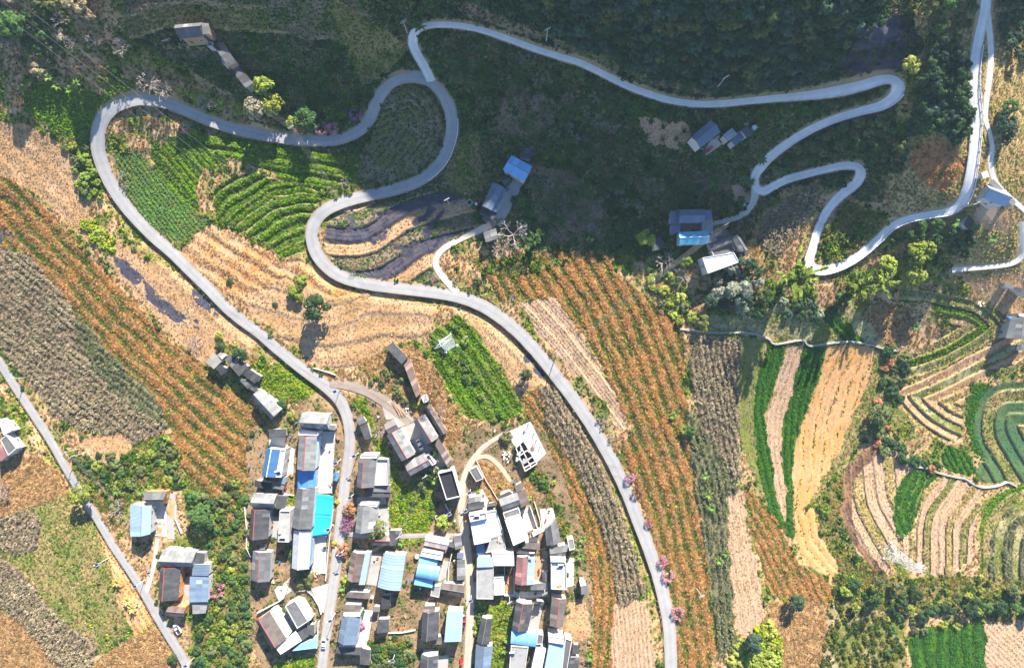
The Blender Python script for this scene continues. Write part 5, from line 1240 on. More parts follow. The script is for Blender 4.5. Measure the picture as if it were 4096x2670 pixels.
solar_heater('B', (1050, 875), 4.6, .5, 'solar heater on the narrow annex south of the white car')

def tank(z, p, h, rad, hh, label, mat=M_TANK):
    T = tf(z, p); o = at_z(T[0], T[1], float(zo(T[0] / KO, T[1] / KO)) + h)
    r = thing('water_tank', label, 'water tank', o)
    MB().tube((0, 0, 0), (0, 0, hh), rad, n=14).obj('barrel', mat, r)
    MB().tube((0, 0, hh), (0, 0, hh + .25), rad * .95, rad * .35, n=14).obj('lid', mat, r)
tank('E', (1200, 1015), .1, .8, 1.6, 'white drum tank at the corner of the bright blue house')
tank('D', (545, 650), 6.55, .5, 1.0, 'small white tank on the narrow rimmed concrete roof')
tank('X', (540, 440), 2.0, .7, 1.3, 'blue water tank beside the ribbed house at the right edge', surf_mat('tank_blue', (.05, .22, .55), .08))
tank('Q', (92, 522), .5, .5, 1.2, 'white water tank west of the valley farm')
tank('R', (968, 105), .3, .7, 1.6, 'grey tank in the dark bushes beside the farm lane')
tank('H', (362, 205), .3, .6, 1.2, 'white tank in the gap south of the large curved hall')

def cistern():
    o = w_t(*tf('Q', (38, 510)))
    r = thing('cistern', 'square concrete cistern west of the valley farm', 'cistern', o, .75)
    for c, d in (((0, .9, .4), (2.2, .25, 1.2)), ((0, -.9, .4), (2.2, .25, 1.2)), ((.97, 0, .4), (.25, 1.54, 1.2)), ((-.97, 0, .4), (.25, 1.54, 1.2))): MB().box(c, d).obj('rim', wallm('g'), r)
    MB().box((0, 0, .2), (1.65, 1.5, .1)).obj('water', surf_mat('cistern_water', (.02, .03, .03), .1, 1, .1, spec=.5), r)
cistern()

# ------------------------------------------------------------------ street lamps, poles, cables, pylons
M_POLE = surf_mat('lamp_pole', (.72, .72, .71), .05, 1, .5)
M_CPOLE = surf_mat('concrete_pole', (.40, .385, .36), .12, 1)
M_WIRE = surf_mat('cable', (.22, .22, .22), .05)
def lamp(x, y, label, ang=0.0, hh=7.2):
    o = at_z(x, y, 0); T = (x, y)
    z = float(zo(x / KO, y / KO)); top = at_z(x, y, z + hh); o = Vector((top.x, top.y, z))
    r = thing('street_lamp', label, 'street lamp', o, ang)
    MB().tube((0, 0, -.3), (0, 0, hh), .11, .07, 8).tube((0, 0, -.2), (0, 0, .25), .2, .2, 8).obj('pole', M_POLE, r)
    MB().tube((0, 0, hh - 1), (-1.3, 0, hh - .6), .05).box((-1.55, 0, hh - .6), (.7, .28, .12)).obj('lamp_head', M_POLE, r)
    V = []
    for dz in (0, .07):
        for a, b in ((-.75, -.62), (.75, -.62), (.75, .62), (-.75, .62)): V.append((a, b, hh + .15 + dz + b * .35))
    p = obj('panel_frame', V, [(3, 2, 1, 0), (4, 5, 6, 7), (0, 1, 5, 4), (1, 2, 6, 5), (2, 3, 7, 6), (3, 0, 4, 7)], M_POLE, r)
    obj('solar_cells', [(a * .9, b * .9, c + .085 + (.004)) for a, b, c in [(v[0], v[1], hh + .15 + v[1] * .35) for v in V[:4]]], [(0, 1, 2, 3)], M_SOLAR, p)
for (x, y), lab in (((1416,1824),'solar street lamp opposite the tiny blue stall'),((1342,1852),'solar street lamp on the terrace edge beside the tiny blue stall'),((1400,1990),'solar street lamp north of the magenta blossom tree'),
    ((1362,2215),'solar street lamp by the long shadow opposite the silver ribbed roof'),((1312,2118),'solar street lamp at the corner of the blue shade cloth'),((1797,2055),'solar street lamp by the leafy tree on the alley'),
    ((1863,2043),'solar street lamp beside the large white flat roofed house'),((1878,1970),'solar street lamp on the white yard near the grey panelled roof'),((1321,2482),'solar street lamp above the white car on the lower road'),
    ((1340,1566),'solar street lamp inside the bend above the village'),((540,2344),'solar street lamp at the farm turn of the west road'),((388,2256),'solar street lamp in the field west of the west road'),
    ((1882,2402),'solar street lamp on the alley south of the stained roof'),((742,2662),'solar street lamp at the bottom of the west road'),((1570,2640),'solar street lamp near the bottom middle gardens')):
    lamp(x, y, lab, 0.4)

def pole(x, y, hh, label, cross=2):
    z = float(zo(x / KO, y / KO)); top = at_z(x, y, z + hh); o = Vector((top.x, top.y, z))
    r = thing('utility_pole', label, 'utility pole', o, .5)
    MB().tube((0, 0, -.4), (0, 0, hh), .18, .11, 8).obj('mast', M_CPOLE, r)
    for k in range(cross):
        a = MB().box((0, 0, hh - .4 - k * .9), (2.2, .12, .12)).obj('crossarm', M_CPOLE, r)
        ins = MB()
        for q in (-1, -.4, .4, 1): ins.tube((q, 0, hh - .34 - k * .9), (q, 0, hh - .1 - k * .9), .06, n=6)
        kind(ins.obj('insulator', M_TRIM, a), 'stuff')
    return o + Vector((0, 0, hh - .1))
PO = {}
for nm, x, y, hh, lab in (('a', 1860, 1348, 9, 'pole in the terraced garden east of the pylon'), ('b', 1139, 2333, 9, 'pole at the yard north of the garden compound'), ('c', 1612, 82, 9, 'pole on the slope above the top hairpin'),
    ('d', 2191, 112, 9, 'pole in the shaded grass above the upper road'), ('e', 2905, 306, 9, 'white pole in the dark wood above the upper road'), ('f', 1786, 795, 9, 'pole beside the burnt terraces in the road loop'),
    ('g', 2180, 2376, 9, 'pole carrying many cables behind the red roofed house'), ('h', 2038, 2412, 9, 'pole in the garden south of the orange dirt court'), ('i', 1592, 2151, 9, 'pole by the dark roof at the squash garden'),
    ('j', 2910, 894, 9, 'pole at the lane end above the pale brown roof'), ('k', 1698, 1908, 9, 'pole in the bare bush at the squash garden'), ('l', 248, 1812, 10, 'first of two poles at the dip of the west road'),
    ('m', 282, 1826, 10, 'second of two poles at the dip of the west road'), ('n', 38, 1515, 9, 'pole at the left edge beside the west road'), ('o', 3915, 810, 9, 'pole between the ridge road and the ridge farm'),
    ('p', 2810, 2386, 9, 'pole in the rust scrub near the lime thicket'), ('q', 1012, 402, 8, 'pole at the white gable of the slanting barn'), ('r', 1160, 505, 8, 'pole beside the shaded road where four cables cross'),
    ('s', 2232, 1418, 9, 'roadside pole where the four cables cross the lower road')):
    PO[nm] = pole(x, y, hh, lab)
def cables(label, a, b, n=4, gap=.55, sag=1.6, r=.022, group=None):
    a = Vector(a); b = Vector(b); d = b - a; s = Vector((-d.y, d.x, 0)).normalized()
    root = thing('power_line', label, 'power line', a, 0, group)
    for k in range(n):
        o = s * ((k - (n - 1) / 2) * gap); m = MB(); N = 14; last = None
        for i in range(N + 1):
            t = i / N; p = d * t + o; p.z -= sag * 4 * t * (1 - t)
            if last is not None: m.tube(last, p, r, n=4, cap=False)
            last = p.copy()
        m.obj('wire', M_WIRE, root)
cables('four cables over the slanting long barn down to the shaded road', at_z(880, 170, float(zo(511, 99)) + 14), PO['q'])
cables('four cables from the barn gable over the shaded road to the fields', PO['q'], PO['r'] + Vector((0, 0, 1)))
cables('four cables crossing the terraces and the middle road', PO['r'] + Vector((0, 0, 1)), at_z(1500, 1010, float(zo(871, 587)) + 9), sag=2.5)
cables('bright cables from the lane end down across the rust slope', PO['j'], at_z(2590, 1140, float(zo(1504, 662)) + 10), r=.04)
cables('faint cables over the rust slope to the lower road', at_z(2590, 1140, float(zo(1504, 662)) + 10), PO['s'], r=.025, sag=2)
cables('cables over the lane between the dark roof and the curved hall', PO['i'], at_z(1482, 2206, 5), 3, .4, .6)
cables('cables from the bare bush pole across the squash garden', PO['k'], PO['i'], 3, .4, .8)
cables('cables beside the red roofed house yard', PO['g'], at_z(2180, 2200, 4.5), 4, .5, .6)
cables('cables above the gardens south of the orange court', PO['g'], PO['h'], 3, .4, .6)
cables('cables along the west road dip', PO['m'], at_z(470, 2020, 8), 3, .4, 1)
cables('cables from the left edge pole to the west road dip', PO['n'], PO['l'], 2, .4, 1)
cables('cables from the ridge road to the right gully', PO['o'], at_z(4060, 940, float(zo(2358, 546)) + 8), 2, .9, .8)

def pylon(x, y, base, hh, rz, label):
    o = w_t(x, y)
    r = thing('pylon', label, 'pylon', o, rz)
    m = surf_mat('galvanised_steel', (.50, .52, .54), .06, 1, .45)
    b = base / 2; tp = .55
    def leg(i, t):
        sx, sy = ((-1, -1), (1, -1), (1, 1), (-1, 1))[i]; w = b + (tp - b) * min(1, t * 1.12)
        return Vector((sx * w, sy * w, hh * t))
    for i in range(4):
        lb = MB().tube(leg(i, 0) - Vector((0, 0, .5)), leg(i, .89), .10, .08, 5).tube(leg(i, .89), leg(i, 1), .10, .08, 5).obj('leg', m, r)
        p = leg(i, 0); MB().box((p.x, p.y, .1), (.9, .9, .8)).obj('footing', wallm('w'), lb)
    br = MB(); N = 9
    for k in range(N):
        t0, t1 = k / N, (k + 1) / N
        for i in range(4):
            j = (i + 1) % 4
            br.tube(leg(i, t0), leg(j, t1), .04, n=4, cap=False).tube(leg(j, t0), leg(i, t1), .04, n=4, cap=False).tube(leg(i, t1), leg(j, t1), .04, n=4, cap=False)
    kind(br.obj('bracing', m, r), 'stuff')
    for k, (t, L) in enumerate(((.78, 3.4), (.88, 2.9), (.97, 2.3))):
        for s in (-1, 1):
            a = MB(); tip = Vector((s * L, 0, hh * t))
            for q in (-1, 1): a.tube((s * tp, q * tp, hh * t), tip, .05, n=4).tube((s * tp, q * tp, hh * t + .9), tip, .05, n=4)
            ao = a.obj('crossarm', m, r)
            MB().tube(tip, tip - Vector((0, 0, 1.5)), .1, n=6).obj('insulator', M_TRIM, ao)
    return o
pa = pylon(1792, 1372, 5.2, 26, .55, 'white lattice pylon seen from above in the terraced garden')
pb = pylon(3548, 2200, 5.0, 24, .35, 'white lattice pylon on the terraces at the lower right')
cables('three transmission lines leaving the garden pylon to the upper left', pa + Vector((0, 0, 22)), Vector((pa.x - 150, pa.y + 120, 62)), 3, 3.0, 4, .025)
cables('three transmission lines between the garden pylon and the terrace pylon', pa + Vector((0, 0, 22)), pb + Vector((0, 0, 20)), 3, 3.0, 6, .022)

# guard rails and kerb posts on the lower edge of the mountain road
def rail(label, line, i0, i1, side, post=5.0):
    L = RD[line]; d = np.gradient(L[:, :2], axis=0); d /= np.hypot(d[:, 0], d[:, 1])[:, None]
    nr = np.stack([-d[:, 1], d[:, 0]], -1) * side
    P = []
    for i in range(i0, min(i1, len(L))):
        u, v = L[i, :2] + nr[i] * (L[i, 2] / 2 - 1.0); P.append(w_o(u, v, .2))
    o = P[0]; r = thing('guard_rail', label, 'guard rail', o)
    m = surf_mat('rail_white', (.75, .75, .73), .08)
    mb = MB(); acc = 0; last = None
    pm = None
    for p in P:
        q = p - o
        if last is not None:
            mb.tube(last + Vector((0, 0, .75)), q + Vector((0, 0, .75)), .13, n=4, cap=False)
            acc += (q - last).length
        if last is None or acc > post:
            acc = 0
            if pm is None: pm = MB().box((0, 0, .4), (.3, .3, 1.1)).mesh('post', m)
            po = link('post', pm, r); po.location = q
        last = q.copy()
    mb.obj('rail', m, r)
def near_i(line, u, v):
    L = RD[line]; return int(np.argmin((L[:, 0] - u) ** 2 + (L[:, 1] - v) ** 2))
rail('white guard rail along the lower edge of the shaded upper road', 'upper', near_i('upper', 985, 62), near_i('upper', 1830, 223), 1)
rail('white guard rail below the upper hairpin', 'upper', near_i('upper', 2087, 215), near_i('upper', 1760, 405), -1)
rail('white guard rail on the inside run of the second bend', 'upper', near_i('upper', 1800, 431), near_i('upper', 1900, 397), 1)
rail('white kerb posts round the sunlit lower bend', 'upper', near_i('upper', 1885, 625), near_i('upper', 2200, 489), 1, 3.0)
rail('white guard rail along the ridge road', 'upper', near_i('upper', 2235, 468), near_i('upper', 2268, 100), 1, 4.0)
rail('white guard rail round the shaded knoll bend', 'village', near_i('village', 1052, 280), near_i('village', 985, 415), -1)

# concrete water channels
def channel(label, pts, w=3.4):
    L = catmull([(x, y) for x, y in pts], 6)
    d = np.gradient(L, axis=0); d /= np.hypot(d[:, 0], d[:, 1])[:, None] + 1e-9; nr = np.stack([-d[:, 1], d[:, 0]], -1)
    o = w_o(*L[0]); r = thing('water_channel', label, 'water channel', o)
    m = surf_mat('channel_concrete', (.52, .50, .46), .12, .8)
    for s0, s1, h0, h1 in ((-1, -.35, .75, .75), (.35, 1, .75, .75), (-.35, .35, .2, .2)):
        V = []; F = []
        for i in range(len(L)):
            for s, h in ((s0, -1), (s0, h0), (s1, h1), (s1, -1)):
                u, v = L[i] + nr[i] * w / 2 * s; p = w_o(u, v, 0); c = w_o(*L[i]); V.append(Vector((p.x, p.y, c.z + h)) - o)
        for i in range(len(L) - 1):
            for q in range(3):
                F.append((4 * i + q, 4 * i + q + 1, 4 * i + 5 + q, 4 * i + 4 + q))
        obj('channel_bed' if h0 < .5 else 'channel_side', V, F, surf_mat('channel_wet', (.10, .09, .08)) if h0 < .5 else m, r)
channel('white concrete water channel along the top of the striped fields', [(1579,764),(1643,772),(1682,773),(1736,773),(1784,786),(1800,799),(1861,790),(1880,803),(1918,798),(1971,793),(2018,800),(2051,809),(2085,815)])
channel('white concrete water channel winding between the lower right terraces', [(2117,1082),(2154,1087),(2178,1097),(2218,1107),(2241,1111),(2261,1124),(2284,1131),(2318,1127),(2338,1119),(2361,1129)])

# ------------------------------------------------------------------ vehicles
def paint(nm, c): return surf_mat('paint_' + nm, c, .03, 1, .3, spec=.5)
M_TYRE = surf_mat('tyre', (.03, .03, .03), .1)
M_GLASS = surf_mat('car_glass', (.02, .025, .03), .05, 1, .08, spec=.6)
M_HEAD = surf_mat('headlight', (.7, .7, .65), .05, 1, .2)
def loft(secs):
    """secs: (x, half width, z bottom, z top) -> closed body"""
    V = []; F = []
    for x, w, z0, z1 in secs:
        k = w * .86
        V += [(x, -w, z0), (x, -w, z0 + (z1 - z0) * .55), (x, -k, z1), (x, k, z1), (x, w, z0 + (z1 - z0) * .55), (x, w, z0)]
    n = 6
    for i in range(len(secs) - 1):
        for j in range(n): F.append((i * n + j, i * n + (j + 1) % n, (i + 1) * n + (j + 1) % n, (i + 1) * n + j))
    F.append(tuple(range(n))); F.append(tuple(range(len(V) - 1, len(V) - n - 1, -1)))
    return V, F
def wheels(r, xs, w, rad=.32):
    for x in xs:
        for s in (-1, 1):
            t = MB().tube((x, s * w - .11, rad), (x, s * w + .11, rad), rad, n=14).obj('wheel', M_TYRE, r)
            MB().tube((x, s * (w + .105), rad), (x, s * (w + .125), rad), rad * .6, n=10).obj('rim', M_TANK, t)
def car(x, y, ang, col, nm, label, pickup=False):
    o = w_t(x, y, .30); r = thing('pickup_truck' if pickup else 'parked_car', label, 'pickup truck' if pickup else 'car', o, ang)
    P = paint(nm, col)
    V, F = loft([(-2.2, .78, .42, .78), (-1.9, .86, .3, .92), (-.6, .88, .28, .95), (.9, .88, .28, .95), (1.7, .85, .3, .86), (2.2, .74, .4, .68)])
    obj('body', V, F, P, r)
    if pickup: a = [(-.3, .76, .93, 1.0), (-.15, .70, .93, 1.62), (.75, .70, .93, 1.62), (1.2, .76, .93, .98)]
    else: a = [(-1.75, .74, .9, .96), (-1.05, .68, .93, 1.42), (.35, .68, .93, 1.42), (1.15, .76, .9, .97)]
    V, F = loft(a); obj('windows', V, F, M_GLASS, r)
    x0, x1 = (a[1][0] + .02, a[2][0] - .02); zt = a[1][3]
    MB().box(((x0 + x1) / 2, 0, zt + .025), (x1 - x0, 1.22, .06)).obj('roof', P, r)
    if pickup:
        bd = MB().box((-1.25, 0, .93), (1.7, 1.5, .04)).obj('load_bed', M_TYRE, r)
        for c, d in (((-1.25, .8, 1.1), (1.8, .08, .4)), ((-1.25, -.8, 1.1), (1.8, .08, .4)), ((-2.13, 0, 1.1), (.08, 1.68, .4))): MB().box(c, d).obj('bed_side', P, r)
    wheels(r, (-1.35, 1.38), .78)
    for s in (-1, 1):
        MB().box((2.12, s * .55, .62), (.16, .3, .14)).obj('headlight', M_HEAD, r)
        MB().box((.75, s * .98, .98), (.18, .18, .12)).obj('mirror', P, r)
def dirang(x1, y1, x2, y2): return math.atan2(-(y2 - y1), x2 - x1)
car(1297, 2568, dirang(765, 700, 775, 600), (.75, .75, .75), 'white', 'white car driving on the lower village road')
car(1680, 1777, dirang(905, 620, 965, 750), (.74, .75, .76), 'white', 'white car parked in the shaded yard between two pale roofs')
car(712, 2510, dirang(325, 775, 288, 718), (.55, .57, .6), 'silver', 'silver pickup parked below the small red brown roof', True)
car(1856, 2480, dirang(0, 1, .05, 0), (.45, .05, .04), 'red', 'red pickup against the pale blue alley hall', True)
def trike(x, y, ang, col, nm, label):
    o = w_t(x, y, .25); r = thing('cargo_tricycle', label, 'tricycle', o, ang); P = paint(nm, col)
    b = MB().box((-.5, 0, .62), (1.7, 1.15, .06)).obj('load_bed', P, r)
    for c, d in (((-.5, .56, .8), (1.7, .06, .35)), ((-.5, -.56, .8), (1.7, .06, .35)), ((-1.34, 0, .8), (.06, 1.06, .35))): MB().box(c, d).obj('bed_side', P, r)
    V, F = loft([(.5, .45, .5, 1.25), (.8, .5, .45, 1.6), (1.3, .42, .45, 1.5), (1.6, .25, .5, .9)]); obj('cab', V, F, P, r)
    MB().box((.75, 0, .75), (.6, .4, .2)).obj('seat', M_TYRE, r)
    for x, s in ((-.7, -.6), (-.7, .6), (1.45, 0)): MB().tube((x, s - .08, .28), (x, s + .08, .28), .28, n=12).obj('wheel', M_TYRE, r)
    MB().tube((1.2, -.4, 1.1), (1.2, .4, 1.1), .03).obj('handlebar', M_TYRE, r)
trike(1864, 2071, dirang(0, 0, .1, .9), (.60, .17, .03), 'orange', 'orange cargo tricycle in the alley beside the white house')
trike(2833, 602, dirang(0, 0, 1, -.6), (.55, .03, .06), 'crimson', 'crimson cargo tricycle in the upper farmyard')
trike(1847, 2640, dirang(0, 0, .05, 1), (.50, .03, .03), 'scarlet', 'scarlet cargo tricycle at the bottom of the alley')

# logs, rubble and bricks lying about
def logs(z, pts, n, L, label, col=None):
    o = w_t(*tf(z, pts), .3); r = thing('log_pile', label, 'log pile', o, 0); rr = random.Random(n)
    m = surf_mat('cut_wood', (.42, .25, .14), .25, 2)
    for k in range(n):
        a = -.95 + rr.uniform(-.12, .12); c = Vector((rr.uniform(-.6, .6) * n / 6, rr.uniform(-.6, .6), rr.uniform(0, .25))); d = Vector((math.cos(a), math.sin(a), 0)) * L / 2
        MB().tube(c - d, c + d, .13, .09, 6).obj('log', m, r)
logs('B', (580, 120), 8, 6.5, 'long timber poles beside the dusty lane end')
logs('B', (665, 190), 6, 2.6, 'stack of short red brown timbers beside the long poles')
logs('F', (835, 1440), 5, 4.5, 'timber lying in the orange dirt court')
logs('H', (685, 395), 4, 1.6, 'few boards on the bare dirt yard')
def rubble(z, p, n, s, col, label, h=.15):
    o = w_t(*tf(z, p), h); r = thing('rubble_heap', label, 'rubble heap', o); rr = random.Random(n * 7)
    m = surf_mat('rubble_%d' % int(col[0] * 100), col, .3, 2, rand=.3)
    for k in range(n):
        a = rr.uniform(0, 6.3); d = abs(rr.gauss(0, s * .5)); q = rr.uniform(.25, .8)
        MB().box((d * math.cos(a), d * math.sin(a), rr.uniform(.1, .5)), (q, q * rr.uniform(.5, 1), q * .6), rr.uniform(0, 3)).obj('stone', m, r)
rubble('D', (1060, 1310), 34, 2.6, (.50, .28, .18), 'heap of reddish bricks south of the silver ribbed roof')
rubble('D', (430, 1420), 8, 1.2, (.6, .5, .4), 'pale stone heap by the lone west house')
rubble('F', (1610, 1480), 14, 1.4, (.55, .25, .12), 'orange heap on the walled white roof', 6.75)
rubble('F', (690, 770), 16, 1.5, (.60, .22, .08), 'orange heap on the grey concrete terrace', 3.5)
rubble('B', (760, 130), 16, 3.0, (.62, .58, .52), 'white stones scattered beside the lane end')
rubble('M', (330, 200), 20, 3.4, (.5, .5, .52), 'scrap strewn beside the west farm')
rubble('M', (150, 440), 22, 2.2, (.34, .22, .17), 'brushwood heap beside the west farm lane')
rubble('F', (1350, 900), 14, 1.8, (.55, .42, .34), 'clutter heap beside the pale brown tin shed')
rubble('X', (310, 320), 10, 1.2, (.6, .56, .5), 'pale boulders on the upper terrace wall')
rubble('Z', (1745, 60), 30, 4.0, (.66, .63, .6), 'white rubble at the entrance of the building site')
rubble('U', (1020, 160), 6, 1.2, (.6, .6, .6), 'pale odds and ends beside the half fallen roof')
# ------------------------------------------------------------------ trees and large plants
def leaf_quads(cen, nrm, size, rng, asp=.55):
    """cen, nrm: n x 3; rhombic leaves"""
    n = len(cen)
    r = rng.normal(size=(n, 3)); t = np.cross(nrm, r); t /= np.linalg.norm(t, axis=1)[:, None] + 1e-9
    b = np.cross(nrm, t); s = (size * rng.uniform(.65, 1.35, n))[:, None]
    V = np.stack([cen - t * s, cen + b * s * asp, cen + t * s, cen - b * s * asp], 1).reshape(-1, 3)
    return V, np.arange(4 * n).reshape(n, 4)
def crown_mesh(name, parts, mat=None):
    """parts: list of (V, Q, lv per leaf)"""
    V = []; Q = []; lv = []; k = 0
    for v, q, l in parts:
        V.append(v); Q.append(q + k); lv.append(np.repeat(l, 4)); k += len(v)
    me = np_mesh(name, np.concatenate(V), np.concatenate(Q), mat or M_LEAFO, None, False)
    a = me.attributes.new('lv', 'FLOAT', 'POINT'); a.data.foreach_set('value', np.concatenate(lv).astype(np.float32))
    return me
def unit(v): return v / (np.linalg.norm(v, axis=-1, keepdims=True) + 1e-9)
def round_crown(seed, r=1.0, hgt=.8, clumps=16, per=42, ls=.13, up=.5, z0=1.0, hang=0):
    """unit crown (radius 1) made of leafy clumps with gaps between"""
    g = np.random.default_rng(seed); out = []
    for c in range(clumps):
        th = g.uniform(0, 6.283); ph = math.acos(g.uniform(-.25, 1))
        rr = r * g.uniform(.55, .86)
        cc = np.array([rr * math.sin(ph) * math.cos(th), rr * math.sin(ph) * math.sin(th), z0 + rr * math.cos(ph) * hgt])
        cr = g.uniform(.24, .42) * r
        d = unit(g.normal(size=(per, 3))); d[:, 2] = np.abs(d[:, 2]) * .8 + .1 * g.normal(size=per); d = unit(d)
        p = cc + d * cr * g.uniform(.75, 1.05, per)[:, None]
        n = unit(d + [0, 0, up] + g.normal(size=(per, 3)) * .35)
        v, q = leaf_quads(p, n, ls, g)
        out.append((v, q, np.clip(g.uniform(.25, .75) + g.normal(size=per) * .16, 0, 1)))
    return out
def limb_mesh(seed, h=1.0, n=5, r=.09, spread=.6):
    rr = random.Random(seed); m = MB()
    m.tube((0, 0, -.3), (0, 0, h * .55), r, r * .75, 7)
    for k in range(n):
        a = 6.283 * k / n + rr.uniform(-.4, .4); s = spread * rr.uniform(.6, 1)
        mid = Vector((math.cos(a) * s * .45, math.sin(a) * s * .45, h * rr.uniform(.8, .95)))
        m.tube((0, 0, h * .5), mid, r * .6, r * .4, 5, False).tube(mid, (math.cos(a) * s, math.sin(a) * s, h * rr.uniform(1.1, 1.4)), r * .4, r * .15, 5, False)
    return m.mesh('trunk', M_BARK)
def bamboo_mesh(seed, culms=15, per=34):
    g = np.random.default_rng(seed); out = []; m = MB()
    for c in range(culms):
        th = 6.283 * c / culms + g.uniform(-.3, .3); lean = g.uniform(.35, 1.0)
        ts = np.linspace(0, 1, 9); P = np.stack([math.cos(th) * lean * ts ** 2.2 * 1.05 + g.normal() * .04, math.sin(th) * lean * ts ** 2.2 * 1.05 + g.normal() * .04, 2.1 * ts * (1 - .28 * lean * ts ** 2)], -1)
        for i in range(8): m.tube(P[i], P[i + 1], .02 * (1.2 - ts[i]), n=4, cap=False)
        t = g.uniform(.42, 1.0, per); p = np.stack([np.interp(t, ts, P[:, k]) for k in range(3)], -1)
        out_d = np.array([math.cos(th), math.sin(th), 0])
        p = p + g.normal(size=(per, 3)) * .085 * (1.25 - t)[:, None] + [0, 0, .03]
        n = unit(np.array([0, 0, 1.0]) + g.normal(size=(per, 3)) * .5)
        # leaves lie along the plume
        s = (.13 * g.uniform(.7, 1.3, per))[:, None]; tdir = unit(out_d + g.normal(size=(per, 3)) * .45); b = np.cross(n, tdir)
        v = np.stack([p - tdir * s, p + b * s * .38, p + tdir * s, p - b * s * .38], 1).reshape(-1, 3)
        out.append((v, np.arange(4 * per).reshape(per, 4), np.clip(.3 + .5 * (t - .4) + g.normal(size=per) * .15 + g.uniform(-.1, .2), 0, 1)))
    return crown_mesh('foliage', out), m.mesh('culms', M_BARK)
def bare_mesh(seed, h=1.0, mat=None, rmin=.017, depth=5):
    rr = random.Random(seed); m = MB(); tips = []
    def grow(p, d, L, r, k):
        q = p + d * L; m.tube(p, q, r, max(r * .68, rmin * .8), 5 if k < 2 else 3, False)
        if k >= depth: tips.append(q); return
        for _ in range(3 if k < 2 else rr.choice((2, 2, 3))):
            a = d.orthogonal().normalized(); a.rotate(Quaternion(d, rr.uniform(0, 6.283)))
            nd = (d + a * rr.uniform(.45, .95) + Vector((d.x, d.y, 0)) * .25 + Vector((0, 0, .05))).normalized()
            grow(q, nd, L * rr.uniform(.62, .85), max(r * .62, rmin), k + 1)
    m.tube((0, 0, -.3), (0, 0, .2), .06, .05, 6)
    for k in range(5):
        a = 6.283 * k / 5 + rr.uniform(-.3, .3)
        grow(Vector((0, 0, .18)), Vector((math.cos(a) * .8, math.sin(a) * .8, rr.uniform(.5, 1.0))).normalized(), .34 * h, .035, 1)
    return m.mesh('branches', mat or M_BARE), tips
def cherry_mesh(seed, n=5):
    me, tips = bare_mesh(seed, 1.0, M_BARK, .01, 4)
    g = np.random.default_rng(seed); P = np.array([tuple(t) for t in tips]); k = len(P) * n * 2
    p = P[g.integers(0, len(P), k)] + g.normal(size=(k, 3)) * .10
    v, q = leaf_quads(p, unit(g.normal(size=(k, 3)) + [0, 0, .6]), .055, g, .9)
    return me, crown_mesh('blossom', [(v, q, g.uniform(.1, .95, k))])

CROWNS = [crown_mesh('crown', round_crown(100 + i, clumps=20, per=40, ls=.135)) for i in range(5)]
BUSHES = [crown_mesh('foliage', round_crown(200 + i, clumps=13, per=34, ls=.19, z0=.35, hgt=.7)) for i in range(4)]
TRUNKS = [limb_mesh(300 + i) for i in range(4)]
BAMBOO = [bamboo_mesh(400 + i) for i in range(3)]
BARE = [bare_mesh(500 + i)[0] for i in range(5)]
CHERRY = [cherry_mesh(600 + i) for i in range(3)]
def banana_leaf(seed):
    rr = random.Random(seed); V = []; n = 8
    for i in range(n + 1):
        t = i / n; x = .15 + 1.75 * t; z = .75 * math.sin(min(1, t * 1.25) * 1.75) - .5 * t * t
        w = .30 * math.sin(math.pi * min(1, .12 + t * .86)) + .015
        V += [(x, -w, z - .06), (x, 0, z), (x, w, z - .06)]
    F = []
    for i in range(n):
        for j in range(2): F.append((3 * i + j, 3 * i + j + 1, 3 * i + 4 + j, 3 * i + 3 + j))
    me = mesh('leaf', V, F, M_LEAFO)
    a = me.attributes.new('lv', 'FLOAT', 'POINT'); a.data.foreach_set('value', [(.35, .9, .35)[i % 3] for i in range(len(V))])
    return me
BLEAF = [banana_leaf(i) for i in range(2)]
BSTEM = MB().tube((0, 0, -.3), (0, 0, 1.5), .16, .09, 8).mesh('stem', surf_mat('banana_stem', (.20, .22, .08), .2, 2))

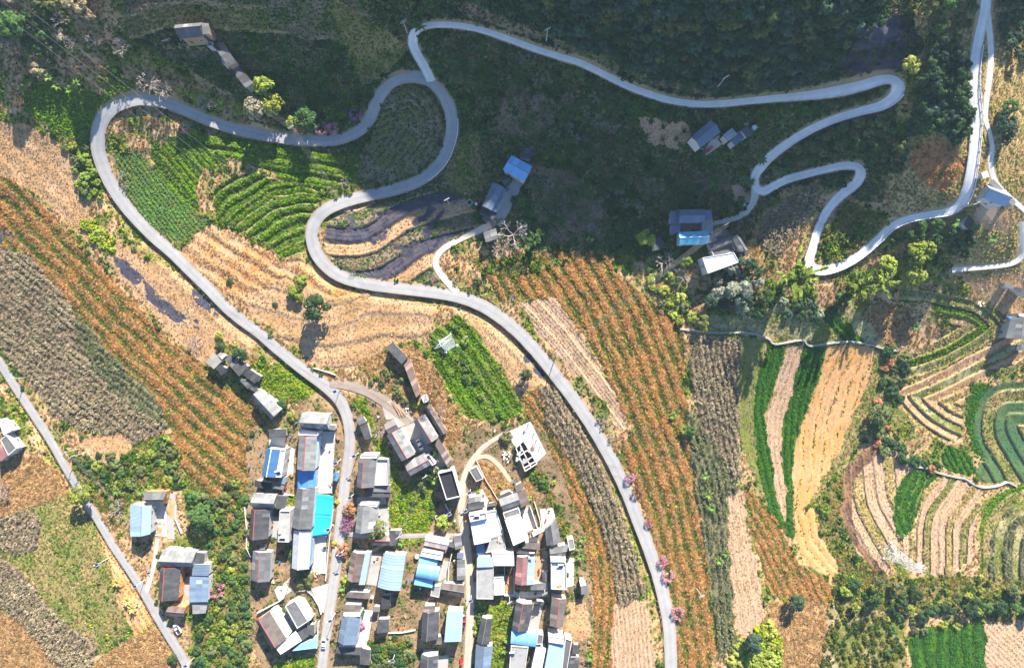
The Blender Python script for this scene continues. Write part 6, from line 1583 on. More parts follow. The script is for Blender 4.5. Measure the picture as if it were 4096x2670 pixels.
TC = {'dark': (.038, .08, .025), 'mid': (.06, .115, .028), 'yg': (.24, .28, .04), 'lime': (.30, .34, .06), 'olive': (.12, .14, .045), 'grey': (.22, .25, .17), 'blue': (.045, .085, .045), 'tan': (.30, .24, .14),
      'forest': (.065, .115, .07), 'bam': (.16, .22, .03), 'bamdk': (.075, .135, .035), 'ban': (.13, .20, .035), 'banyl': (.36, .33, .08), 'pink': (.58, .30, .36), 'purple': (.42, .15, .34), 'rose': (.50, .22, .26), 'peach': (.58, .35, .22), 'magenta': (.40, .17, .27), 'rust': (.34, .15, .07), 'gold': (.45, .30, .03)}
def vary(c, a=.16):
    k = 1 + R.uniform(-a, a); return tuple(max(0, x * k * (1 + R.uniform(-a * .5, a * .5))) for x in c) + (1,)
def plant(kd, u, v, r_px, col, label, group=None, cat=None, flat=None):
    """kd: tree / bush / bamboo / bare / cherry / banana, at overview pixel, crown radius in overview pixels"""
    rad = r_px * MPO(float(zo(u, v)))
    o = w_o(u, v, -.15)
    nm, ct = {'tree': ('tree', 'tree'), 'forest': ('forest_tree', 'tree'), 'bush': ('bush', 'bush'), 'bamboo': ('bamboo_clump', 'bamboo'), 'bare': ('bare_tree', 'tree'), 'cherry': ('blossom_tree', 'tree'), 'banana': ('banana_plant', 'banana plant')}[kd]
    t = thing(nm, label, cat or ct, o, R.uniform(0, 6.28), group)
    c = vary(TC[col])
    def add(me, s, name):
        x = link(name, me, t); x.scale = [q * (.85 if kd == 'cherry' else 1) for q in s]; x.color = c; return x
    if kd in ('tree', 'forest'):
        h = rad * R.uniform(.95, 1.25)
        add(R.choice(CROWNS), (rad, rad * R.uniform(.88, 1.1), h), 'crown'); add(R.choice(TRUNKS), (rad * .9, rad * .9, h * .95), 'trunk')
    elif kd == 'bush':
        add(R.choice(BUSHES), (rad, rad * R.uniform(.8, 1.1), rad * .9), 'foliage'); add(R.choice(TRUNKS), (rad * .45, rad * .45, rad * .5), 'stem')
    elif kd == 'bamboo':
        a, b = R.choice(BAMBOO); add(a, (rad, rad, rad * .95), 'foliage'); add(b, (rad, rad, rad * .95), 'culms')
    elif kd == 'bare':
        add(R.choice(BARE), (rad, rad, rad), 'branches')
    elif kd == 'cherry':
        a, b = R.choice(CHERRY); add(a, (rad * 1.05,) * 3, 'branches'); add(b, (rad * 1.05,) * 3, 'blossom')
    elif kd == 'banana':
        s = rad / 1.7; add(BSTEM, (s, s, s), 'stem'); n = R.choice((7, 8, 9))
        for k in range(n):
            x = link('leaf', R.choice(BLEAF), t); x.scale = (s * R.uniform(.8, 1.1), s, s); x.color = c
            x.location = (0, 0, 1.3 * s); x.rotation_euler = (R.uniform(-.2, .2), R.uniform(-.35, .15), 6.283 * k / n + R.uniform(-.25, .25))
    return t

SINGLE = [
 ('tree',745,716,31,'dark','large dark round tree alone in the bare orange slope'), ('tree',568,824,18,'dark','dark round tree beside the main cottage roof'), ('tree',515,806,11,'dark','small dark tree at the west end of the cottages'),
 ('tree',1496,556,22,'yg','bright yellow green tree west of the cyan roofed farm'), ('tree',482,1195,29,'mid','round green tree east of the west farm'), ('tree',1703,680,32,'grey','silvery green tree at the edge of the wood below the white flat roof'),
 ('tree',2106,160,21,'lime','bright green round bush tree above the upper hairpin'), ('tree',2120,588,30,'yg','tall yellow green tree in the gully right of the lower bend'), ('tree',2050,615,20,'yg','yellow green tree nearest the lower bend'),
 ('tree',2100,640,28,'yg','leaning yellow green tree below the tall one in the gully'), ('bush',640,660,1,'mid',None),
 ('tree',1030,1208,16,'yg','leafy tree with pale leaves beside the alley bend'), ('tree',880,1222,24,'olive','olive tree between the pale speckled roof and the squash garden'), ('tree',1590,610,14,'bam','slim pale tree in the shade below the cyan roof'),
 ('tree',1838,1388,20,'blue','dark tree at the foot of the rust slope'), ('tree',1742,1478,24,'blue','grey green tree at the edge of the lime thicket'), ('tree',45,70,30,'mid','large pale green tree at the top left'),
 ('tree',195,22,28,'tan','tan leaved tree at the top edge on the left'), ('tree',212,52,24,'tan','tan leaved tree below the one at the top edge'), ('tree',720,290,26,'mid','green tree between two blossom trees by the shaded road'),
 ('tree',684,290,14,'yg','small yellow green tree left of the peach blossom tree'), ('tree',640,250,26,'yg','yellow leaved tree above the shaded road'), ('tree',608,262,26,'tan','tan leaved tree above the cables by the shaded road'),
 ('tree',620,210,22,'yg','pale tree at the white gable of the slanting barn'), ('tree',1600,1000,12,'mid','dark green shrub tree in the maize strip east'),
 ('tree',1625,745,16,'olive','olive tree by the start of the water channel'), ('tree',1945,700,20,'bamdk','dark tree below the lower bend'), ('tree',2030,960,24,'olive','brown green tree at the gully between the terraces'),
 ('tree',205,1140,24,'yg','yellow green tree overhanging the west road'), ('tree',630,1472,12,'olive','small olive tree in the compound garden'), ('tree',1222,870,14,'dark','dark green tree at the end of the garden terraces'),
 ('bamboo',1822,652,64,'bam','biggest bright bamboo clump at the wood edge left of the lower bend'), ('bamboo',1968,668,46,'bam','bright bamboo clump under the lower bend'), ('bamboo',2030,660,36,'bam','smaller bright bamboo clump right of the one under the lower bend'),
 ('bamboo',1078,182,46,'bamdk','large dark bamboo clump in the shade beside the road junction'), ('bamboo',975,72,20,'bamdk','dark fan palm like clump inside the top hairpin'), ('bamboo',1240,560,24,'bamdk','dark bamboo clump right of the bare trees by the valley farm'),
 ('cherry',827,268,18,'purple','purple blossom tree at the shaded road bend'), ('cherry',775,300,18,'pink','pale pink blossom tree by the shaded road'), ('cherry',750,302,19,'rose','deep pink blossom tree by the shaded road'), ('cherry',700,300,25,'peach','peach coloured blossom tree by the shaded road'),
 ('cherry',1461,1108,16,'pink','upper pink blossom tree on the lower road edge'), ('cherry',1478,1140,16,'rust','rust coloured tree below the upper pink blossom tree'), ('cherry',1505,1215,12,'rose','small rose blossom tree on the lower road edge'),
 ('cherry',1538,1300,17,'rose','dusky pink blossom tree on the lower road edge'), ('cherry',1550,1335,17,'pink','pale dusky blossom tree just below the dusky pink one'), ('cherry',1572,1420,18,'pink','lowest pink blossom tree on the lower road edge'),
 ('cherry',808,1212,22,'magenta','magenta blossom tree overhanging the village road'), ('tree',815,1178,14,'rust','rust leaved tree just above the magenta blossom tree'), ('cherry',508,1368,22,'rose','dusky pink blossom tree east of the patchwork roof'),
 ('bush',842,1450,9,'magenta','magenta flowering bush east of the white yard'), ('tree',838,1416,12,'mid','dark green bush above the magenta flowering bush'),
 ('bare',1192,547,42,'','biggest bare grey tree beside the valley farmyard'), ('bare',1165,578,26,'','bare grey tree below the biggest one by the valley farm'), ('bare',1542,608,26,'','bare tree at the edge of the rust slope'), ('bare',1580,640,24,'','bare tree under the bright cables'),
 ('bare',225,100,24,'','bare tree in the middle of the shaded top left'), ('bare',290,116,26,'','bare tree right of the middle one in the shaded top left'), ('bare',150,52,24,'','bare tree left of the tan leaved trees'), ('bare',172,108,22,'','bare tree left of the middle one in the shaded top left'),
 ('bare',352,196,30,'','bare tree over the road bend at the left'), ('bare',385,212,32,'','second bare tree over the road bend at the left'), ('bare',482,245,26,'','bare tree on the shaded road bank below the lime hedge'), ('bare',10,60,24,'','bare tree at the left edge'),
 ('bare',800,425,13,'','small bare tree among the shaded terraces'), ('bare',1002,1072,26,'','bare bush at the end of the squash garden'), ('bare',1192,690,12,'','bare shrub by the lower road'), ('bare',1020,960,24,'','bare tree beside the dark tiled barn'), ('bare',880,1002,18,'','bare tree over the dusty lane end'),
 ('bare',455,795,20,'','bare bush west of the cottages'), ('bare',280,1180,24,'','bare tree in the field west of the west road'), ('bare',325,1200,26,'','larger bare tree in the field west of the west road'), ('bare',345,1240,20,'','bare tree leaning over the field west of the west road'), ('bare',390,1300,22,'','bare tree at the dirt strip by the west road'), ('bare',20,1140,22,'','bare tree at the left edge above the brown grass'),
 ('bush',1178,1015,14,'olive','bush by the dirt path at the building site'), ('bush',1262,1120,12,'mid','bush east of the building site'), ('bush',680,965,12,'lime','yellow green bush at the roadside above the bend house'), ('bush',655,945,16,'dark','dark bush above the stairs north of the bend house'),
 ('bush',695,1120,6,'gold','golden flowering bush on the roadside terrace'), ('bush',785,1165,6,'gold','golden bush above the blue shade cloth'), ('bush',779,1262,8,'gold','golden bush below the magenta blossom tree'), ('bush',708,1345,22,'olive','flat olive bush below the silver ribbed roof'),
 ('bush',800,1278,16,'rust','rust brown bush at the corner of the village road and the cross lane'), ('bush',1005,1420,14,'mid','green bush in the bare dirt yard'), ('bush',700,845,1,'mid',None),
 ('bush',400,1405,11,'yg','yellow green bush beside the west road at the farm'), ('bush',405,1528,13,'mid','green bush at the bottom of the west road'), ('bush',820,1310,14,'mid','green hedge bush beside the brown grey roof'),('bush',808,1345,12,'yg','yellow hedge bush beside the brown grey roof'),
 ('bush',690,750,1,'mid',None), ('bush',512,780,11,'yg','yellow green bush north of the cottages'), ('bush',545,800,7,'yg','small yellow bush between the two dark cottage trees'), ('bush',650,1340,1,'mid',None),
 ('bush',1200,470,14,'bamdk','dark palm like bush right of the valley farmyard'), ('bush',535,655,8,'dark','small dark bush in the bare orange slope'), ('bush',640,708,7,'dark','tiny dark bush in the bare orange slope'), ('bush',690,680,22,'bam','yellow green bush left of the large round tree'), ('bush',700,650,14,'bam','small yellow green bush above the other at the round tree'),
 ('bush',1110,655,10,'mid','bush at the mouth of the farm lane'), ('bush',1662,420,10,'gold','golden plant glowing in the shade below the upper farm'), ('bush',200,440,16,'olive','dark bush in the bare slope under the first bend'), ('bush',205,420,18,'bam','yellow green bush above the dark one under the first bend'),
]
for kd, u, v, r, c, lab in SINGLE:
    if lab: plant(kd, u, v, r, c if c else 'tan', lab)
for u, v in ((632,990),(668,990),(1008,1091),(1010,1116),(931,1257),(798,1362),(1178,1481),(1171,1505),(1370,1523),(1342,1270),(1347,1290),(1352,1250)):
    plant('banana', u, v, 11, 'ban', 'green banana plant growing between the village houses', 'banana plants in the village')
for u, v in ((276,1350),(302,1392),(313,1410)):
    plant('banana', u, v, 12, 'banyl', 'yellowing banana plant in the dirt strip beside the west road', 'banana plants by the west road')
for u, v in ((276,1139),(310,1125),(330,1140),(468,1204),(350,1135)):
    plant('banana', u, v, 11, 'ban', 'green banana plant in the brush near the west farm', 'banana plants near the west farm')
for u, v in ((1636,1104),(1643,1148),(1650,1177),(1668,1300),(1684,1283),(1586,997),(1560,965)):
    plant('banana', u, v, 11, 'ban', 'spiky green banana plant in the maize strip east of the rust slope', 'banana plants in the maize strip')
for u, v in ((100,163),(183,200),(168,213),(95,175),(120,185),(75,195),(140,205),(60,210)):
    plant('banana', u, v, 12, 'ban', 'banana plant above the bright crop field at the upper left', 'banana plants at the upper left')
for u, v in ((1231,437),(1765,376),(1722,420),(1738,425),(1212,470),(1735,640),(2212,520),(2260,530),(2298,555),(2235,570),(2120,760)):
    plant('banana', u, v, 13, 'bamdk', 'dark green banana plant in the shaded brush near a farm', 'banana plants near the shaded farms')

CW = {'dark': 'dark green', 'mid': 'mid green', 'yg': 'yellow green', 'lime': 'lime', 'olive': 'olive', 'grey': 'grey green', 'blue': 'blue green', 'tan': 'tan', 'forest': 'dull green', 'bam': 'bright green', 'bamdk': 'deep green', 'rust': 'rust brown'}
def fill(kd, poly, n, r0, r1, cols, label, group, sep=.9, seed=0):
    g = random.Random(seed + len(poly)); P = np.array(poly, float); put = []; done = []; tries = 0
    while len(put) < n and tries < n * 60:
        tries += 1
        u = g.uniform(P[:, 0].min(), P[:, 0].max()); v = g.uniform(P[:, 1].min(), P[:, 1].max())
        if not inpoly(np.array([u]), np.array([v]), poly)[0]: continue
        r = g.uniform(r0, r1)
        i = int((v - V0) / STEP); j = int((u - U0) / STEP)
        if 0 <= i < NV and 0 <= j < NU and RDIST[i, j] < r * .75: continue
        if any((u - a) ** 2 + (v - b) ** 2 < ((r + c) * sep) ** 2 for a, b, c in put): continue
        if any(inpoly(np.array([u * KO]), np.array([v * KO]), f)[0] for f in FOOT): continue
        c = g.choice(cols); put.append((u, v, r))
        sz = 'small ' if r < r0 + (r1 - r0) * .33 else 'large ' if r > r0 + (r1 - r0) * .67 else ''
        done.append((u, v, plant(kd, u, v, r, c, (sz + ('' if kd == 'bare' else CW.get(c, '')) + ' ' + label).replace('  ', ' ').strip(), group)))
    for q, wd in ((min(done, key=lambda d: d[0]), 'leftmost'), (max(done, key=lambda d: d[0]), 'rightmost'), (min(done, key=lambda d: d[1]), 'uppermost'), (max(done, key=lambda d: d[1]), 'lowest')) if len(done) > 5 else ():
        l = q[2]['label']
        if not l.startswith('the '): q[2]['label'] = 'the ' + wd + ' ' + l
fill('forest', [(1180,-30),(1560,-30),(2010,-30),(1990,60),(1950,150),(1850,200),(1650,212),(1490,188),(1360,118),(1280,80)], 285, 10, 19, ['forest','forest','dark','blue','olive'], 'tree in the dense shaded wood above the upper road', 'trees of the shaded wood above the upper road', .62, 1)
fill('tree', [(2150,90),(2222,95),(2250,170),(2250,320),(2205,310),(2140,305),(2120,230)], 48, 10, 19, ['dark','mid','blue','dark'], 'tree on the sunny ridge left of the ridge road', 'trees on the ridge left of the ridge road', .7, 2)
fill('tree', [(2110,-20),(2250,-20),(2240,70),(2170,80)], 16, 11, 19, ['mid','dark','olive'], 'tree at the top edge left of the ridge road', 'trees at the top of the ridge', .75, 3)
fill('tree', [(2316,-20),(2400,0),(2400,130),(2335,140),(2312,60)], 20, 12, 20, ['blue','dark','blue'], 'tree right of the ridge road', 'trees right of the ridge road', .72, 4)
fill('tree', [(2290,250),(2340,240),(2345,335),(2296,330)], 7, 13, 20, ['blue','mid'], 'tree over the ridge track', 'trees over the ridge track', .7, 5)
fill('tree', [(1900,285),(2010,268),(2100,330),(2090,420),(2025,360),(1880,375),(1830,385),(1840,340)], 46, 8, 15, ['dark','olive','mid','olive'], 'tree on the shaded slope between the zigzag roads', 'trees between the zigzag roads', .72, 6)
fill('bamboo', [(1130,140),(1300,160),(1500,245),(1610,270),(1590,330),(1500,420),(1380,400),(1250,300),(1150,250)], 80, 9, 18, ['bamdk','dark','mid','olive','bamdk'], 'leafy clump in the shaded hollow below the upper road', 'bamboo in the shaded hollow', .78, 7)
fill('bare', [(1180,130),(1320,190),(1440,260),(1420,350),(1280,320),(1200,240)], 12, 16, 22, [''] if 0 else ['tan'], 'bare tree in the shaded hollow below the upper road', 'bare trees in the shaded hollow', .9, 8)
fill('bamboo', [(1280,420),(1480,400),(1700,410),(1730,480),(1550,520),(1400,570),(1250,545)], 34, 9, 17, ['bamdk','mid','bamdk'], 'leafy clump in the shade left of the cyan roofed farm', 'clumps left of the cyan roofed farm', .78, 9)
fill('tree', [(1280,425),(1480,405),(1700,415),(1730,480),(1550,520),(1400,570),(1250,545)], 26, 9, 15, ['dark','olive','mid'], 'tree in the shade left of the cyan roofed farm', 'trees left of the cyan roofed farm', .78, 39)
fill('bare', [(1250,420),(1420,430),(1500,480),(1380,540),(1260,500)], 10, 15, 21, ['tan'], 'bare tree in the shade right of the valley farm', 'bare trees right of the valley farm', .9, 10)
fill('tree', [(1655,640),(1745,600),(1800,720),(1720,735),(1640,700)], 20, 12, 20, ['dark','dark','blue','grey'], 'tree in the small wood below the broad white flat roof', 'trees of the small wood below the white roof', .72, 11)
fill('bush', [(1800,700),(1880,700),(1960,715),(1900,735),(1820,740)], 10, 9, 15, ['dark','blue','grey'], 'bush under the big bamboo clumps', 'bushes under the bamboo', .8, 12)
fill('tree', [(2105,520),(2200,530),(2250,545),(2240,600),(2160,590),(2110,560)], 14, 11, 18, ['dark','dark','mid'], 'tree in the gully below the ridge farm', 'trees in the gully below the ridge farm', .75, 13)
fill('bush', [(2060,810),(2105,830),(2090,930),(2050,1010),(2130,1060),(2190,1080),(2180,1100),(2090,1060),(2020,1040),(2030,960)], 28, 9, 17, ['dark','olive','rust','dark'], 'bush in the gully between the curved terraces', 'bushes in the terrace gully', .75, 14)
fill('tree', [(1940,1350),(2050,1345),(2160,1370),(2379,1360),(2400,1425),(2200,1420),(2080,1430),(1950,1400)], 34, 8, 17, ['dark','olive','mid','dark','yg'], 'tree along the gully at the lower right', 'trees along the lower right gully', .72, 15)
fill('bush', [(440,1160),(560,1100),(590,1180),(575,1340),(595,1450),(560,1551),(440,1551),(470,1450),(520,1330),(460,1250)], 60, 8, 15, ['mid','dark','yg','olive','mid'], 'bush in the belt between the west farm and the village', 'bushes in the western green belt', .8, 16)
fill('bush', [(160,1045),(300,1060),(400,1010),(420,1110),(320,1140),(220,1110)], 26, 7, 14, ['dark','mid','olive','yg'], 'bush on the bank above the west farm', 'bushes above the west farm', .8, 17)
fill('bush', [(150,345),(225,320),(225,400),(250,440),(190,470),(170,400)], 16, 8, 14, ['bam','olive','yg'], 'bush on the bank left of the first bend', 'bushes left of the first bend', .8, 18)
fill('bush', [(410,205),(480,218),(580,252),(575,270),(480,240),(405,222)], 15, 8, 12, ['lime','yg','lime'], 'hedge bush on the sunlit rim of the shaded fields', 'lime hedge on the rim of the shaded fields', .62, 19)
fill('bush', [(192,520),(214,516),(258,560),(268,588),(240,582)], 9, 7, 11, ['yg','lime'], 'hedge bush on the bare slope above the burnt strip', 'hedge above the burnt strip', .6, 20)
fill('bush', [(0,0),(150,0),(140,130),(100,170),(0,140)], 22, 10, 19, ['dark','olive','mid','tan'], 'bush in the shaded corner at the top left', 'bushes in the top left corner', .78, 21)
fill('bush', [(1500,610),(1560,640),(1640,760),(1560,740),(1510,680)], 16, 8, 14, ['yg','olive','lime','mid'], 'bush on the bank between the rust slope and the wood', 'bushes on the bank by the wood', .78, 22)
fill('bush', [(2060,600),(2200,620),(2180,660),(2080,665)], 12, 9, 15, ['yg','lime','bam'], 'bush above the olive terraces', 'bushes above the olive terraces', .75, 23)
fill('bush', [(1700,1500),(1790,1445),(1812,1500),(1805,1560),(1690,1560)], 26, 9, 14, ['lime','yg','lime'], 'bush in the thicket at the bottom', 'lime bushes of the bottom thicket', .68, 24)
fill('bush', [(870,1480),(955,1480),(950,1551),(860,1551)], 9, 9, 14, ['olive','dark','mid'], 'bush in the overgrown plot at the bottom of the village', 'bushes in the overgrown plot', .8, 25)
fill('bush', [(1085,1395),(1125,1395),(1120,1551),(1095,1551)], 11, 8, 12, ['dark','mid','yg'], 'bush along the lower alley gardens', 'bushes along the lower alley', .75, 26)
fill('bush', [(1060,740),(1140,830),(1200,940),(1150,980),(1050,900),(1000,790)], 14, 6, 10, ['mid','bam','dark'], 'bush in the terraced garden round the pylon', 'bushes in the terraced garden', .9, 28)
fill('bush', [(850,880),(900,850),(960,880),(990,960),(930,930)], 14, 7, 12, ['olive','dark','yg'], 'bush in the scrub below the dark tiled barn', 'bushes below the dark tiled barn', .8, 29)
fill('bare', [(1392,960),(1420,1010),(1470,1130),(1500,1200),(1556,1370),(1575,1460),(1562,1460),(1530,1340),(1480,1200),(1440,1110)], 16, 10, 14, ['tan'], 'bare roadside tree throwing its shadow across the lower road', 'bare trees along the lower road', .5, 30)
fill('bare', [(1178,735),(1215,765),(1262,815),(1345,915),(1335,925),(1250,835),(1200,785)], 9, 9, 12, ['tan'], 'bare young tree on the upper edge of the middle road', 'bare trees along the middle road', .5, 31)
fill('bare', [(268,400),(285,400),(310,470),(400,570),(390,575),(300,480)], 11, 10, 14, ['tan'], 'bare young tree along the inner edge of the left bend', 'bare trees along the left bend', .5, 32)
fill('bare', [(560,725),(650,800),(760,885),(750,890),(640,805),(550,730)], 9, 9, 12, ['tan'], 'bare young tree on the field edge above the village road', 'bare trees above the village road', .5, 33)
fill('bare', [(770,610),(860,645),(960,658),(955,664),(850,652),(760,620)], 6, 9, 13, ['tan'], 'bare young tree on the inside of the lower loop', 'bare trees on the lower loop', .5, 34)

fill('bush', [(640,960),(790,1000),(1060,1030),(1250,1000),(1310,1110),(1360,1260),(1370,1540),(650,1540),(585,1480),(575,1180),(580,1010)], 70, 4, 8, ['mid','olive','dark','yg','mid'], 'bush in a gap between the village houses', 'bushes between the village houses', 1.0, 40)
fill('tree', [(950,1120),(985,1110),(985,1040),(960,1000),(1020,1000),(1060,1080),(1000,1160)], 8, 7, 12, ['mid','dark','olive'], 'tree at the squash garden edge by the black flat roof', 'trees round the squash garden', .8, 41)
fill('bush', [(2060,1430),(2300,1425),(2280,1445),(2120,1470),(2060,1520)], 10, 7, 12, ['yg','olive','mid'], 'bush above the striped green field at the bottom right', 'bushes above the striped green field', .8, 42)
# yard things: barrels, crates, firewood
M_BAR = [surf_mat('barrel_blue', (.04, .14, .36), .1), surf_mat('barrel_white', (.55, .55, .53), .1), surf_mat('barrel_red', (.36, .05, .04), .1)]
M_WOOD = surf_mat('firewood', (.30, .19, .11), .3, 3)
def yard_thing(k, u, v):
    o = w_o(u, v, .12); a = R.uniform(0, 6.28)
    if k == 0:
        c = R.randrange(3); r = thing('barrel', ('blue', 'white', 'red')[c] + ' barrel standing in a village yard', 'barrel', o, a, 'barrels in the village yards')
        MB().tube((0, 0, 0), (0, 0, .95), .34, n=10).obj('drum', M_BAR[c], r); MB().tube((0, 0, .95), (0, 0, 1.0), .36, n=10).obj('lid', M_BAR[c], r)
    elif k == 1:
        r = thing('crate', 'wooden crate left in a village yard', 'crate', o, a, 'crates in the village yards'); w_, d_, h_ = R.uniform(.7, 1.3), R.uniform(.6, .9), R.uniform(.4, .8)
        for sx_, sy_, lx, ly in ((0, d_ / 2, w_, .05), (0, -d_ / 2, w_, .05), (w_ / 2, 0, .05, d_ - .06), (-w_ / 2, 0, .05, d_ - .06)): MB().box((sx_, sy_, h_ / 2), (lx, ly, h_)).obj('side_board', M_WOOD, r)
        MB().box((0, 0, .05), (w_ - .06, d_ - .06, .06)).obj('base_board', M_WOOD, r)
    else:
        r = thing('firewood_stack', 'stack of firewood against a village house', 'firewood', o, a, 'firewood stacks in the village')
        for i in range(4):
            for j in range(3):
                if i + j < 6: MB().tube((-.7, -.4 + .25 * i + .1 * (j % 2), .12 + .22 * j), (.7 + R.uniform(-.1, .1), -.4 + .25 * i + .1 * (j % 2), .12 + .22 * j), .11, n=6).obj('log', M_WOOD, r)
gy = random.Random(11); cnt = 0
while cnt < 90:
    u = gy.uniform(580, 1370); v = gy.uniform(960, 1550)
    i = int((v - V0) / STEP); j = int((u - U0) / STEP)
    if knames[RID[i, j]] != 'village_ground' or RDIST[i, j] < 3: continue
    if any(inpoly(np.array([u * KO]), np.array([v * KO]), f)[0] for f in FOOT[:len(BL)]): continue
    yard_thing(gy.choice((0, 0, 1, 2)), u, v); cnt += 1

# ------------------------------------------------------------------ ground cover: small plants nobody could count
def proto(name, v, q, lv):
    me = np_mesh(name, v, q, M_LEAFI, None, False)
    a = me.attributes.new('lv', 'FLOAT', 'POINT'); a.data.foreach_set('value', np.repeat(lv, 4).astype(np.float32)); return me
def p_leafy(seed):
    g = np.random.default_rng(seed); n = 20
    d = unit(g.normal(size=(n, 3)) * [1, 1, .6] + [0, 0, .35]); p = d * g.uniform(.15, .5, n)[:, None] * [1, 1, .9]; p[:, 2] = np.abs(p[:, 2]) + .08
    v, q = leaf_quads(p, unit(d * .6 + [0, 0, .9] + g.normal(size=(n, 3)) * .3), .22, g, .6)
    return proto('leafy_plant', v, q, g.uniform(.1, .95, n))
def p_grass(seed):
    g = np.random.default_rng(seed); n = 22; V = []
    for k in range(n):
        a = g.uniform(0, 6.283); L = g.uniform(.35, .75); o = np.array([math.cos(a), math.sin(a), 0]); b = np.array([-math.sin(a), math.cos(a), 0]) * .05
        s = o * g.uniform(0, .15); m_ = s + o * L * .4 + [0, 0, L * .65]; t = s + o * L * .9 + [0, 0, L * .6]
        V += [s - b, s + b, m_ + b, m_ - b]; V += [m_ - b, m_ + b, t + b * .3, t - b * .3]
    V = np.array(V); return proto('grass_tuft', V, np.arange(len(V)).reshape(-1, 4), g.uniform(.1, .95, n * 2))
def p_maize(seed):
    g = np.random.default_rng(seed); V = []; lean = g.normal(size=2) * .25
    top_ = np.array([lean[0], lean[1], 1.5])
    for k in range(2):
        b = np.array([.05, 0, 0]) if k == 0 else np.array([0, .05, 0]); V += [-b, b, top_ + b, top_ - b]
    for k in range(8):
        a = g.uniform(0, 6.283); t = g.uniform(.25, 1); s = top_ * t; o = np.array([math.cos(a), math.sin(a), 0]); L = g.uniform(.5, .8); b = np.array([-math.sin(a), math.cos(a), 0]) * .09
        m_ = s + o * L * .5 + [0, 0, .22]; e = s + o * L + [0, 0, -.2]
        V += [s - b * .6, s + b * .6, m_ + b, m_ - b]; V += [m_ - b, m_ + b, e + b * .3, e - b * .3]
    V = np.array(V); return proto('maize_stalk', V, np.arange(len(V)).reshape(-1, 4), g.uniform(.15, .95, len(V) // 4))
def p_shrub(seed):
    g = np.random.default_rng(seed); parts = round_crown(seed, clumps=7, per=16, ls=.24, z0=.3, hgt=.75)
    V = np.concatenate([p[0] for p in parts]); return proto('low_shrub', V, np.arange(len(V)).reshape(-1, 4), np.concatenate([p[2] for p in parts]))
PROTO = {'leafy': [p_leafy(i) for i in range(4)], 'grass': [p_grass(10 + i) for i in range(3)], 'maize': [p_maize(20 + i) for i in range(4)], 'shrub': [p_shrub(30 + i) for i in range(4)]}
PCOL = {}
for k, ms in PROTO.items():
    c = bpy.data.collections.new('kinds_of_' + k)
    for m_ in ms: c.objects.link(bpy.data.objects.new(m_.name, m_))
    PCOL[k] = c
def scatter_nodes(k):
    ng = bpy.data.node_groups.new('spread_' + k, 'GeometryNodeTree')
    ng.interface.new_socket('Geometry', in_out='INPUT', socket_type='NodeSocketGeometry')
    ng.interface.new_socket('Geometry', in_out='OUTPUT', socket_type='NodeSocketGeometry')
    N = ng.nodes; L = ng.links
    gi = N.new('NodeGroupInput'); go = N.new('NodeGroupOutput')
    ip = N.new('GeometryNodeInstanceOnPoints'); ci = N.new('GeometryNodeCollectionInfo')
    ci.inputs['Collection'].default_value = PCOL[k]; ci.inputs['Separate Children'].default_value = True; ci.inputs['Reset Children'].default_value = True
    ip.inputs['Pick Instance'].default_value = True
    def na(nm, t):
        a = N.new('GeometryNodeInputNamedAttribute'); a.data_type = t; a.inputs['Name'].default_value = nm; return a.outputs['Attribute']
    L.new(gi.outputs[0], ip.inputs['Points']); L.new(ci.outputs[0], ip.inputs['Instance'])
    L.new(na('pick', 'INT'), ip.inputs['Instance Index']); L.new(na('turn', 'FLOAT_VECTOR'), ip.inputs['Rotation']); L.new(na('grow', 'FLOAT'), ip.inputs['Scale'])
    L.new(ip.outputs[0], go.inputs[0])
    return ng
# ground that stays bare
BLOCK = RDIST < 1.0
for f in FOOT:
    BLOCK |= inpoly(GU * KO, GV * KO, f)
g = np.random.default_rng(99)
NC = 2600000
su_ = g.uniform(-20, 2400, NC); sv_ = g.uniform(-20, 1572, NC)
ji = np.clip(((su_ - U0) / STEP), 0, NU - 1.01); ii_ = np.clip(((sv_ - V0) / STEP), 0, NV - 1.01)
j0 = ji.astype(int); i0 = ii_.astype(int); fj = ji - j0; fi = ii_ - i0
def bi(A): return (A[i0, j0] * (1 - fj) + A[i0, j0 + 1] * fj) * (1 - fi) + (A[i0 + 1, j0] * (1 - fj) + A[i0 + 1, j0 + 1] * fj) * fi
sz = bi(GZ2); sx = (su_ - 1189.5) * (H - sz) / FO; sy = (775.5 - sv_) * (H - sz) / FO
in_ = np.round(ii_).astype(int), np.round(ji).astype(int)
sid = RID[in_]; srow = ROW[in_]; spn = PN[in_]; sblk = BLOCK[in_]; srd = RDIST[in_]
area = (2420 * 1592) * ((H - np.mean(sz)) / FO) ** 2
dens0 = NC / area
used = np.zeros(NC, bool); DEN = 1.15
bins = {k: [] for k in PROTO}
sn2 = fbm(sx, sy, 3.2, 123, 2)
order = g.random(NC)
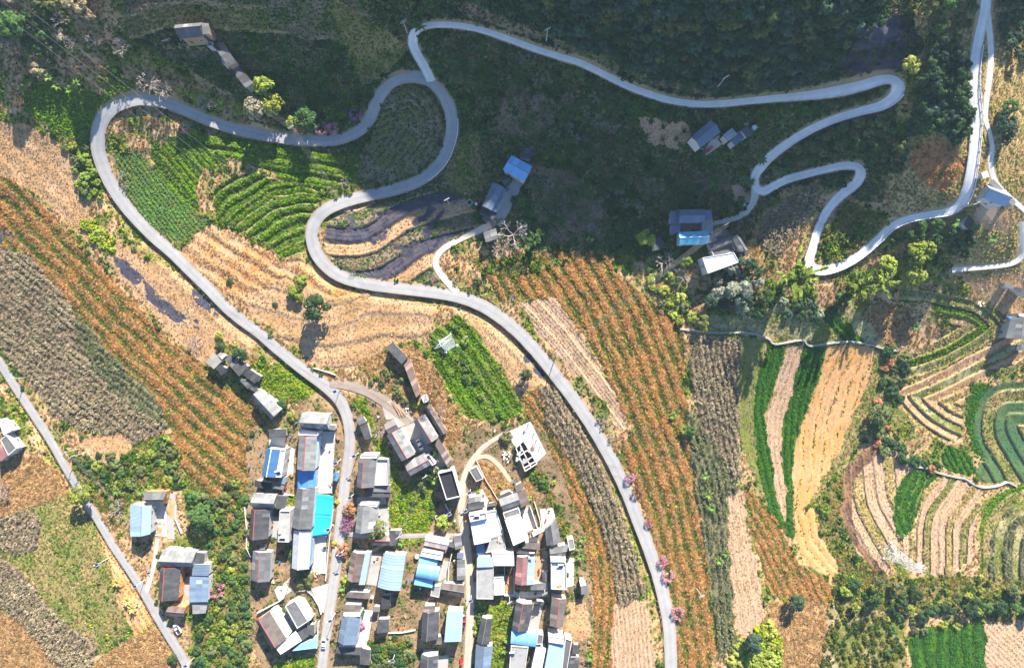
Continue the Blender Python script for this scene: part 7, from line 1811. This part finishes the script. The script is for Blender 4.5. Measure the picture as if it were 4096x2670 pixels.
for kid, kn in enumerate(knames):
    m0 = (sid == kid) & ~sblk
    if not m0.any(): continue
    for (pr, den, s0, s1, cols, where) in K[kn][4]:
        p = np.full(NC, 0.0); p[m0] = den * DEN / dens0
        mix = .6 * spn + .4 * sn2
        if where == 'n+': p = p * np.clip((mix - .47) * 9 + .2, 0, 2.2)
        elif where == 'n-': p = p * np.clip((.53 - mix) * 9 + .2, 0, 2.0)
        elif where == 'row': p = np.where(srow >= 0, p * np.where((srow < .27) | (srow > .73), 1.75, .22), p)
        elif where == 'gap': p = np.where(srow >= 0, p * np.where((srow > .3) & (srow < .7), 2.0, .3), p)
        elif where == 'lrow': p = np.where(srow >= 0, p * np.where((srow < .3) | (srow > .7), 1.6, .35) * np.clip((spn - .3) * 3.5, .4, 1.5), p)
        elif where == 'lgap': p = np.where(srow >= 0, p * np.where((srow > .3) & (srow < .7), 2.2, .35) * np.clip((.75 - spn) * 3.5, .4, 1.9), p)
        elif where == 'thin': p = np.where(srow >= 0, p * np.where((srow > .42) & (srow < .58), 5.0, .03) * (sn2 > .42), p)
        p = np.where(srd < 4, p * .6, p)
        sel = np.nonzero(m0 & ~used & (g.random(NC) < p))[0]
        used[sel] = True
        ca = np.array(cols)[g.integers(0, len(cols), len(sel))] * g.uniform(.55, 1.5, (len(sel), 1)) * (.6 + .8 * spn[sel][:, None])
        bins[pr].append((sel, g.uniform(s0, s1, len(sel)), ca))
nm_ = {'leafy': 'leafy_ground_cover', 'grass': 'grass_ground_cover', 'maize': 'withered_maize_plants', 'shrub': 'undergrowth'}
lb_ = {'leafy': 'low leafy green plants covering fields, gardens and slopes', 'grass': 'dry grass tufts covering the slopes and stubble fields', 'maize': 'withered grey maize stalks standing in rows on the fields', 'shrub': 'low shrubs scattered over the slopes and under the wood'}
for k, parts in bins.items():
    sel = np.concatenate([p[0] for p in parts]); sc = np.concatenate([p[1] for p in parts]); ca = np.concatenate([p[2] for p in parts]); n = len(sel)
    me = bpy.data.meshes.new(nm_[k]); me.vertices.add(n)
    me.vertices.foreach_set('co', np.stack([sx[sel], sy[sel], sz[sel] - .03], -1).astype(np.float32).ravel())
    def at(nm, t, d, f): a = me.attributes.new(nm, t, 'POINT'); a.data.foreach_set(f, d)
    at('grow', 'FLOAT', sc.astype(np.float32), 'value'); at('pick', 'INT', g.integers(0, len(PROTO[k]), n).astype(np.int32), 'value')
    rot = np.stack([g.normal(size=n) * .12, g.normal(size=n) * .12, g.uniform(0, 6.283, n)], -1).astype(np.float32)
    at('turn', 'FLOAT_VECTOR', rot.ravel(), 'vector')
    at('tint', 'FLOAT_COLOR', np.concatenate([ca, np.ones((n, 1))], -1).astype(np.float32).ravel(), 'color')
    o = link(nm_[k], me); md = o.modifiers.new('spread', 'NODES'); md.node_group = scatter_nodes(k)
    kind(o, 'stuff'); o['label'] = lb_[k]; o['category'] = 'ground cover'
    print(k, n)
# ------------------------------------------------------------------ the valley air
def haze():
    x, y, z0, z1 = 760, 760, -60, 300
    V = [(-x, -y, z0), (x, -y, z0), (x, y, z0), (-x, y, z0), (-x, -y, z1), (x, -y, z1), (x, y, z1), (-x, y, z1)]
    m = bpy.data.materials.new('valley_air'); m.use_nodes = True
    n = m.node_tree; n.nodes.clear()
    pv = n.nodes.new('ShaderNodeVolumePrincipled')
    pv.inputs['Color'].default_value = (.62, .82, 1, 1)
    pv.inputs['Density'].default_value = HAZE
    pv.inputs['Anisotropy'].default_value = .2
    o = n.nodes.new('ShaderNodeOutputMaterial'); n.links.new(pv.outputs[0], o.inputs['Volume'])
    b = obj('haze', V, [(3, 2, 1, 0), (4, 5, 6, 7), (0, 1, 5, 4), (1, 2, 6, 5), (2, 3, 7, 6), (3, 0, 4, 7)], m)
    kind(b, 'stuff'); b['label'] = 'thin bluish haze filling the valley air'
HAZE = .00011
haze()
